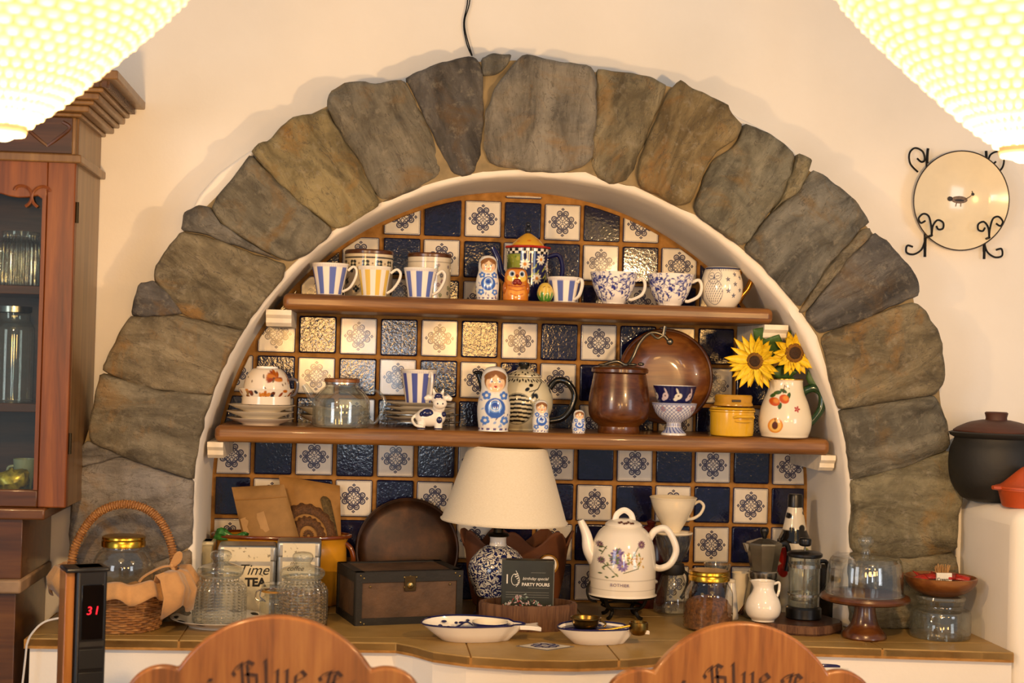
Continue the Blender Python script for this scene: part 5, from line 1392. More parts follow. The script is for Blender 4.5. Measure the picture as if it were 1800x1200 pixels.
# ---- dark round tray leaning on the tiles
p = at(716, 966, -0.05); s = mpp(p.x, -0.05, p.z)
ro = thing('round_tray', 'dark bronze round tray leaning on the tiles behind the trunk', 'tray', (p.x, -0.052, ZC))
hz = (p.z-ZC)/s; Rm = Matrix.Translation((0, 0, hz)) @ Matrix.Rotation(math.radians(-7), 4, 'X') @ Matrix.Rotation(PI/2, 4, 'X')
def mat_tray():
    g = G('dark_bronze'); v = g.coord(); c = g.ramp(g.noise(v, 16, 6.0, 0.65), [(0.3, '#1d130c'), (0.5, '#3a2314'), (0.75, '#57361c')]); return g.bsdf(c, 0.42, 0.35, g.bump(g.noise(v, 40, 4.0), 0.2, 0.002), 0.5)
TRAY = mat_tray()
m = M(s); m.xf = Rm; m.lathe([(0, 6), (70, 5), (80, 2), (86, -4)], 88); m.lathe([(0, 3), (70, 2), (82, -6), (90, -8), (91, -6), (86, -4)], 88); m.build('dish', TRAY, ro)
m = M(s); m.xf = Rm; m.tube([(89*math.cos(a), 89*math.sin(a), -5) for a in np.linspace(0, 2*PI, 80, endpoint=False)], 2.4, 8, closed=True); m.build('rim', TRAY, ro)
m = M(s); m.lathe([(0, 0), (40, 0), (40, 5), (34, hz-95), (0, hz-95)], 24); m.xf = None; m.build('rest', W_DARK, ro)

# ---- leather trunk
LEA = plain('brown_leather', '#523a25', 0.6, 0, 0.35, 22, 0.5, 120); STRAP = plain('black_leather', '#15110b', 0.62, 0, 0.3, 40, 0.3, 150)
pl = onz(624, 1100, ZC); pr = onz(811, 1093, ZC); d = (pr-pl); rot = math.atan2(d.y, d.x); Wd = d.length; Dp = 0.175; Ht = at(625, 1007, pl.y).z-ZC
rot = max(-0.42, min(0.42, rot)); fn = Vector((-math.sin(rot), math.cos(rot), 0)); ctr = (pl+pr)/2+fn*Dp*0.5
rt = thing('leather_trunk', 'small brown leather trunk with dark straps and brass studs', 'trunk', (ctr.x, ctr.y, ZC), rot)
lh = 0.022
m = M(); m.box((0, 0, (Ht-lh)/2), (Wd-0.004, Dp-0.004, Ht-lh)); m.build('body', LEA, rt, bevel=0.002)
m = M(); m.box((0, 0, Ht-lh/2), (Wd-0.002, Dp-0.002, lh-0.001)); lidt = m.build('lid', LEA, rt, bevel=0.003)
m = M()
for zz, hh_ in ((0.008, 0.016),):
    for y in (-1, 1): m.box((0, y*(Dp/2-0.0005), zz), (Wd, 0.003, hh_))
    for x in (-1, 1): m.box((x*(Wd/2-0.0005), 0, zz), (0.003, Dp, hh_))
m.build('base_strap', STRAP, rt)
m = M()
for y in (-1, 1): m.box((0, y*(Dp/2), Ht-lh/2), (Wd+0.001, 0.003, lh)); m.box((0, y*(Dp/2-0.010), Ht+0.0004), (Wd, 0.020, 0.002))
for x in (-1, 1): m.box((x*(Wd/2), 0, Ht-lh/2), (0.003, Dp+0.001, lh)); m.box((x*(Wd/2-0.010), 0, Ht+0.0004), (0.020, Dp, 0.002))
m.build('lid_strap', STRAP, rt)
for x in (-1, 1):
    for y in (-1, 1):
        m = M(); m.box((x*(Wd/2-0.007), y*(Dp/2), (Ht-lh)/2), (0.014, 0.003, Ht-lh)); m.box((x*(Wd/2), y*(Dp/2-0.007), (Ht-lh)/2), (0.003, 0.014, Ht-lh)); m.build('corner_strap', STRAP, rt)
STUD = plain('brass_stud', '#a08a55', 0.3, 1.0)
for (x, z) in ((-0.45, 0.008), (-0.42, 0.004), (0.46, 0.014), (0.42, 0.006), (-0.46, Ht-0.006), (-0.43, Ht-0.012), (0.43, Ht-0.005), (0.47, Ht-0.012), (-0.37, Ht-lh-0.009), (0.38, Ht-lh-0.008), (-0.055, Ht-0.012), (0.0, Ht-0.010), (0.06, Ht-0.012), (-0.05, Ht-lh-0.012), (0.05, Ht-lh-0.012)):
    m = M(); m.ball((x*Wd, -Dp/2-0.0015, z), (0.0024, 0.0018, 0.0024), 10, 6); m.build('stud', STUD, rt)
m = M(); m.box((0, -Dp/2-0.002, Ht-lh-0.004), (0.026, 0.003, 0.034)); lk = m.build('lock_plate', plain('dark_bronze_lock', '#4a3a20', 0.4, 0.8), rt, bevel=0.001)
m = M(); m.xf = Matrix.Translation((0, -Dp/2-0.003, Ht-lh-0.008)) @ Matrix.Rotation(PI/2, 4, 'X'); m.lathe([(0, 0.004), (0.006, 0.003), (0.0085, 0.0)], 20); m.build('lock_disc', STUD, lk)

# ---- table lamp
def mat_ginger():
    g = G('ginger_jar_glaze'); v = g.coord(); n = g.noise(v, 70, 1.0, 0.4, 2.2)
    a = g.m('LESS_THAN', g.m('ABSOLUTE', g.m('SUBTRACT', n, 0.5)), 0.085); b = g.m('LESS_THAN', g.vor(v, 26), 0.20)
    c = g.mix(g.m('MAXIMUM', a, b), '#ddd8c8', '#1b2152'); return g.bsdf(c, 0.1, 0, None, 0.5, 0.3)
GING = mat_ginger()
o, s = put('table_lamp', 'table lamp with cream shade and blue-and-white round ceramic base', 'lamp', 872, -0.215, ZC)
pz = lambda py: (at(872, py, o.location.y).z-ZC)/s
z0, z1, z2, z3, z4 = pz(1046), pz(957), pz(942), pz(916), pz(784)
m = M(s); m.lathe([(0, 0), (40, 0), (41, 4), (36, 7), (34, z0-3), (0, z0-1)], 48); m.build('wooden_stand', W_DARK, o)
hb = z1-z0; m = M(s); m.lathe(smooth_prof([(0, z0-1), (34, z0-1), (42, z0+hb*0.15), (51, z0+hb*0.42), (49, z0+hb*0.66), (34, z0+hb*0.88), (17, z0+hb*0.99)], 6), 72); m.build('ceramic_body', GING, o)
m = M(s); m.lathe(smooth_prof([(16, z1-2), (14.5, z1+4), (14.5, z2-3), (16, z2)], 4)+[(0, z2)], 40); m.build('neck', PORC, o)
m = M(s); m.lathe([(0, z2), (18, z2), (19, z2+2), (17, z2+5), (9, z2+7), (8, z3+14), (0, z3+14)], 40); m.build('socket', plain('dark_brass', '#2d2618', 0.4, 0.8), o)
def mat_linen():
    g = G('linen_shade'); v = g.coord(); n = g.noise(g.map(v, (1, 1, 6)), 220, 3.0); c = g.ramp(n, [(0.3, '#d8cbb0'), (0.7, '#e4d9c2')]); return g.bsdf(c, 0.85, 0, g.bump(n, 0.15, 0.001), 0.2, sheen=0.2)
LIN = mat_linen()
tl_ = math.radians(1.2); dx = 6
m = M(s); m.xf = Matrix.Translation((dx, 0, 0)) @ Matrix.Rotation(tl_, 4, 'Y'); m.lathe([(111, z3), (111.5, z3+1)]+[(111+(69-111)*t, z3+(z4-z3)*t) for t in np.linspace(0.05, 1, 6)]+[(67.5, z4), (109.5, z3)], 88); sh = m.build('lamp_shade', LIN, o, angle=60)
for zz, rr in ((z3+2.5, 111), (z4-2, 69.6)):
    m = M(s); m.xf = Matrix.Translation((dx, 0, 0)) @ Matrix.Rotation(tl_, 4, 'Y'); m.tube([(rr*math.cos(a), rr*math.sin(a), zz) for a in np.linspace(0, 2*PI, 80, endpoint=False)], 1.5, 6, closed=True); m.build('shade_trim', LIN, sh)
m = M(s); m.xf = Matrix.Translation((dx, 0, 0)) @ Matrix.Rotation(tl_, 4, 'Y')
for a in (0.3, 2.4, 4.5): m.tube([(0, 0, z3+12), (68*math.cos(a), 68*math.sin(a), z4-4)], 1.1, 6)
m.build('shade_frame', STEEL, o)

# ---- scalloped terracotta planter behind the lamp
TERR = plain('dark_terracotta', '#653818', 0.7, 0, 0.3, 12, 0.3, 60)
o, s = put('scalloped_planter', 'brown terracotta planter with wavy scalloped rim behind the table lamp', 'planter', 905, -0.068, ZC)
zr = (at(905, 948, -0.11).z-ZC)/s
m = M(s)
m.xf = Matrix.Diagonal((1.0, 0.40, 1, 1))
def scal(R, H, T): return R*(1+0.05*np.cos(T*7+0.6)*np.clip(H/zr, 0, 1)**3)
pr_ = smooth_prof([(70, 0), (76, 10), (86, zr*0.5), (90, zr*0.8), (98, zr)], 5)
m.lathe([(0, 0)]+pr_+[(94, zr+1)]+[(84, zr*0.8), (80, zr*0.4), (0, 14)], 96, rmod=scal)
for i, p in enumerate(m.v):
    hh_ = p.z/s
    if hh_ > zr*0.72:
        a = math.atan2(p.x, -p.y/0.40); p.z += s*13*(hh_/zr-0.72)/0.28*math.cos(a*7+0.9)
m.build('pot', TERR, o, angle=70)
m = M(s); m.xf = Matrix.Diagonal((1.0, 0.40, 1, 1)); m.lathe([(0, zr*0.72), (80, zr*0.72)], 40); m.build('soil', plain('dark_soil', '#1d1109', 0.95), o)
o, s = put('brass_clock', 'small brass rimmed round clock behind the printed gift box', 'clock', 961, -0.195, ZC)
zk = (at(961, 992, -0.195).z-ZC)/s; Rm = Matrix.Translation((0, 0, zk)) @ Matrix.Rotation(PI/2, 4, 'X')
m = M(s); m.xf = Rm; m.lathe([(0, -6), (18, -6), (19, 0), (18, 4), (16, 4), (15, 1), (0, 1)], 40); m.build('case', BRASS, o)
m = M(s); m.xf = Rm; m.lathe([(0, 1.8), (15, 1.6)], 32); m.build('dial', PORC, o)
m = M(s); m.box((0, 0, (zk-17)/2), (22, 14, zk-17)); m.build('foot', W_DARK, o, bevel=0.001)

# ---- bark-edged tray with the printed gift box
BARK = wood('bark', '#23140c', '#4a2c1b', '#6b4a30', 'Z', 2.0, 0.85, 0.0, 2.0)
o, s = putc('bark_tray', 'oval wooden tray with rough bark edge holding the gift box', 'tray', 927, 1111, 50)
zr = 45; m = M(s); m.xf = Matrix.Diagonal((1.0, 0.62, 1, 1))
m.lathe([(0, 0), (80, 0), (84, 6), (86, zr-3), (84, zr)], 120, rmod=lambda R, H, T: R*(1+0.014*np.sin(T*23)+0.010*np.sin(T*41+1))); m.lathe([(84, zr), (78, zr), (76, 14)], 120, rmod=lambda R, H, T: R*(1+0.010*np.sin(T*23))); m.build('bark_wall', BARK, o, angle=60)
m = M(s); m.xf = Matrix.Diagonal((1.0, 0.62, 1, 1)); m.lathe([(77, 14), (0, 13)], 60); m.build('floor_board', W_WARM, o)
trayo, trays = o, s
bw = 92*s; bh = 84*s; gz = ZC+14.2*s
og = thing('gift_box', 'dark green printed gift box with white lettering standing in the bark tray', 'box', (xat(926, trayo.location.y-0.004, gz), trayo.location.y-0.002, gz), -0.06)
zt_ = at(926, 985, trayo.location.y-0.02).z; bh = zt_-gz
DG = plain('dark_green_card', '#1f231a', 0.3, 0, 0.3, 25, coat=0.3)
m = M(); m.box((0, 0, bh/2), (bw, 0.036, bh)); m.build('carton', DG, og, bevel=0.001)
yf_ = -0.0185
text_obj('PARTY POURS', 0.0098, WHITEINK, og, (0.017, yf_, bh*0.60), bold=0.0003)
text_obj('birthday special', 0.0092, WHITEINK, og, (0.016, yf_, bh*0.70), shear=0.3)
text_obj('1', 0.030, WHITEINK, og, (-bw*0.40, yf_, bh*0.68))
m = M(); cx, cz = -bw*0.255, bh*0.68
m.tube([(cx+0.0075*math.cos(a), yf_, cz+0.0125*math.sin(a)) for a in np.linspace(1.2, 5.1, 20)], 0.0008, 5); m.build('numeral_zero', WHITEINK, og)
m = M()
for k in range(6): m.tube([(cx+0.0035+0.004*math.sin(k), yf_, cz-0.012+k*0.0045), (cx+0.0105-0.0012*abs(k-2), yf_, cz-0.009+k*0.0045)], 0.0012, 5)
m.tube(catmull([(cx+0.002, yf_, cz+0.020), (cx+0.009, yf_, cz+0.006), (cx+0.0105, yf_, cz-0.006), (cx+0.003, yf_, cz-0.016)], 5), 0.0007, 5); m.build('feather_emblem', WHITEINK, og)
m = M()
for z_, x0, x1 in ((0.545, 0.0, 0.40), (0.80, 0.05, 0.33), (0.47, -0.42, 0.40), (0.43, -0.42, 0.40), (0.39, -0.42, 0.40)): m.box(((x0+x1)/2*bw, yf_, bh*z_), ((x1-x0)*bw, 0.0004, 0.0005))
m.box((bw*0.485, yf_, bh*0.48), (0.0008, 0.0006, bh*0.93)); m.build('printed_lines', plain('grey_ink', '#8b887c', 0.6), og, kind='stuff')
q = random.Random(5); LF = [plain('print_red', '#93332f', 0.5), plain('print_sage', '#8d9a90', 0.5), plain('print_green', '#42573f', 0.5), plain('print_pink', '#b79a96', 0.5)]
for c in range(4):
    m = M()
    for k in range(26):
        x = q.uniform(-0.46, 0.44); z_ = 0.22+q.uniform(0, 0.22)*(0.55+0.45*math.cos(x*7+0.6)); a = q.uniform(0, PI)
        m.ball((x*bw, yf_-0.0002*c, max(0.02, z_)*bh), (0.0036, 0.0006, 0.0014), 8, 4, rot=Matrix.Rotation(a, 3, 'Y'))
    m.build('printed_leaves', LF[c], og, kind='stuff')

# ---- fish dishes
def fish_dish(px, py, lp, hp, name_lbl, flip=1, dark=False, depthk=0.36):
    o, s = putc('fish_dish', name_lbl, 'dish', px, py, lp*depthk*0.40, 'fish shaped dishes')
    L = lp/2; V = []; F = []; nu, nv = 48, 8
    out = []
    for i in range(nu):
        a = 2*PI*i/nu; x = math.cos(a); y = math.sin(a)
        xx = L*(0.86*x-0.10*flip); yy = L*depthk*1.05*y*(1-0.25*x*flip)
        t = x*flip
        if t > 0.72: yy *= 0.55+0.2*(t-0.72)
        out.append((xx, yy))
    tail = L
    def ringpts(k, h, ex=0):
        R_ = []
        for (x, y) in out:
            f_ = 1.0
            R_.append((x*k, y*k, h*(1+0.22*max(0.0, y/(L*depthk)))))
        return R_
    lv = [ringpts(0.60, 0), ringpts(0.64, 0.8), ringpts(0.82, hp*0.5), ringpts(0.97, hp*0.92), ringpts(1.0, hp), ringpts(0.98, hp+0.8), ringpts(0.94, hp*0.86), ringpts(0.78, hp*0.5), ringpts(0.58, 4.0), ringpts(0.2, 3.4)]
    m = M(s); V = sum(lv, [])
    for k in range(len(lv)-1):
        for i in range(nu): F.append((k*nu+i, k*nu+(i+1) % nu, (k+1)*nu+(i+1) % nu, (k+1)*nu+i))
    F.append(tuple((len(lv)-1)*nu+i for i in range(nu))); F.append(tuple(range(nu))[::-1])
    m.add(V, F); m.build('bowl', PORC, o, angle=60)
    # tail fin
    m = M(s); x0 = flip*L*0.66; x1 = flip*L
    P = [(x0, -L*0.10), (flip*L*0.84, -L*0.13), (x1, -L*0.24), (flip*L*0.95, 0), (x1, L*0.24), (flip*L*0.84, L*0.13), (x0, L*0.10)]
    m.prism(P, hp*0.72, hp*0.98, 'XY'); m.build('tail', PORC, o, bevel=0.0015)
    m = M(s); m.tube([(x*0.992, y*0.992, hp*(1+0.22*max(0.0, y/(L*depthk)))+0.9) for (x, y) in out], 1.6, 6, closed=True); m.build('rim_line', NAVY, o)
    m = M(s); q = random.Random(int(px))
    for k in range(16 if not dark else 30):
        x, y = q.uniform(-0.7, 0.6)*L, q.uniform(-0.2, 0.9)*L*depthk; m.ball((x, y, hp*(0.55+0.5*max(0, y/(L*depthk)))+1.5), (q.uniform(3, 6), q.uniform(2, 4), 2.4), 8, 5)
    m.tube(catmull([(-L*0.75, -2, hp*0.8), (-L*0.4, L*0.1, hp*0.7), (-L*0.2, L*0.22, hp*0.95), (-L*0.05, L*0.05, hp*0.75)], 6), 1.6, 6)
    for k in range(3): m.tube([(flip*L*(0.42+0.06*k), -L*0.12, hp*0.9), (flip*L*(0.45+0.06*k), L*0.10, hp*0.95)], 1.1, 6)
    m.build('painted_pattern', NAVY, o, kind='stuff')
    if dark:
        m = M(s); m.add([(x*0.93, y*0.93, hp*0.86+hp*0.2*max(0.0, y/(L*depthk))) for (x, y) in out], [tuple(range(nu))]); m.build('glazed_inside', NAVY, o)
    return o, s
fo, fs = fish_dish(842, 1131, 214, 29, 'long white fish shaped dish with navy pattern, left of the counter inlay')
o, s = put('dip_bowl', 'small navy dip bowl with cream inside resting in the long fish dish', 'bowl', 861, fo.location.y, ZC+12*fs)
m = M(s); m.lathe([(0, 0), (20, 0), (22, 1)]+smooth_prof([(27, 8), (31, 16), (32, 21)], 4), 48); m.build('outside', NAVY, o)
m = M(s); m.lathe([(32, 21), (31.5, 22), (30, 21), (25, 9), (0, 5)], 48); m.build('inside', CREAM, o)
fo2, fs2 = fish_dish(1057, 1135, 164, 27, 'shorter white fish dish with navy inside, holding brass tools', 1, True, 0.34)
OLDB = plain('old_brass', '#7d6230', 0.32, 1.0, 0.25, 60)
o, s = put('tea_strainer', 'aged brass tea strainer lying on the shorter fish dish', 'strainer', 1029, fo2.location.y+0.012, ZC+25*fs2)
m = M(s); m.lathe(smooth_prof([(0, 0), (16, 1), (22, 6), (24, 14), (26, 18)], 4)+[(27, 19), (25, 19), (21, 9), (0, 4)], 48); m.build('bowl', OLDB, o)
m = M(s); m.tube([(26*math.cos(a), 26*math.sin(a), 18.5) for a in np.linspace(0, 2*PI, 40, endpoint=False)], 1.6, 6, closed=True); m.tube(catmull([(24, -8, 16), (34, -12, 10), (30, -14, 5)], 4), 1.8, 6); m.build('rim', OLDB, o)
o, s = put('brass_scoop', 'brass scoop with long straight handle across the shorter fish dish', 'scoop', 1122, fo2.location.y-0.006, ZC+16*fs2)
m = M(s); m.lathe(smooth_prof([(0, 0), (10, 1), (16, 8), (17, 16), (16.5, 23)], 4)+[(15, 23.5), (14.5, 16), (10, 5), (0, 3)], 40); m.build('cup', OLDB, o)
m = M(s); m.tube([(-15, -2, 17), (-50, -6, 11), (-94, -10, 8)], 2.2, 8, flat=1.4); m.build('handle', BRASS, o)
# ---- ceramic kettle on an iron trivet
ko, ks = putc('iron_trivet', 'black iron trivet with scrolled legs under the white kettle', 'trivet', 1093, 1090, 30)
zk = (at(1093, 1048, ko.location.y-0.04).z-ZC)/ks
m = M(ks); m.lathe([(0, zk-4), (58, zk-4), (59, zk-2), (57, zk-0.4), (0, zk-0.4)], 56); m.build('top_plate', IRON, ko)
for k in range(4):
    a = PI/4+k*PI/2; c, s_ = math.cos(a), math.sin(a)
    m = M(ks); m.tube(catmull([(50*c, 50*s_, zk-4), (44*c, 44*s_, zk-16), (30*c, 30*s_, zk-26), (34*c, 34*s_, 6), (42*c, 42*s_, 2.4)], 5), 3.4, 8); m.build('leg', IRON, ko)
m = M(ks); m.tube([(36*math.cos(a), 36*math.sin(a), zk-20) for a in np.linspace(0, 2*PI, 32, endpoint=False)], 2.0, 6, closed=True); m.build('brace_ring', IRON, ko)
m = M(ks); m.tube(catmull([(-56, -8, zk+26), (-64, -8, zk+10), (-60, -8, zk-8), (-46, -6, zk-14)], 5), 2.0, 6); m.build('side_scroll', IRON, ko)
o, s = put('ceramic_kettle', 'white ceramic electric kettle with purple flower print on the trivet', 'kettle', 1093, ko.location.y, ZC+zk*ks)
def p_ket(t, v, r):
    u = np.sin(t)*r; f = np.cos(t) > 0; out = pc('#eae0cd', len(t)); q = np.random.default_rng(31)
    def O(c, a):
        nonlocal out; out = ov(out, c, np.where(f, a, 0))
    O('#b7ab98', band(v, 29.5, 30.8)); O('#c4b9a6', band(v, 12.5, 13.4))
    for (a, b, c_, d) in ((-44, 74, -36, 88), (-44, 62, -30, 50), (-30, 50, -18, 38), (-36, 56, -24, 58), (4, 66, 18, 88), (-8, 44, 18, 52), (-48, 92, -36, 84)): O('#4e5a34', seg(u, v, a, b, c_, d, 0.7))
    for (a, b, rr, c_) in ((-18, 74, 12, '#6a5386'), (-10, 56, 10, '#75598a'), (-24, 66, 8, '#58487a'), (24, 92, 7, '#6a3f52'), (-46, 90, 5.5, '#54384e'), (-44, 64, 6, '#5d4458')):
        for k in range(11):
            g_ = 2*PI*k/11; O(c_ if k % 2 else '#8d7bab' if c_ in ('#6a5386', '#75598a') else '#7d5a66', disc(u, v, a+rr*0.6*math.cos(g_), b+rr*0.6*math.sin(g_), rr*0.42, rr*0.2, 0.8, g_))
        O('#b99b52', disc(u, v, a, b, rr*0.16))
    for k in range(30):
        a, b = q.uniform(-2, 30), q.uniform(56, 78); O(['#c99d35', '#b58426', '#7d8a3c'][k % 3], disc(u, v, a, b-0.1*a, 2.6, 1.3, 0.7, q.uniform(0, 3)))
    for k in range(18):
        a, b = q.uniform(-46, -16), q.uniform(34, 90); O(['#4d5c35', '#6a7a48'][k % 2], disc(u, v, a, b, 3.2, 1.4, 0.7, q.uniform(0, 3)))
    return out
m = M(s); m.lathe(smooth_prof([(0, 0), (57, 0), (58, 3), (58.5, 20), (58.5, 32), (58, 56), (54, 86), (44, 108), (31, 120)], 6), 224, p_ket, 0.9); m.build('body', PAINT, o, angle=60)
def p_kl(t, v, r):
    out = pc('#eae0cd', len(t)); u = np.sin(t)*r
    for k in range(7): out = ov(out, '#5f3a30', np.where(np.cos(t) > 0, disc(u, v, -12+k*4, 127+1.2*math.sin(k*2), 2.4, 1.6), 0))
    return out
m = M(s); m.lathe(smooth_prof([(32, 119), (32.5, 122), (27, 127), (14, 132), (0, 133)], 5), 96, p_kl, 0.8); ld = m.build('lid', PAINT, o, angle=60)
m = M(s); m.tube(catmull([(-16, -2, 128), (-12, -2, 140), (0, -2, 147), (12, -2, 140), (16, -2, 128)], 6), 3.6, 10, flat=1.5); m.build('lid_handle', PORC, ld)
m = M(s); m.tube(catmull([(-48, 0, 60), (-60, 0, 78), (-66, 0, 104), (-77, 0, 128)], 6), lambda t: 15-9.5*t, 16); m.build('spout', PORC, o)
m = M(s); m.tube(catmull([(46, 0, 96), (56, -3, 112), (74, -4, 116), (88, -4, 98), (94, -4, 76), (84, -4, 54), (66, -3, 46), (54, 0, 50)], 7), 6.2, 12, flat=0.9); m.build('handle', PORC, o)
m = M(s); m.ball((56, -14, 24), (5, 4, 3.4)); m.build('switch', plain('grey_switch', '#9a958c', 0.4), o)
text_obj('ROTHIER', 7.5*s, plain('mauve_ink', '#83708a', 0.5), o, (-14*s, -57.4*s, 23*s), rot=(PI/2, 0, -0.25), space=1.1)

# ---- pour-over dripper on glass server
o, s = put('glass_server', 'glass coffee server with dark leather collar and wire handle', 'server', 1180, -0.135, ZC)
z_ = lambda py: (at(1180, py, o.location.y).z-ZC)/s
m = M(s); m.lathe([(0, 1)]+smooth_prof([(31, 2), (33, 10), (31, 28), (20, z_(1012)), (11, z_(1000))], 5), 48); m.build('lower_glass', GLASS_SOFT, o)
m = M(s); m.lathe(smooth_prof([(11, z_(1000)), (17, z_(985)), (27, z_(965)), (32, z_(945)), (33, z_(938))], 5), 48); m.build('upper_glass', GLASS_SOFT, o)
m = M(s); m.lathe([(11, z_(1010)), (20, z_(1008)), (22, z_(1000)), (20, z_(990)), (12, z_(988))], 32); m.build('leather_collar', plain('dark_leather', '#17100a', 0.6), o)
m = M(s); m.tube(catmull([(16, -8, z_(1000)), (24, -14, z_(1010)), (22, -14, z_(1030)), (12, -16, z_(1048))], 6), 2.2, 8); m.tube(catmull([(18, -6, z_(1000)), (30, -12, z_(1012)), (28, -14, z_(1034)), (14, -16, z_(1050))], 6), 1.6, 8); m.build('wire_handle', IRON, o)
o2, s = put('coffee_dripper', 'white ceramic pour-over dripper with loop handle on the glass server', 'dripper', 1182, o.location.y, ZC+z_(938)*s)
m = M(s); m.lathe([(0, 0), (34, 0), (36, 2), (35, 4), (14, 5)]+smooth_prof([(15, 7), (22, 20), (34, 42), (40, 60), (42, 64)], 4)+[(41, 65), (39, 64)]+smooth_prof([(32, 44), (18, 20), (8, 8)], 4), 64); m.build('cone', CREAM, o2, angle=45)
m = M(s); m.tube(catmull([(36, 0, 52), (46, -2, 58), (54, -3, 50), (48, -3, 36), (36, -2, 28), (25, 0, 26)], 6), 2.8, 8, flat=1.4); m.build('handle', CREAM, o2)
# red-brown jar glimpsed behind the kettle
o, s = put('maroon_jar', 'dark maroon jar half hidden behind the kettle lid', 'jar', 1141, -0.062, ZC)
zt = (at(1141, 912, -0.062).z-ZC)/s
m = M(s); m.lathe([(0, 0), (26, 0)]+smooth_prof([(30, 10), (34, zt*0.5), (28, zt-36), (20, zt-26)], 4)+[(0, zt-26)], 40); m.build('body', plain('maroon_glaze', '#3c100c', 0.2), o)
m = M(s); m.lathe(smooth_prof([(21, zt-26), (22, zt-20), (14, zt-14), (7, zt-10), (9, zt-4), (0, zt)], 4), 32); m.build('lid', plain('maroon_glaze2', '#521712', 0.2), o)

# ---- mason jar with dried herbs
o, s = putc('herb_jar', 'squat glass jar with gold lid full of brown dried herbs', 'jar', 1244, 1112, 40, 'jars with gold lids')
m = M(s); m.lathe([(0, 1)]+smooth_prof([(40, 2), (43, 8), (43, 56), (41, 68), (35, 78), (33.5, 82), (33.5, 88)], 5), 64); m.build('glass_body', GLASS, o)
m = M(s); m.lathe([(0, 103), (33, 103), (35.5, 101), (36, 97), (35, 95), (36.5, 92), (36.5, 86), (34, 85)], 64); m.build('lid', GOLDLID, o, angle=30)
q = random.Random(8); m = M(s); m.lathe(smooth_prof([(0, 2), (38, 3), (40.5, 10), (40, 38), (34, 50), (22, 56), (0, 60)], 5), 32, rmod=lambda R, H, T: R*(1+0.03*np.sin(T*7+H*0.3)))
for k in range(160):
    a = q.uniform(0, 2*PI); h = q.uniform(4, 52); rr = 40 if h < 38 else 40-(h-38)*1.0; ln = q.uniform(2, 5)
    m.ball((rr*math.sin(a), -rr*math.cos(a), h), (ln, q.uniform(0.8, 1.6), q.uniform(0.8, 1.8)), 6, 4, rot=Matrix.Rotation(q.uniform(0, 3), 3, 'Y'))
m.build('herbs', plain('dried_herbs', '#6b431f', 0.9, 0, 0.55, 140, 0.6, 200), o, kind='stuff')
# small glass bowl behind the herb jar, salt bottle, cream cup
o, s = putc('glass_bowl', 'small upturned clear glass bowl behind the herb jar', 'bowl', 1259, 1082, 16)
zb_ = (at(1259, 1010, o.location.y).z-ZC)/s
m = M(s); m.lathe([(12, zb_)]+smooth_prof([(14, zb_), (20, zb_+8), (24, zb_+20)], 4)+[(22, zb_+20), (12, zb_+3), (0, zb_+2)], 40); m.build('bowl_glass', GLASS_SOFT, o)
m = M(s); m.lathe([(0, 0), (15, 0), (16, 3), (16, zb_-4), (14, zb_), (0, zb_)], 32); m.build('pedestal', W_DARK, o)
o, s = putc('salt_bottle', 'slim white porcelain bottle right beside the herb jar', 'bottle', 1284, 1090, 12)
m = M(s); m.lathe(smooth_prof([(0, 0), (13, 0), (13, 10), (10, 40), (7, 62), (6, 68)], 4)+[(0, 69)], 32); m.build('body', PORC, o)
m = M(s); m.lathe([(6.4, 64), (7.4, 65), (7.4, 70), (0, 71)], 24); m.build('stopper', CREAM, o)
o, s = putc('cream_cup', 'cream cup holding cinnamon sticks between the herb jar and moka pot', 'cup', 1301, 1080, 14)
zc_ = (at(1300, 1006, o.location.y).z-ZC)/s
m = M(s); cup_body(m, [(13, 0), (15, 4), (16, zc_*0.6), (15, zc_-3), (16.5, zc_)], 1.6, 36); m.build('body', CREAM, o)
m = M(s); m.tube([(-8, -19, 2), (10, -17, 26)], 2.4, 7); m.tube([(-3, -20, 1), (13, -17, 20)], 2.0, 7); m.build('cinnamon', W_BROWN, o)

# ---- moka pot
ALU = plain('aluminium', '#8d8778', 0.32, 0.9, 0.12, 30)
bo_p = onz(1412, 1103, ZC); 
bd = thing('serving_board', 'dark live-edge wooden board under the press and creamer', 'board', (xat(1405, -0.36, ZC), -0.345, ZC))
sb = mpp(bd.location.x, -0.36, ZC)
m = M(sb); m.xf = Matrix.Diagonal((1.0, 1.0, 1, 1)); m.lathe([(0, 0), (72, 0), (76, 4), (75, 15), (72, 17)], 80, rmod=lambda R, H, T: R*(1+0.03*np.sin(T*5+1)+0.015*np.sin(T*13)+0.3*np.abs(np.sin(T))**1.5*0)); m.build('bark_edge', BARK, bd)
m = M(sb); m.lathe([(0, 17.2), (72, 17.2)], 80, rmod=lambda R, H, T: R*(1+0.03*np.sin(T*5+1)+0.015*np.sin(T*13))); m.build('board_top', W_DARK, bd)
ZB = ZC+17.4*sb
o, s = put('moka_pot', 'faceted aluminium moka pot behind the white creamer', 'coffee pot', 1340, -0.20, ZC)
zt = (at(1340, 955, -0.20).z-ZC)/s; zw = (at(1340, 1010, -0.20).z-ZC)/s
m = M(s); m.lathe([(0, 0), (34, 0), (35, 2), (25, zw-6), (0, zw-6)], 8, phase=PI/8); m.build('boiler', ALU, o, smooth=False, bevel=0.0008)
m = M(s); m.lathe([(0, zw-6), (25, zw-6), (26, zw-4), (26, zw+6), (24, zw+8), (0, zw+8)], 48); m.build('collar', STEEL, o, angle=30)
m = M(s); m.lathe([(0, zw+8), (23, zw+8), (31, zt-6), (32, zt), (0, zt)], 8, phase=PI/8); m.prism([(-31, zt-16), (-37, zt), (-28, zt)], -8, 8); m.build('upper_pot', ALU, o, smooth=False, bevel=0.0008)
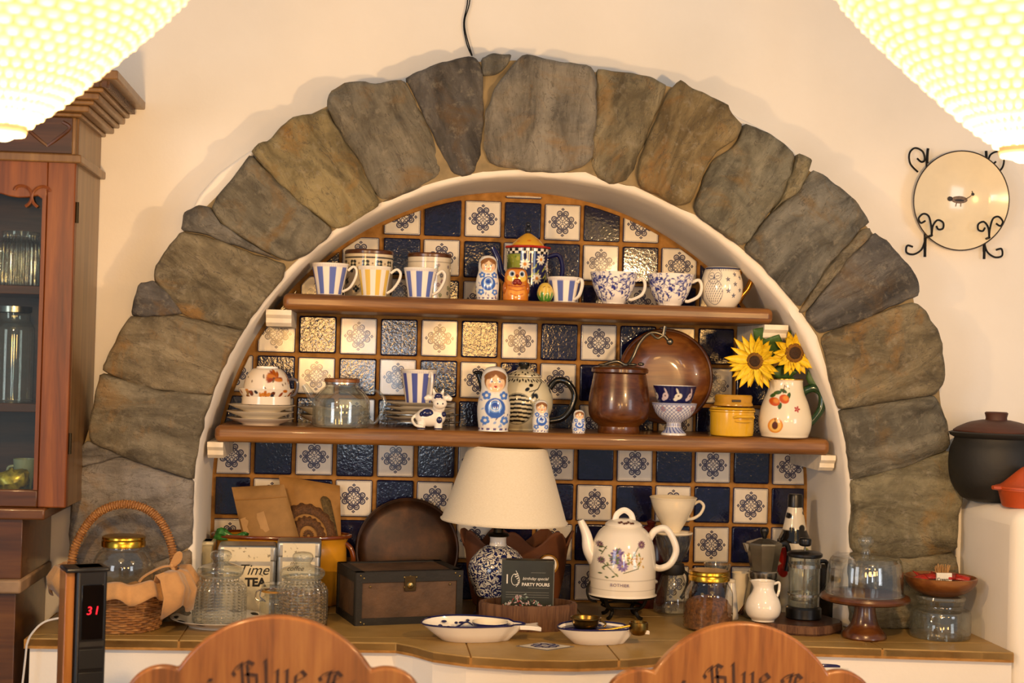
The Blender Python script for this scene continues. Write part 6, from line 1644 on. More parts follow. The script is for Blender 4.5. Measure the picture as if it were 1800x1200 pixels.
m = M(s); m.lathe([(32, zt), (31, zt+2), (10, zt+9), (0, zt+9)], 8, phase=PI/8); m.build('lid', ALU, o, smooth=False)
m = M(s); m.lathe(smooth_prof([(3, zt+8), (5, zt+14), (8, zt+22), (6, zt+28), (0, zt+29)], 3), 16); m.build('lid_knob', BLACKPL, o)
m = M(s); m.tube(catmull([(28, 10, zt-4), (44, 14, zt-2), (50, 16, zt-20), (46, 16, zt-50)], 5), 5, 8, flat=0.7); m.build('handle', BLACKPL, o)

# ---- creamer and french press
o, s = put('white_creamer', 'round white porcelain creamer jug standing before the moka pot', 'jug', 1341, -0.372, ZB)
def lip(R, H, T): return R*(1+0.28*np.exp(-((T+PI/2+0.1)/0.35)**2)*np.clip((H-56)/14, 0, 1))
m = M(s); m.lathe([(0, 0)]+smooth_prof([(20, 0), (21, 3), (28, 10), (31, 22), (28, 36), (20, 50), (17.5, 60), (20, 70)], 5)+[(18, 70), (15.5, 60), (24, 36), (0, 8)], 64, rmod=lip); m.build('body', PORC, o)
m = M(s); m.tube(catmull([(18, 0, 64), (28, 2, 66), (28, 2, 52), (24, 0, 42)], 5), 2.4, 8); m.build('handle', PORC, o)
o, s = put('french_press', 'glass french press with black lid, plunger knob and black base', 'coffee press', 1412, -0.335, ZB)
zt = (at(1412, 974, -0.335).z-ZB)/s
m = M(s); m.lathe([(0, 0), (29, 0), (31, 2), (31, 18), (28, 21), (0, 21)], 48); m.build('base', BLACKPL, o, angle=35)
m = M(s); m.lathe([(26, 20), (27.5, 22), (27.5, zt-4)], 56); m.lathe([(26, zt-4), (26, 22), (0, 22)], 56); m.build('glass_beaker', GLASS_SOFT, o)
m = M(s); m.lathe([(0, zt-4), (29, zt-4), (31, zt-2), (31, zt+2), (26, zt+5), (8, zt+7), (0, zt+7)], 48); m.build('lid', BLACKPL, o, angle=35)
m = M(s); m.tube([(0, 0, 30), (0, 0, zt+18)], 1.5, 8); m.lathe([(0, 32), (24, 32), (25, 34), (25, 38), (0, 39)], 40); m.build('plunger', STEEL, o)
m = M(s); m.lathe(smooth_prof([(4, zt+14), (10, zt+16), (11, zt+22), (10, zt+28), (0, zt+30)], 3), 24); m.build('plunger_knob', BLACKPL, o)
m = M(s); m.lathe([(28, zt-22), (29, zt-22), (29, zt-16), (28, zt-16)], 48); m.lathe([(28, 40), (28.8, 40), (28.8, 44), (28, 44)], 48); m.build('metal_bands', STEEL, o, kind='stuff')
m = M(s); m.tube(catmull([(27, 8, zt-14), (44, 12, zt-16), (48, 12, zt-50), (28, 8, 34)], 5), 4, 8); m.build('handle', BLACKPL, o)

# ---- black and white bottle
o, s = put('wine_bottle', 'black and white bottle with red and yellow picture label in the niche corner', 'bottle', 1393, -0.125, ZC)
z_ = lambda py: (at(1393, py, -0.125).z-ZC)/s
def p_bot(t, v, r):
    u = np.sin(t)*r; f = np.cos(t) > 0; out = pc('#d9d2c2', len(t))
    out = ov(out, '#161412', band(v, z_(952), z_(930)))
    for (a, b, rr) in ((-14, z_(905), 5), (8, z_(926), 6), (14, z_(900), 4), (0, z_(936), 8), (-10, z_(928), 4)): out = ov(out, '#161412', np.where(f, disc(u, v, a, b, rr), 0))
    out = ov(out, '#a3221a', np.where(f, disc(u, v, -22, z_(975), 9, 16), 0)); out = ov(out, '#a3221a', np.where(f, disc(u, v, -24, z_(1000), 7, 12), 0)); out = ov(out, '#c9a13a', np.where(f, disc(u, v, 8, z_(968), 9, 4, 0.8, 0.5), 0)); out = ov(out, '#6d7a35', np.where(f, disc(u, v, 14, z_(962), 6, 3, 0.8, -0.5), 0)); return out
m = M(s); m.lathe(smooth_prof([(0, 0), (28, 0), (30, 4), (30, z_(960)), (28, z_(948)), (21, z_(930)), (16, z_(905)), (12.5, z_(890))], 5), 96, p_bot, 1.0); m.build('glass', PAINT, o, angle=60)
m = M(s); m.lathe([(12.5, z_(891)), (13.5, z_(890)), (13, z_(872)), (11.5, z_(868)), (0, z_(868))], 32); m.build('cap', BLACKPL, o)
o, s = put('dark_mug', 'dark mug half hidden between the press and the cake stand', 'mug', 1452, -0.20, ZC)
zt = (at(1450, 995, -0.20).z-ZC)/s; m = M(s); cup_body(m, [(22, 0), (24, 3), (25, zt*0.6), (25, zt)], 2, 40); m.build('body', plain('dark_glaze', '#17130f', 0.25), o); m = M(s); m.tube(catmull([(-24, -4, zt*0.8), (-36, -6, zt*0.7), (-34, -6, zt*0.35), (-24, -4, zt*0.25)], 5), 2.6, 8); m.build('handle', plain('dark_glaze', '#17130f', 0.25), o)

# ---- cake stand with glass dome
o, s = putc('cake_stand', 'turned reddish wooden cake stand under the glass dome', 'cake stand', 1519, 1128, 38)
z_ = lambda py: (at(1521, py, o.location.y-0.03).z-ZC)/s
zp = z_(1052)
m = M(s); m.lathe([(0, 0), (37, 0), (39, 3), (38, 8)]+smooth_prof([(34, 13), (25, 24), (20, 40), (18, zp-16), (19, zp-8)], 4)+[(0, zp-8)], 64); m.build('foot', W_BROWN, o, angle=40)
m = M(s); m.lathe([(0, zp-8), (70, zp-8), (77, zp-5), (78, zp-1), (76, zp+3), (70, zp+5), (0, zp+5)], 80); m.build('plate', W_BROWN, o, angle=40)
o2, s2 = put('glass_dome', 'clear glass cake dome with round knob on the wooden stand', 'cake dome', 1520, o.location.y, ZC+(zp+5.2)*s)
m = M(s); oct_ = lambda R, H, T: R*(1+0.018*np.cos(T*8))
m.lathe(smooth_prof([(68, 0), (67, 30), (64, 54), (60, 62)], 5), 96, rmod=oct_); m.lathe(smooth_prof([(60, 62), (54, 66), (24, 69), (9, 70)], 4), 96, rmod=oct_); m.lathe(smooth_prof([(65, 1), (64, 28), (61, 52), (57, 59), (20, 66), (0, 66)], 5), 72); m.build('dome', GLASS, o2)
m = M(s); m.lathe(smooth_prof([(9, 70), (8, 76), (7, 80), (12, 86), (14, 94), (10, 101), (0, 103)], 4), 32); m.build('knob', GLASS_SOFT, o2)
m = M(s); m.tube([(67.6*math.cos(a), 67.6*math.sin(a), 1) for a in np.linspace(0, 2*PI, 72, endpoint=False)], 1.4, 6, closed=True); m.build('rim', GLASS_SOFT, o2)

# ---- wide glass jar with a wooden bowl of packets on top
o, s = putc('wide_glass_jar', 'wide low clear glass jar at the right end of the counter', 'jar', 1652, 1128, 48)
z_ = lambda py: (at(1652, py, o.location.y-0.03).z-ZC)/s
zs = z_(1072)
m = M(s); m.lathe([(0, 1)]+smooth_prof([(49, 1), (52, 5), (52.5, zs-12), (50, zs-3), (42, zs), (39, zs+3)], 4)+[(39, zs+7), (41, zs+9), (41, zs+16)], 72); m.lathe([(40, 4), (50, 7), (50, zs-12), (44, zs-4)], 64); m.build('glass_body', GLASS_SOFT, o)
m = M(s); m.lathe([(0, zs+16), (42, zs+16), (43, zs+18), (42, zs+22), (0, zs+23)], 56); m.build('lid', glass('lid_glass', '#e3e4dc', 0.06, None, 0.16, 0.15), o)
o2, s = put('packet_bowl', 'shallow wooden bowl of red packets on top of the wide glass jar', 'bowl', 1653, o.location.y, ZC+(zs+23.2)*s)
m = M(s); m.lathe([(0, 0), (30, 0)]+smooth_prof([(34, 2), (50, 10), (60, 22), (63, 32)], 4)+[(60, 33)]+smooth_prof([(54, 20), (40, 10), (0, 5)], 4), 72); m.build('bowl_shell', W_WARM, o2, angle=60)
bz = ZC+(zs+23.2)*s; q = random.Random(14)
for k, (dx, dy, ang) in enumerate(((-40, -8, 0.2), (-18, 10, -0.2), (22, 12, 0.3), (38, -6, -0.35), (6, 24, 0.1), (-30, 20, 0.5))):
    m = M(s); V = []; 
    for i in range(5):
        for j in range(7):
            a, b = j/6-0.5, i/4-0.5; V.append((a*26, b*16, 2.4*math.cos(PI*a)*math.cos(PI*b)+1.2*mnoise.noise(Vector((a*5, b*5, k*3.0)))))
    m.add(V, [(i*7+j, i*7+j+1, (i+1)*7+j+1, (i+1)*7+j) for i in range(4) for j in range(6)])
    ob = m.build('sugar_packet', plain('red_wrapper', '#a3271c', 0.3, 0, 0.3, 120)); ob.modifiers.new('s', 'SOLIDIFY').thickness = 0.002
    ob.location = (o2.location.x+dx*s, o2.location.y+dy*s, bz+(30+k % 2)*s); ob.rotation_euler = (0.5, 0.12*(k-2), ang)
    tag(ob, ('shiny red packet in the wooden bowl, ' + ['leftmost one', 'behind the white label on the left', 'behind the white label on the right', 'rightmost one', 'at the very back', 'at the back left'][k]), 'packet', 'red packets in the wooden bowl')
o3 = thing('cream_packet', 'small white packet printed with a red heart in the wooden bowl', 'packet', (o2.location.x-8*s, o2.location.y-34*s, bz+26*s))
m = M(s); m.box((0, 0, 8), (27, 5, 18)); m.build('paper', plain('white_paper', '#e2dccb', 0.6), o3, bevel=0.0006)
text_obj('Cream', 7.5*s, INK, o3, (-3*s, -2.7*s, 6*s), bold=0.0001)
m = M(s); m.ball((9, -2.6, 8), (2.2, 0.5, 2.6), 10, 6); m.ball((11.5, -2.6, 8), (2.2, 0.5, 2.6), 10, 6); m.build('heart', plain('red_ink', '#a8201c', 0.5), o3)
o4 = thing('toothpick_bundle', 'pale bundle of toothpicks standing in the wooden bowl', 'toothpicks', (o2.location.x+4*s, o2.location.y+4*s, bz+16*s))
m = M(s)
for k in range(36):
    a = k*2.4; r0 = 1.1*math.sqrt(k); m.tube([(r0*math.cos(a)*0.7, r0*math.sin(a)*0.7, 0), (r0*math.cos(a)*2.2, r0*math.sin(a)*1.6, 34+3*math.sin(k))], 0.7, 5)
m.build('picks', plain('pale_wood', '#b58a55', 0.7), o4, kind='stuff')

# ================================================================ ledge and wall
CLAY = plain('black_clay', '#15130f', 0.62, 0, 0.3, 14, 0.3, 60); CLAYB = plain('brown_clay', '#4a2615', 0.6, 0, 0.25, 14, 0.3, 60)
pz = at(1738, 870, -0.40); o = thing('clay_pot', 'large black clay cooking pot with brown lid on the white ledge', 'pot', (xat(1748, -0.375, ZT), -0.375, ZT))
s = mpp(o.location.x, -0.375, ZT); T_ = Matrix.Rotation(math.radians(-2.5), 4, 'Y')
m = M(s); m.lathe([(0, 0), (46, 0)]+smooth_prof([(58, 6), (74, 30), (80, 60), (78, 88), (72, 104), (70, 110)], 5)+[(78, 114), (80, 119), (74, 121), (60, 112), (0, 100)], 80); m.build('body', CLAY, o, angle=50)
m = M(s); m.lathe([(72, 119), (73, 123)]+smooth_prof([(66, 128), (46, 137), (24, 142)], 4)+[(0, 141)], 72); ld = m.build('lid', CLAYB, o)
m = M(s); m.lathe([(19, 139), (18, 146), (20, 154), (18, 156), (0, 155)], 40); m.build('lid_knob', CLAYB, ld)
ORC = plain('orange_terracotta', '#b0481a', 0.45, 0, 0.15, 14)
o = thing('terracotta_dish', 'orange terracotta lidded dish at the right edge of the ledge', 'dish', (xat(1806, -0.52, ZT), -0.515, ZT)); s = mpp(o.location.x, -0.52, ZT)
m = M(s); m.lathe([(0, 0), (40, 0), (42, 3), (48, 26), (52, 30), (52, 33), (0, 33)], 64); m.build('base', ORC, o, angle=40)
m = M(s); m.lathe([(54, 33), (54, 36), (46, 38)]+smooth_prof([(40, 42), (18, 62), (8, 70)], 3)+[(0, 72)], 64); m.build('lid', ORC, o, angle=40)
m = M(s); m.tube([(-46, -6, 33), (-60, -8, 33.5), (-66, -8, 34)], lambda t: 4.5-0.8*t, 10, flat=1.6); m.build('handle', ORC, o)

# wall plate and iron rack
YP = YW-0.022; pc0 = at(1686, 353, YP); s = mpp(pc0.x, YP, pc0.z)
o = thing('bird_plate', 'cream wall plate with a small partridge painted in the middle', 'plate', (pc0.x, YP, pc0.z-84*s))
Rm = Matrix.Translation((0, 0, 84)) @ Matrix.Rotation(math.radians(4), 4, 'X') @ Matrix.Rotation(PI/2, 4, 'X')
m = M(s); m.xf = Rm; m.lathe([(0, 0), (52, 0), (58, 3), (84, 9), (86.5, 10.5)], 96); m.lathe([(0, -4), (48, -4), (58, -1), (86.5, 10.5)], 96); m.build('plate_disc', plain('ivory_glaze', '#e8d9b8', 0.14, 0, 0.04, 20, coat=0.3), o, angle=50)
m = M(s); m.xf = Rm; m.tube([(86.5*math.cos(a), 86.5*math.sin(a), 10.4) for a in np.linspace(0, 2*PI, 96, endpoint=False)], 1.1, 6, closed=True); m.build('rim_line', plain('brown_line', '#2f2318', 0.4), o)
BRD = plain('bird_brown', '#6d5a4a', 0.5, 0, 0.4, 160); BRDK = plain('bird_black', '#221a16', 0.5)
m = M(s); m.xf = Rm; m.ball((0, 2, 0.6), (15, 6.5, 0.5)); m.tube([(10, 3, 0.7), (17, 7, 0.7), (22, 11, 0.7)], lambda t: 4.2-1.6*t, 8, flat=0.2); m.build('painted_bird', BRD, o)
m = M(s); m.xf = Rm; m.ball((-17, 3, 0.9), (5, 4.2, 0.5)); m.ball((24, 12.5, 0.9), (3, 2.6, 0.5)); m.tube([(24, 14, 0.8), (22, 18, 0.8)], 0.8, 5); m.tube([(-5, -4, 0.8), (-6, -10, 0.8)], 0.6, 5); m.tube([(3, -4, 0.8), (3, -10, 0.8)], 0.6, 5); m.ball((0, 1, 1.0), (9, 2, 0.4)); m.build('bird_markings', BRDK, o, kind='stuff')
o = thing('plate_rack', 'black wrought iron plate rack with scrolls on the wall', 'plate rack', (pc0.x, YW-0.004, pc0.z-84*s))
C0 = (1686, 353)
def sp(pts, y=0.0): return [Vector((((px-C0[0])), y, 84+(C0[1]-py)+(px-C0[0])*0.0)) for px, py in pts]
def scroll(parent, pts, y, r=1.7, name='scroll'):
    m = M(s); m.tube(catmull(sp(pts, y), 6), r, 7); m.build(name, IRON, parent)
for sg in (-1, 1):
    fx = lambda x: 1683+sg*x
    scroll(o, [(fx(-57+0), 262), (fx(-56), 286)] if False else [(fx(53), 262), (fx(54), 275), (fx(54), 288)], -6, 2.4, 'post')
    scroll(o, [(fx(70), 304), (fx(84), 290), (fx(86), 272), (fx(76), 262), (fx(62), 268), (fx(58), 282), (fx(64), 286), (fx(72), 280)], -5)
    scroll(o, [(fx(54), 420), (fx(54), 453)], -6, 2.4, 'post')
    scroll(o, [(fx(54), 424), (fx(60), 440), (fx(74), 449), (fx(87), 446), (fx(86), 434), (fx(76), 436)], -5)
    scroll(o, [(fx(52), 416), (fx(53), 402), (fx(58), 384), (fx(68), 380), (fx(76), 388), (fx(72), 396), (fx(64), 392)], -30)
    scroll(o, [(fx(52), 416), (fx(50), 400), (fx(42), 390), (fx(32), 394), (fx(32), 404), (fx(40), 406), (fx(44), 400)], -30)
    m = M(s); m.tube([sp([(fx(52), 417)], -31)[0], sp([(fx(53), 419)], -4)[0]], 2.2, 7); m.build('hook', IRON, o)
    m = M(s); m.tube(sp([(fx(54), 280), (fx(54), 440)], -3), 1.6, 6); m.build('back_bar', IRON, o)
# ================================================================ glazed cabinet on the left
XC, YF_ = -0.897, -0.505
zf = lambda py: at(120, py, YF_).z
cab = thing('display_cabinet', 'tall reddish wooden display cabinet with glazed door and carved cornice', 'cabinet', (-1.42, -0.36, 0.0))
CO = Vector((-1.42, -0.36, 0.0)); XLc = -1.95; YB = YW-0.003
def cbox(name, x0, x1, y0, y1, z0, z1, mat, bev=0.0015, parent=None):
    m = M(); m.box2((x0-CO.x, y0-CO.y, z0), (x1-CO.x, y1-CO.y, z1)); return m.build(name, mat, parent or cab, bevel=bev, smooth=bev > 0)
zb0, zt0 = zf(893), zf(283)
W_CABS = wood('cabinet_side_wood', '#4a3018', '#70502d', '#86653c', 'Z', 0.8, 0.4, 0.2)
cbox('side_panel', XC-0.018, XC, YF_+0.022, YB, zb0, zf(200), W_CABS); cbox('side_panel', XLc, XLc+0.018, YF_+0.022, YB, zb0, zf(200), W_CAB)
cbox('back_panel', XLc+0.018, XC-0.018, YB-0.012, YB, zb0, zf(200), W_DARK)
cbox('cabinet_floor', XLc+0.018, XC-0.018, YF_+0.022, YB-0.012, zb0, zb0+0.02, W_CABX)
zs1, zs2 = zf(503)+0.0, zf(712)
for zz in (zs1, zs2): cbox('cabinet_shelf', XLc+0.02, XC-0.020, YF_+0.035, YB-0.014, zz-0.018, zz, W_CABX)
stx = xat(74, YF_, zf(600))
door = cbox('door_stile', stx, XC, YF_, YF_+0.021, zb0, zt0, W_CAB, 0.003)
cbox('door_stile', -1.49, -1.42, YF_, YF_+0.021, zb0, zt0, W_CAB, 0.003)
cbox('bottom_rail', -1.42, stx, YF_+0.001, YF_+0.021, zb0, zf(862), W_CABX, 0.003)
m = M(); n_ = 24; P = [(-1.42, zt0), (stx, zt0)]; wv = []
for i in range(n_+1):
    t = i/n_; x = stx+(-1.42-stx)*t; ph = (x-stx)/0.055
    wv.append((x, zf(340)-0.012*abs(math.sin(ph*PI*0.5))-0.02*(0 if t > 0.03 else 1)))
P += wv; m.prism([(p[0]-CO.x, p[1]) for p in P], YF_+0.001-CO.y, YF_+0.02-CO.y); m.build('scalloped_rail', W_CAB, cab, bevel=0.002)
for k in range(4):
    x = stx-0.030-k*0.11; m = M()
    for sg in (-1, 1):
        m.tube([(x-CO.x+sg*0.018*math.cos(a)+sg*0.018, YF_-CO.y-0.001, zf(338)+0.016*math.sin(a)-0.004*a) for a in np.linspace(0, 4.4, 16)], 0.0035, 6)
    m.build('carved_scroll', W_CAB, cab, kind='stuff')
m = M(); m.box2((-1.42-CO.x, YF_+0.008-CO.y, zf(864)), (stx-CO.x, YF_+0.011-CO.y, zf(330))); m.build('glass_pane', glass('cabinet_glass', '#f3f6f2', 0.02, None, 0.05), cab, smooth=False)
m = M(); m.box2((stx-0.008-CO.x, YF_-0.003-CO.y, zf(862)), (stx-CO.x, YF_+0.012-CO.y, zf(345))); m.build('glazing_bead', W_CAB, cab)
for zz in (zf(330)-0.05, zf(780)):
    m = M(); m.tube([(XC+0.002-CO.x, YF_+0.014-CO.y, zz-0.022), (XC+0.002-CO.x, YF_+0.014-CO.y, zz+0.022)], 0.004, 8); m.build('hinge', plain('dark_brass', '#2d2618', 0.4, 0.8), cab)
def cornice(name, ov, z0, z1, mat): return cbox(name, XLc-ov, XC+ov, YF_-ov, YB, z0, z1, mat, 0.003)
cornice('waist_moulding', 0.012, zf(287), zf(272), W_CABS)
cornice('frieze', -0.004, zf(272), zf(205), W_CABS)
for (ov, a, b) in ((0.010, 206, 199), (0.028, 199, 188), (0.040, 188, 180), (0.052, 180, 168), (0.062, 168, 160), (0.070, 160, 150), (0.096, 150, 134)): cornice('cornice_moulding', ov, zf(a), zf(b), W_CABS)
m = M(); z_0 = (zf(160)+zf(150))/2
for k in range(22):
    y = YF_-0.062+k*0.0155; m.box((XC+0.072-CO.x, y-CO.y, z_0+0.003), (0.007, 0.010, 0.008)); m.box((XC+0.073-CO.x, y-0.004-CO.y, z_0-0.005), (0.007, 0.009, 0.006))
for k in range(60): m.box((XC+0.066-k*0.0155-CO.x, YF_-0.072-CO.y, z_0), (0.010, 0.006, 0.014))
m.build('carved_band', W_DARK, cab, kind='stuff')
m = M()
for k in range(7):
    x = XC-0.06-k*0.12-CO.x
    for sg in (-1, 1): m.tube(catmull([(x, YF_-CO.y+0.002, zf(258)), (x+sg*0.02, YF_-CO.y, zf(245)), (x+sg*0.045, YF_-CO.y, zf(225)), (x+sg*0.03, YF_-CO.y, zf(215))], 5), 0.004, 6)
m.build('carved_foliage', W_CABX, cab, kind='stuff')
cbox('frieze_panel', XLc, XC-0.010, YF_-0.0005, YF_+0.01, zf(270), zf(207), W_DARK, 0.001)
XB = -0.978
cbox('ledge_moulding', XLc-0.01, -0.935, YF_-0.02, YB, zf(913), zb0, W_CABX, 0.004)
cbox('base_upper', XLc, XB-0.004, YF_-0.004, YB, zf(1018), zf(913), W_CABX)
cbox('worn_moulding', XLc-0.01, XB, YF_-0.022, YB, zf(1042), zf(1018), plain('worn_edge', '#8d7358', 0.6, 0, 0.3, 14), 0.005)
cbox('base_lower', XLc, XB-0.012, YF_-0.010, YB, 0.06, zf(1042), W_CABX)
for x in (XLc+0.02, XB-0.06): cbox('foot', x, x+0.05, YF_-0.008, YF_+0.05, 0.0, 0.06, W_CABX)
# jars inside
def inner_jar(px, z, R, h, mat, label, ribs=0, lid=None):
    Y = -0.40; o, s = put('storage_jar', label, 'jar', px, Y, z, 'jars in the cabinet')
    rm = (lambda R_, H, T: R_*(1+0.02*np.cos(T*ribs)*(H > h*0.08)*(H < h*0.75))) if ribs else None
    m = M(s); m.lathe([(0, 1)]+smooth_prof([(R*0.95, 1), (R, 6), (R, h*0.7), (R*0.92, h*0.8), (R*0.78, h*0.86), (R*0.78, h*0.95)], 5), 90, rmod=rm); m.build('glass_body', mat, o)
    m = M(s); m.lathe([(R*0.78, h*0.93), (R*0.84, h*0.94), (R*0.84, h), (0, h)], 48); m.build('lid', lid or GLASS_SOFT, o)
    return o, s
inner_jar(34, zs1, 38, 96, GLASS_RIB, 'ribbed glass jar on the upper shelf of the cabinet', 30)
inner_jar(20, zs2, 36, 168, GLASS_SOFT, 'tall clear mason jar on the lower shelf of the cabinet', 0, STEEL)
o, s = put('snack_packet', 'crumpled yellow green packet at the bottom of the cabinet', 'packet', 18, -0.42, zb0+0.021)
m = M(s); m.ball((0, 0, 22), (34, 18, 21), 18, 12)
for p in m.v: p += Vector((mnoise.noise(p*40)*0.012, 0, mnoise.noise(p*55+Vector((3, 1, 2)))*0.010))
for p in m.v: p.z = max(0.0, p.z)
m.build('wrapper', plain('yellow_green_foil', '#a89a2f', 0.25, 0.3, 0.8, 60), o, angle=25)
o, s = put('ceramic_cup', 'pale cup beside the packet at the bottom of the cabinet', 'cup', 42, -0.36, zb0+0.021)
m = M(s); cup_body(m, [(12, 0), (13, 3), (18, 36), (20, 56)], 1.6, 36); m.build('body', plain('pale_green_glaze', '#9fae9a', 0.2), o); m = M(s); m.tube(catmull([(-16, 0, 44), (-28, -2, 40), (-26, -2, 20), (-14, 0, 14)], 5), 2.4, 7); m.build('handle', plain('pale_green_glaze', '#9fae9a', 0.2), o)

# ================================================================ tower heater with a wooden side
Yt = -0.90; X0 = xat(150, Yt, 1.0); zt_ = at(150, 994, Yt).z; s = mpp(X0, Yt, 1.0)
o = thing('tower_heater', 'slim black tower heater with wooden side panel and red digital display', 'heater', (X0, Yt, 0.0), 0.38)
m = M(); m.box((0.004, 0.0, zt_/2+0.01), (0.056, 0.060, zt_-0.02)); m.build('housing', BLACKPL, o, bevel=0.006, bseg=3)
m = M(); m.box((-0.004, 0.0, zt_-0.004), (0.078, 0.066, 0.008)); m.build('top_cap', BLACKPL, o, bevel=0.003)
m = M(); m.box((-0.034, 0.004, zt_/2), (0.017, 0.056, zt_-0.014)); m.build('wooden_side', W_TEAK, o, bevel=0.002)
m = M(); m.box((0.006, -0.0305, zt_-0.080), (0.040, 0.002, 0.100)); dsp = m.build('display_panel', plain('display_glass', '#060607', 0.08), o, bevel=0.001)
def red_led():
    g = G('red_led'); e = g.N.new('ShaderNodeEmission'); e.inputs[0].default_value = (1.0, 0.02, 0.03, 1); e.inputs[1].default_value = 2.2; g.L.new(e.outputs[0], g.out.inputs[0]); return g.mat
t_ = text_obj('3 1', 0.021, red_led(), dsp, (0.006, -0.0318, zt_-0.078), shear=0.15, name='digits', space=0.85)
m = M(); m.box((0.006, -0.0306, zt_-0.138), (0.044, 0.002, 0.009)); m.build('trim_strip', plain('grey_trim', '#2e2d2b', 0.3), o)
for k in range(11):
    m = M(); m.box((0.006, -0.0302, zt_-0.165-k*0.042), (0.044, 0.004, 0.036)); m.build('vent_slot', plain('vent_black', '#050505', 0.5), o, bevel=0.001)
m = M(); m.lathe([(0, 0), (0.10, 0), (0.105, 0.006), (0.10, 0.014), (0.03, 0.02), (0, 0.02)], 40); m.build('floor_base', BLACKPL, o)
m = M(); m.tube(catmull([at(104, 1086, -0.54), at(80, 1092, -0.55), at(62, 1106, -0.56), at(48, 1130, -0.565), at(42, 1180, -0.565), Vector((-0.99, -0.58, 0.4)), Vector((-0.98, -0.62, 0.012)), Vector((X0-0.05, Yt+0.05, 0.012))], 7), 0.0022, 6)
tag(m.build('power_cord', plain('white_cord', '#c9c6c2', 0.5)), 'thin pale power cord running down the left end of the counter', 'cord')

# ================================================================ carved wooden chairs
CARVE = plain('carved_dark', '#3a1d0c', 0.7, 0, 0.3, 80)
GL = {'B': [[(0.02, 0.55), (-0.06, 0.68), (0.08, 0.86), (0.34, 1.0)], [(0.30, 0.96), (0.26, 0.10), (0.10, 0.0)], [(0.16, 0.80), (0.52, 1.02), (0.74, 0.88), (0.40, 0.56), (0.80, 0.46), (0.78, 0.14), (0.44, -0.02), (0.22, 0.06)], [(0.50, 0.92), (0.48, 0.1)]],
      'l': [[(0.04, 0.94), (0.12, 1.04), (0.12, 0.10), (0.24, 0.0)]],
      'u': [[(0.0, 0.60), (0.10, 0.68), (0.10, 0.12), (0.22, 0.0), (0.42, 0.12)], [(0.36, 0.62), (0.45, 0.68), (0.45, 0.10), (0.56, 0.0)]],
      'e': [[(0.08, 0.52), (0.08, 0.12), (0.22, 0.0), (0.42, 0.12)], [(0.08, 0.52), (0.28, 0.70), (0.46, 0.52), (0.12, 0.30)]],
      'i': [[(0.0, 0.60), (0.10, 0.68), (0.10, 0.10), (0.22, 0.0)], [(0.10, 0.86), (0.16, 0.92)]],
      'r': [[(0.0, 0.60), (0.10, 0.68), (0.10, 0.0)], [(0.10, 0.55), (0.30, 0.70), (0.38, 0.60)]],
      'd': [[(0.10, 0.92), (0.42, 0.60), (0.42, 0.14), (0.22, 0.0), (0.04, 0.14), (0.04, 0.5), (0.24, 0.66), (0.40, 0.5)]],
      'o': [[(0.22, 0.68), (0.04, 0.5), (0.04, 0.15), (0.22, 0.0), (0.40, 0.15), (0.40, 0.5), (0.22, 0.68)]],
      'f': [[(0.42, 0.94), (0.30, 1.0), (0.16, 0.84), (0.16, 0.0)], [(0.0, 0.64), (0.36, 0.64)]]}
def nib(m, ch, x, z, k, rot, y, w_=0.15):
    ca, sa = math.cos(rot), math.sin(rot); nx, nz = 0.5*w_*math.cos(0.75), 0.5*w_*math.sin(0.75)
    for st in GL[ch]:
        for (a, b) in zip(st[:-1], st[1:]):
            P = [(a[0]-nx, a[1]-nz), (a[0]+nx, a[1]+nz), (b[0]-nx, b[1]-nz), (b[0]+nx, b[1]+nz)]
            c = (sum(p[0] for p in P)/4, sum(p[1] for p in P)/4); P.sort(key=lambda p: math.atan2(p[1]-c[1], p[0]-c[0]))
            W = [(x+k*(p[0]*ca-p[1]*sa), z+k*(p[0]*sa+p[1]*ca)) for p in P]
            m.prism(W, y-0.0006, y+0.002)
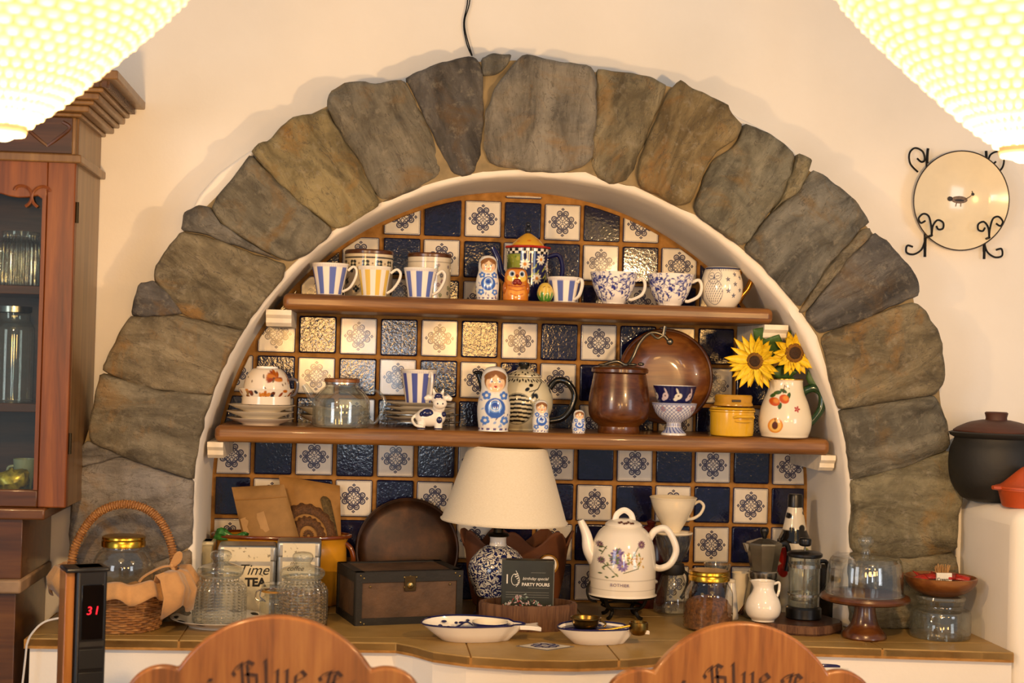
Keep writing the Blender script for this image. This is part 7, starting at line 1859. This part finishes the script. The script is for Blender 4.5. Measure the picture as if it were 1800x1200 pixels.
def chair(px, ytop, k, Y, label, tw):
    """k: size of this chair in the photo relative to the left one"""
    zt = at(px, ytop, Y).z; X = xat(px, Y, zt); s = mpp(X, Y, zt)*k
    o = thing('carved_chair', label, 'chair', (X, Y, 0.0), tw, 'carved wooden chairs')
    def arc(cx, cz, r, a0, a1, n): return [(cx+r*math.cos(a), cz+r*math.sin(a)) for a in np.linspace(a0, a1, n)]
    R = 198; cz = -R
    aN = math.asin(168/R); P = arc(0, cz, R, PI/2-aN, PI/2+aN, 44)
    nz = cz+R*math.cos(aN)
    lc = (-193, nz-64); r2 = math.hypot(-168-lc[0], nz-lc[1]); a1 = math.atan2(nz-lc[1], -168-lc[0])
    Lb = arc(lc[0], lc[1], r2, a1, PI+0.3, 22)
    P += Lb[1:]
    bx = Lb[-1]
    P += [(bx[0]+14, bx[1]-40), (bx[0]+44, bx[1]-84), (bx[0]+62, bx[1]-150), (bx[0]+92, bx[1]-210), (-80, -470), (-40, -500)]
    Rt = [(-x, z) for x, z in P[44:]][::-1]
    P = P+Rt
    m = M(); zz = zt
    m.prism([(x*s, z*s+zz) for x, z in P], -0.012, 0.012); m.build('back_panel', W_TEAK, o, bevel=0.004, bseg=3)
    m = M()
    for ch, x, z, rt in (('o', -140, -178, 0.42), ('f', -112, -160, 0.34), ('B', -66, -129, 0.14), ('l', -20, -124, 0.05), ('u', 0, -124, 0.0), ('e', 31, -126, -0.06), ('B', 74, -137, -0.20), ('i', 118, -150, -0.30), ('r', 134, -156, -0.36), ('d', 154, -168, -0.44)):
        nib(m, ch, x*s, z*s+zz, 47*s, rt, -0.0124)
    m.build('carved_lettering', CARVE, o, kind='stuff')
    zs = 0.45
    m = M(); m.prism([(-0.20, 0.0), (0.20, 0.0), (0.23, 0.42), (-0.23, 0.42)], zs-0.03, zs, 'XY'); m.build('seat', W_TEAK, o, bevel=0.006)
    m = M(); m.box((0, 0.005, (zs+zt-0.44)/2-0.02), (0.12, 0.022, zt-0.40-zs)); m.build('back_support', W_TEAK, o, bevel=0.003)
    for sx in (-1, 1):
        m = M(); m.tube([(sx*0.17, 0.03, zs-0.03), (sx*0.19, -0.03, 0.0)], lambda t: 0.02-0.005*t, 10); m.build('leg', W_TEAK, o)
        m = M(); m.tube([(sx*0.19, 0.38, zs-0.03), (sx*0.20, 0.40, 0.0)], lambda t: 0.02-0.005*t, 10); m.build('leg', W_TEAK, o)
    return o
chair(487, 1081, 1.0, -1.37, 'carved wooden chair with lobed back and blackletter lettering, nearer one on the left', 0.0)
chair(1303, 1093, 0.926, -1.20, 'carved wooden chair with lobed back and blackletter lettering, on the right', 0.0)

# ================================================================ woven pendant lamps
def mat_woven():
    g = G('glowing_weave'); c = g.attr('Col')
    p = g.N.new('ShaderNodeBsdfDiffuse'); p.inputs[0].default_value = L4('#e0c79a')
    e = g.N.new('ShaderNodeEmission'); g.L.new(c, e.inputs[0]); e.inputs[1].default_value = 1.0
    a = g.N.new('ShaderNodeAddShader'); g.L.new(p.outputs[0], a.inputs[0]); g.L.new(e.outputs[0], a.inputs[1]); g.L.new(a.outputs[0], g.out.inputs[0]); return g.mat
WEAVE = mat_woven()
def mat_bulb():
    g = G('lamp_bulb'); e = g.N.new('ShaderNodeEmission'); e.inputs[0].default_value = (1.0, 0.78, 0.45, 1); e.inputs[1].default_value = 9.0; g.L.new(e.outputs[0], g.out.inputs[0]); return g.mat
BULB = mat_bulb()
def pendant(px, py, Y, label, PEND_W):
    tip = at(px, py, Y); s = mpp(tip.x, Y, tip.z)
    o = thing('pendant_lamp', label, 'pendant lamp', (tip.x, Y, tip.z), 0.0, 'woven pendant lamps')
    prof = smooth_prof([(36, 18), (50, 30), (96, 66), (150, 116), (212, 176), (280, 245), (335, 315), (360, 385), (345, 450), (290, 500), (200, 530), (60, 545)], 8)
    prof = resample(prof, 3.6); P = np.array(prof); d = np.r_[0, np.cumsum(np.hypot(np.diff(P[:, 0]), np.diff(P[:, 1])))]
    rowh = 21.0; NK = 44; segs = NK*7
    th = np.linspace(-PI, PI, segs, endpoint=False)
    row = np.floor(d/rowh)[:, None]; fr = (d/rowh)[:, None]-row
    ph = th[None]*NK/(2*PI)+0.5*(row % 2); fx = ph-np.floor(ph)
    b = np.clip(np.sin(PI*fr), 0, 1)**0.9*np.clip(np.sin(PI*fx), 0, 1)**0.9
    q = np.random.default_rng(int(px)); b = b*(0.85+0.15*np.sin(row*3.1+np.floor(ph)*2.3))
    tx = np.gradient(P[:, 0]); tz = np.gradient(P[:, 1]); ln = np.hypot(tx, tz); nx, nz = tz/ln, -tx/ln
    Rr = P[:, 0][:, None]+10*b*nx[:, None]; Hh = P[:, 1][:, None]+10*b*nz[:, None]
    TH = np.ones(len(P))[:, None]*th[None]
    V = np.stack([Rr*np.sin(TH), -Rr*np.cos(TH), Hh], -1).reshape(-1, 3)
    n = len(P); F = [(i*segs+j, i*segs+(j+1) % segs, (i+1)*segs+(j+1) % segs, (i+1)*segs+j) for i in range(n-1) for j in range(segs)]
    bb = b.ravel()[:, None]; cols = (1-bb)*np.array([[1.0, 0.52, 0.10]])*0.75+bb*np.array([[1.0, 0.84, 0.50]])*1.9
    m = M(s); m.add([tuple(v) for v in V], F, [tuple(c) for c in cols]); m.build('woven_shade', WEAVE, o, angle=180, kind='stuff')
    m = M(s); m.lathe([(30, 0), (36, 1), (40, 8), (40, 20), (36, 24), (30, 22), (28, 8), (30, 0)], 48); m.build('collar', plain('collar_wood', '#d8b890', 0.6), o)
    m = M(s); m.ball((0, 0, 10), (22, 22, 20)); m.build('bulb', BULB, o)
    m = M(s); m.tube([(0, 0, 540), (0, 0, (2.98-tip.z)/s)], 4, 8); m.build('cord', IRON, o)
    l = point_light('pendant_light', (tip.x, Y, tip.z-0.055), PEND_W, WARM, 0.03); l.parent = o; l.location = (0, 0, -0.045)
    return o
pendant(6, 238, -1.62, 'glowing woven pendant lamp hanging at the top left corner', 30.0)
pendant(1797, 276, -1.62, 'glowing woven pendant lamp hanging at the top right corner', 35.0)
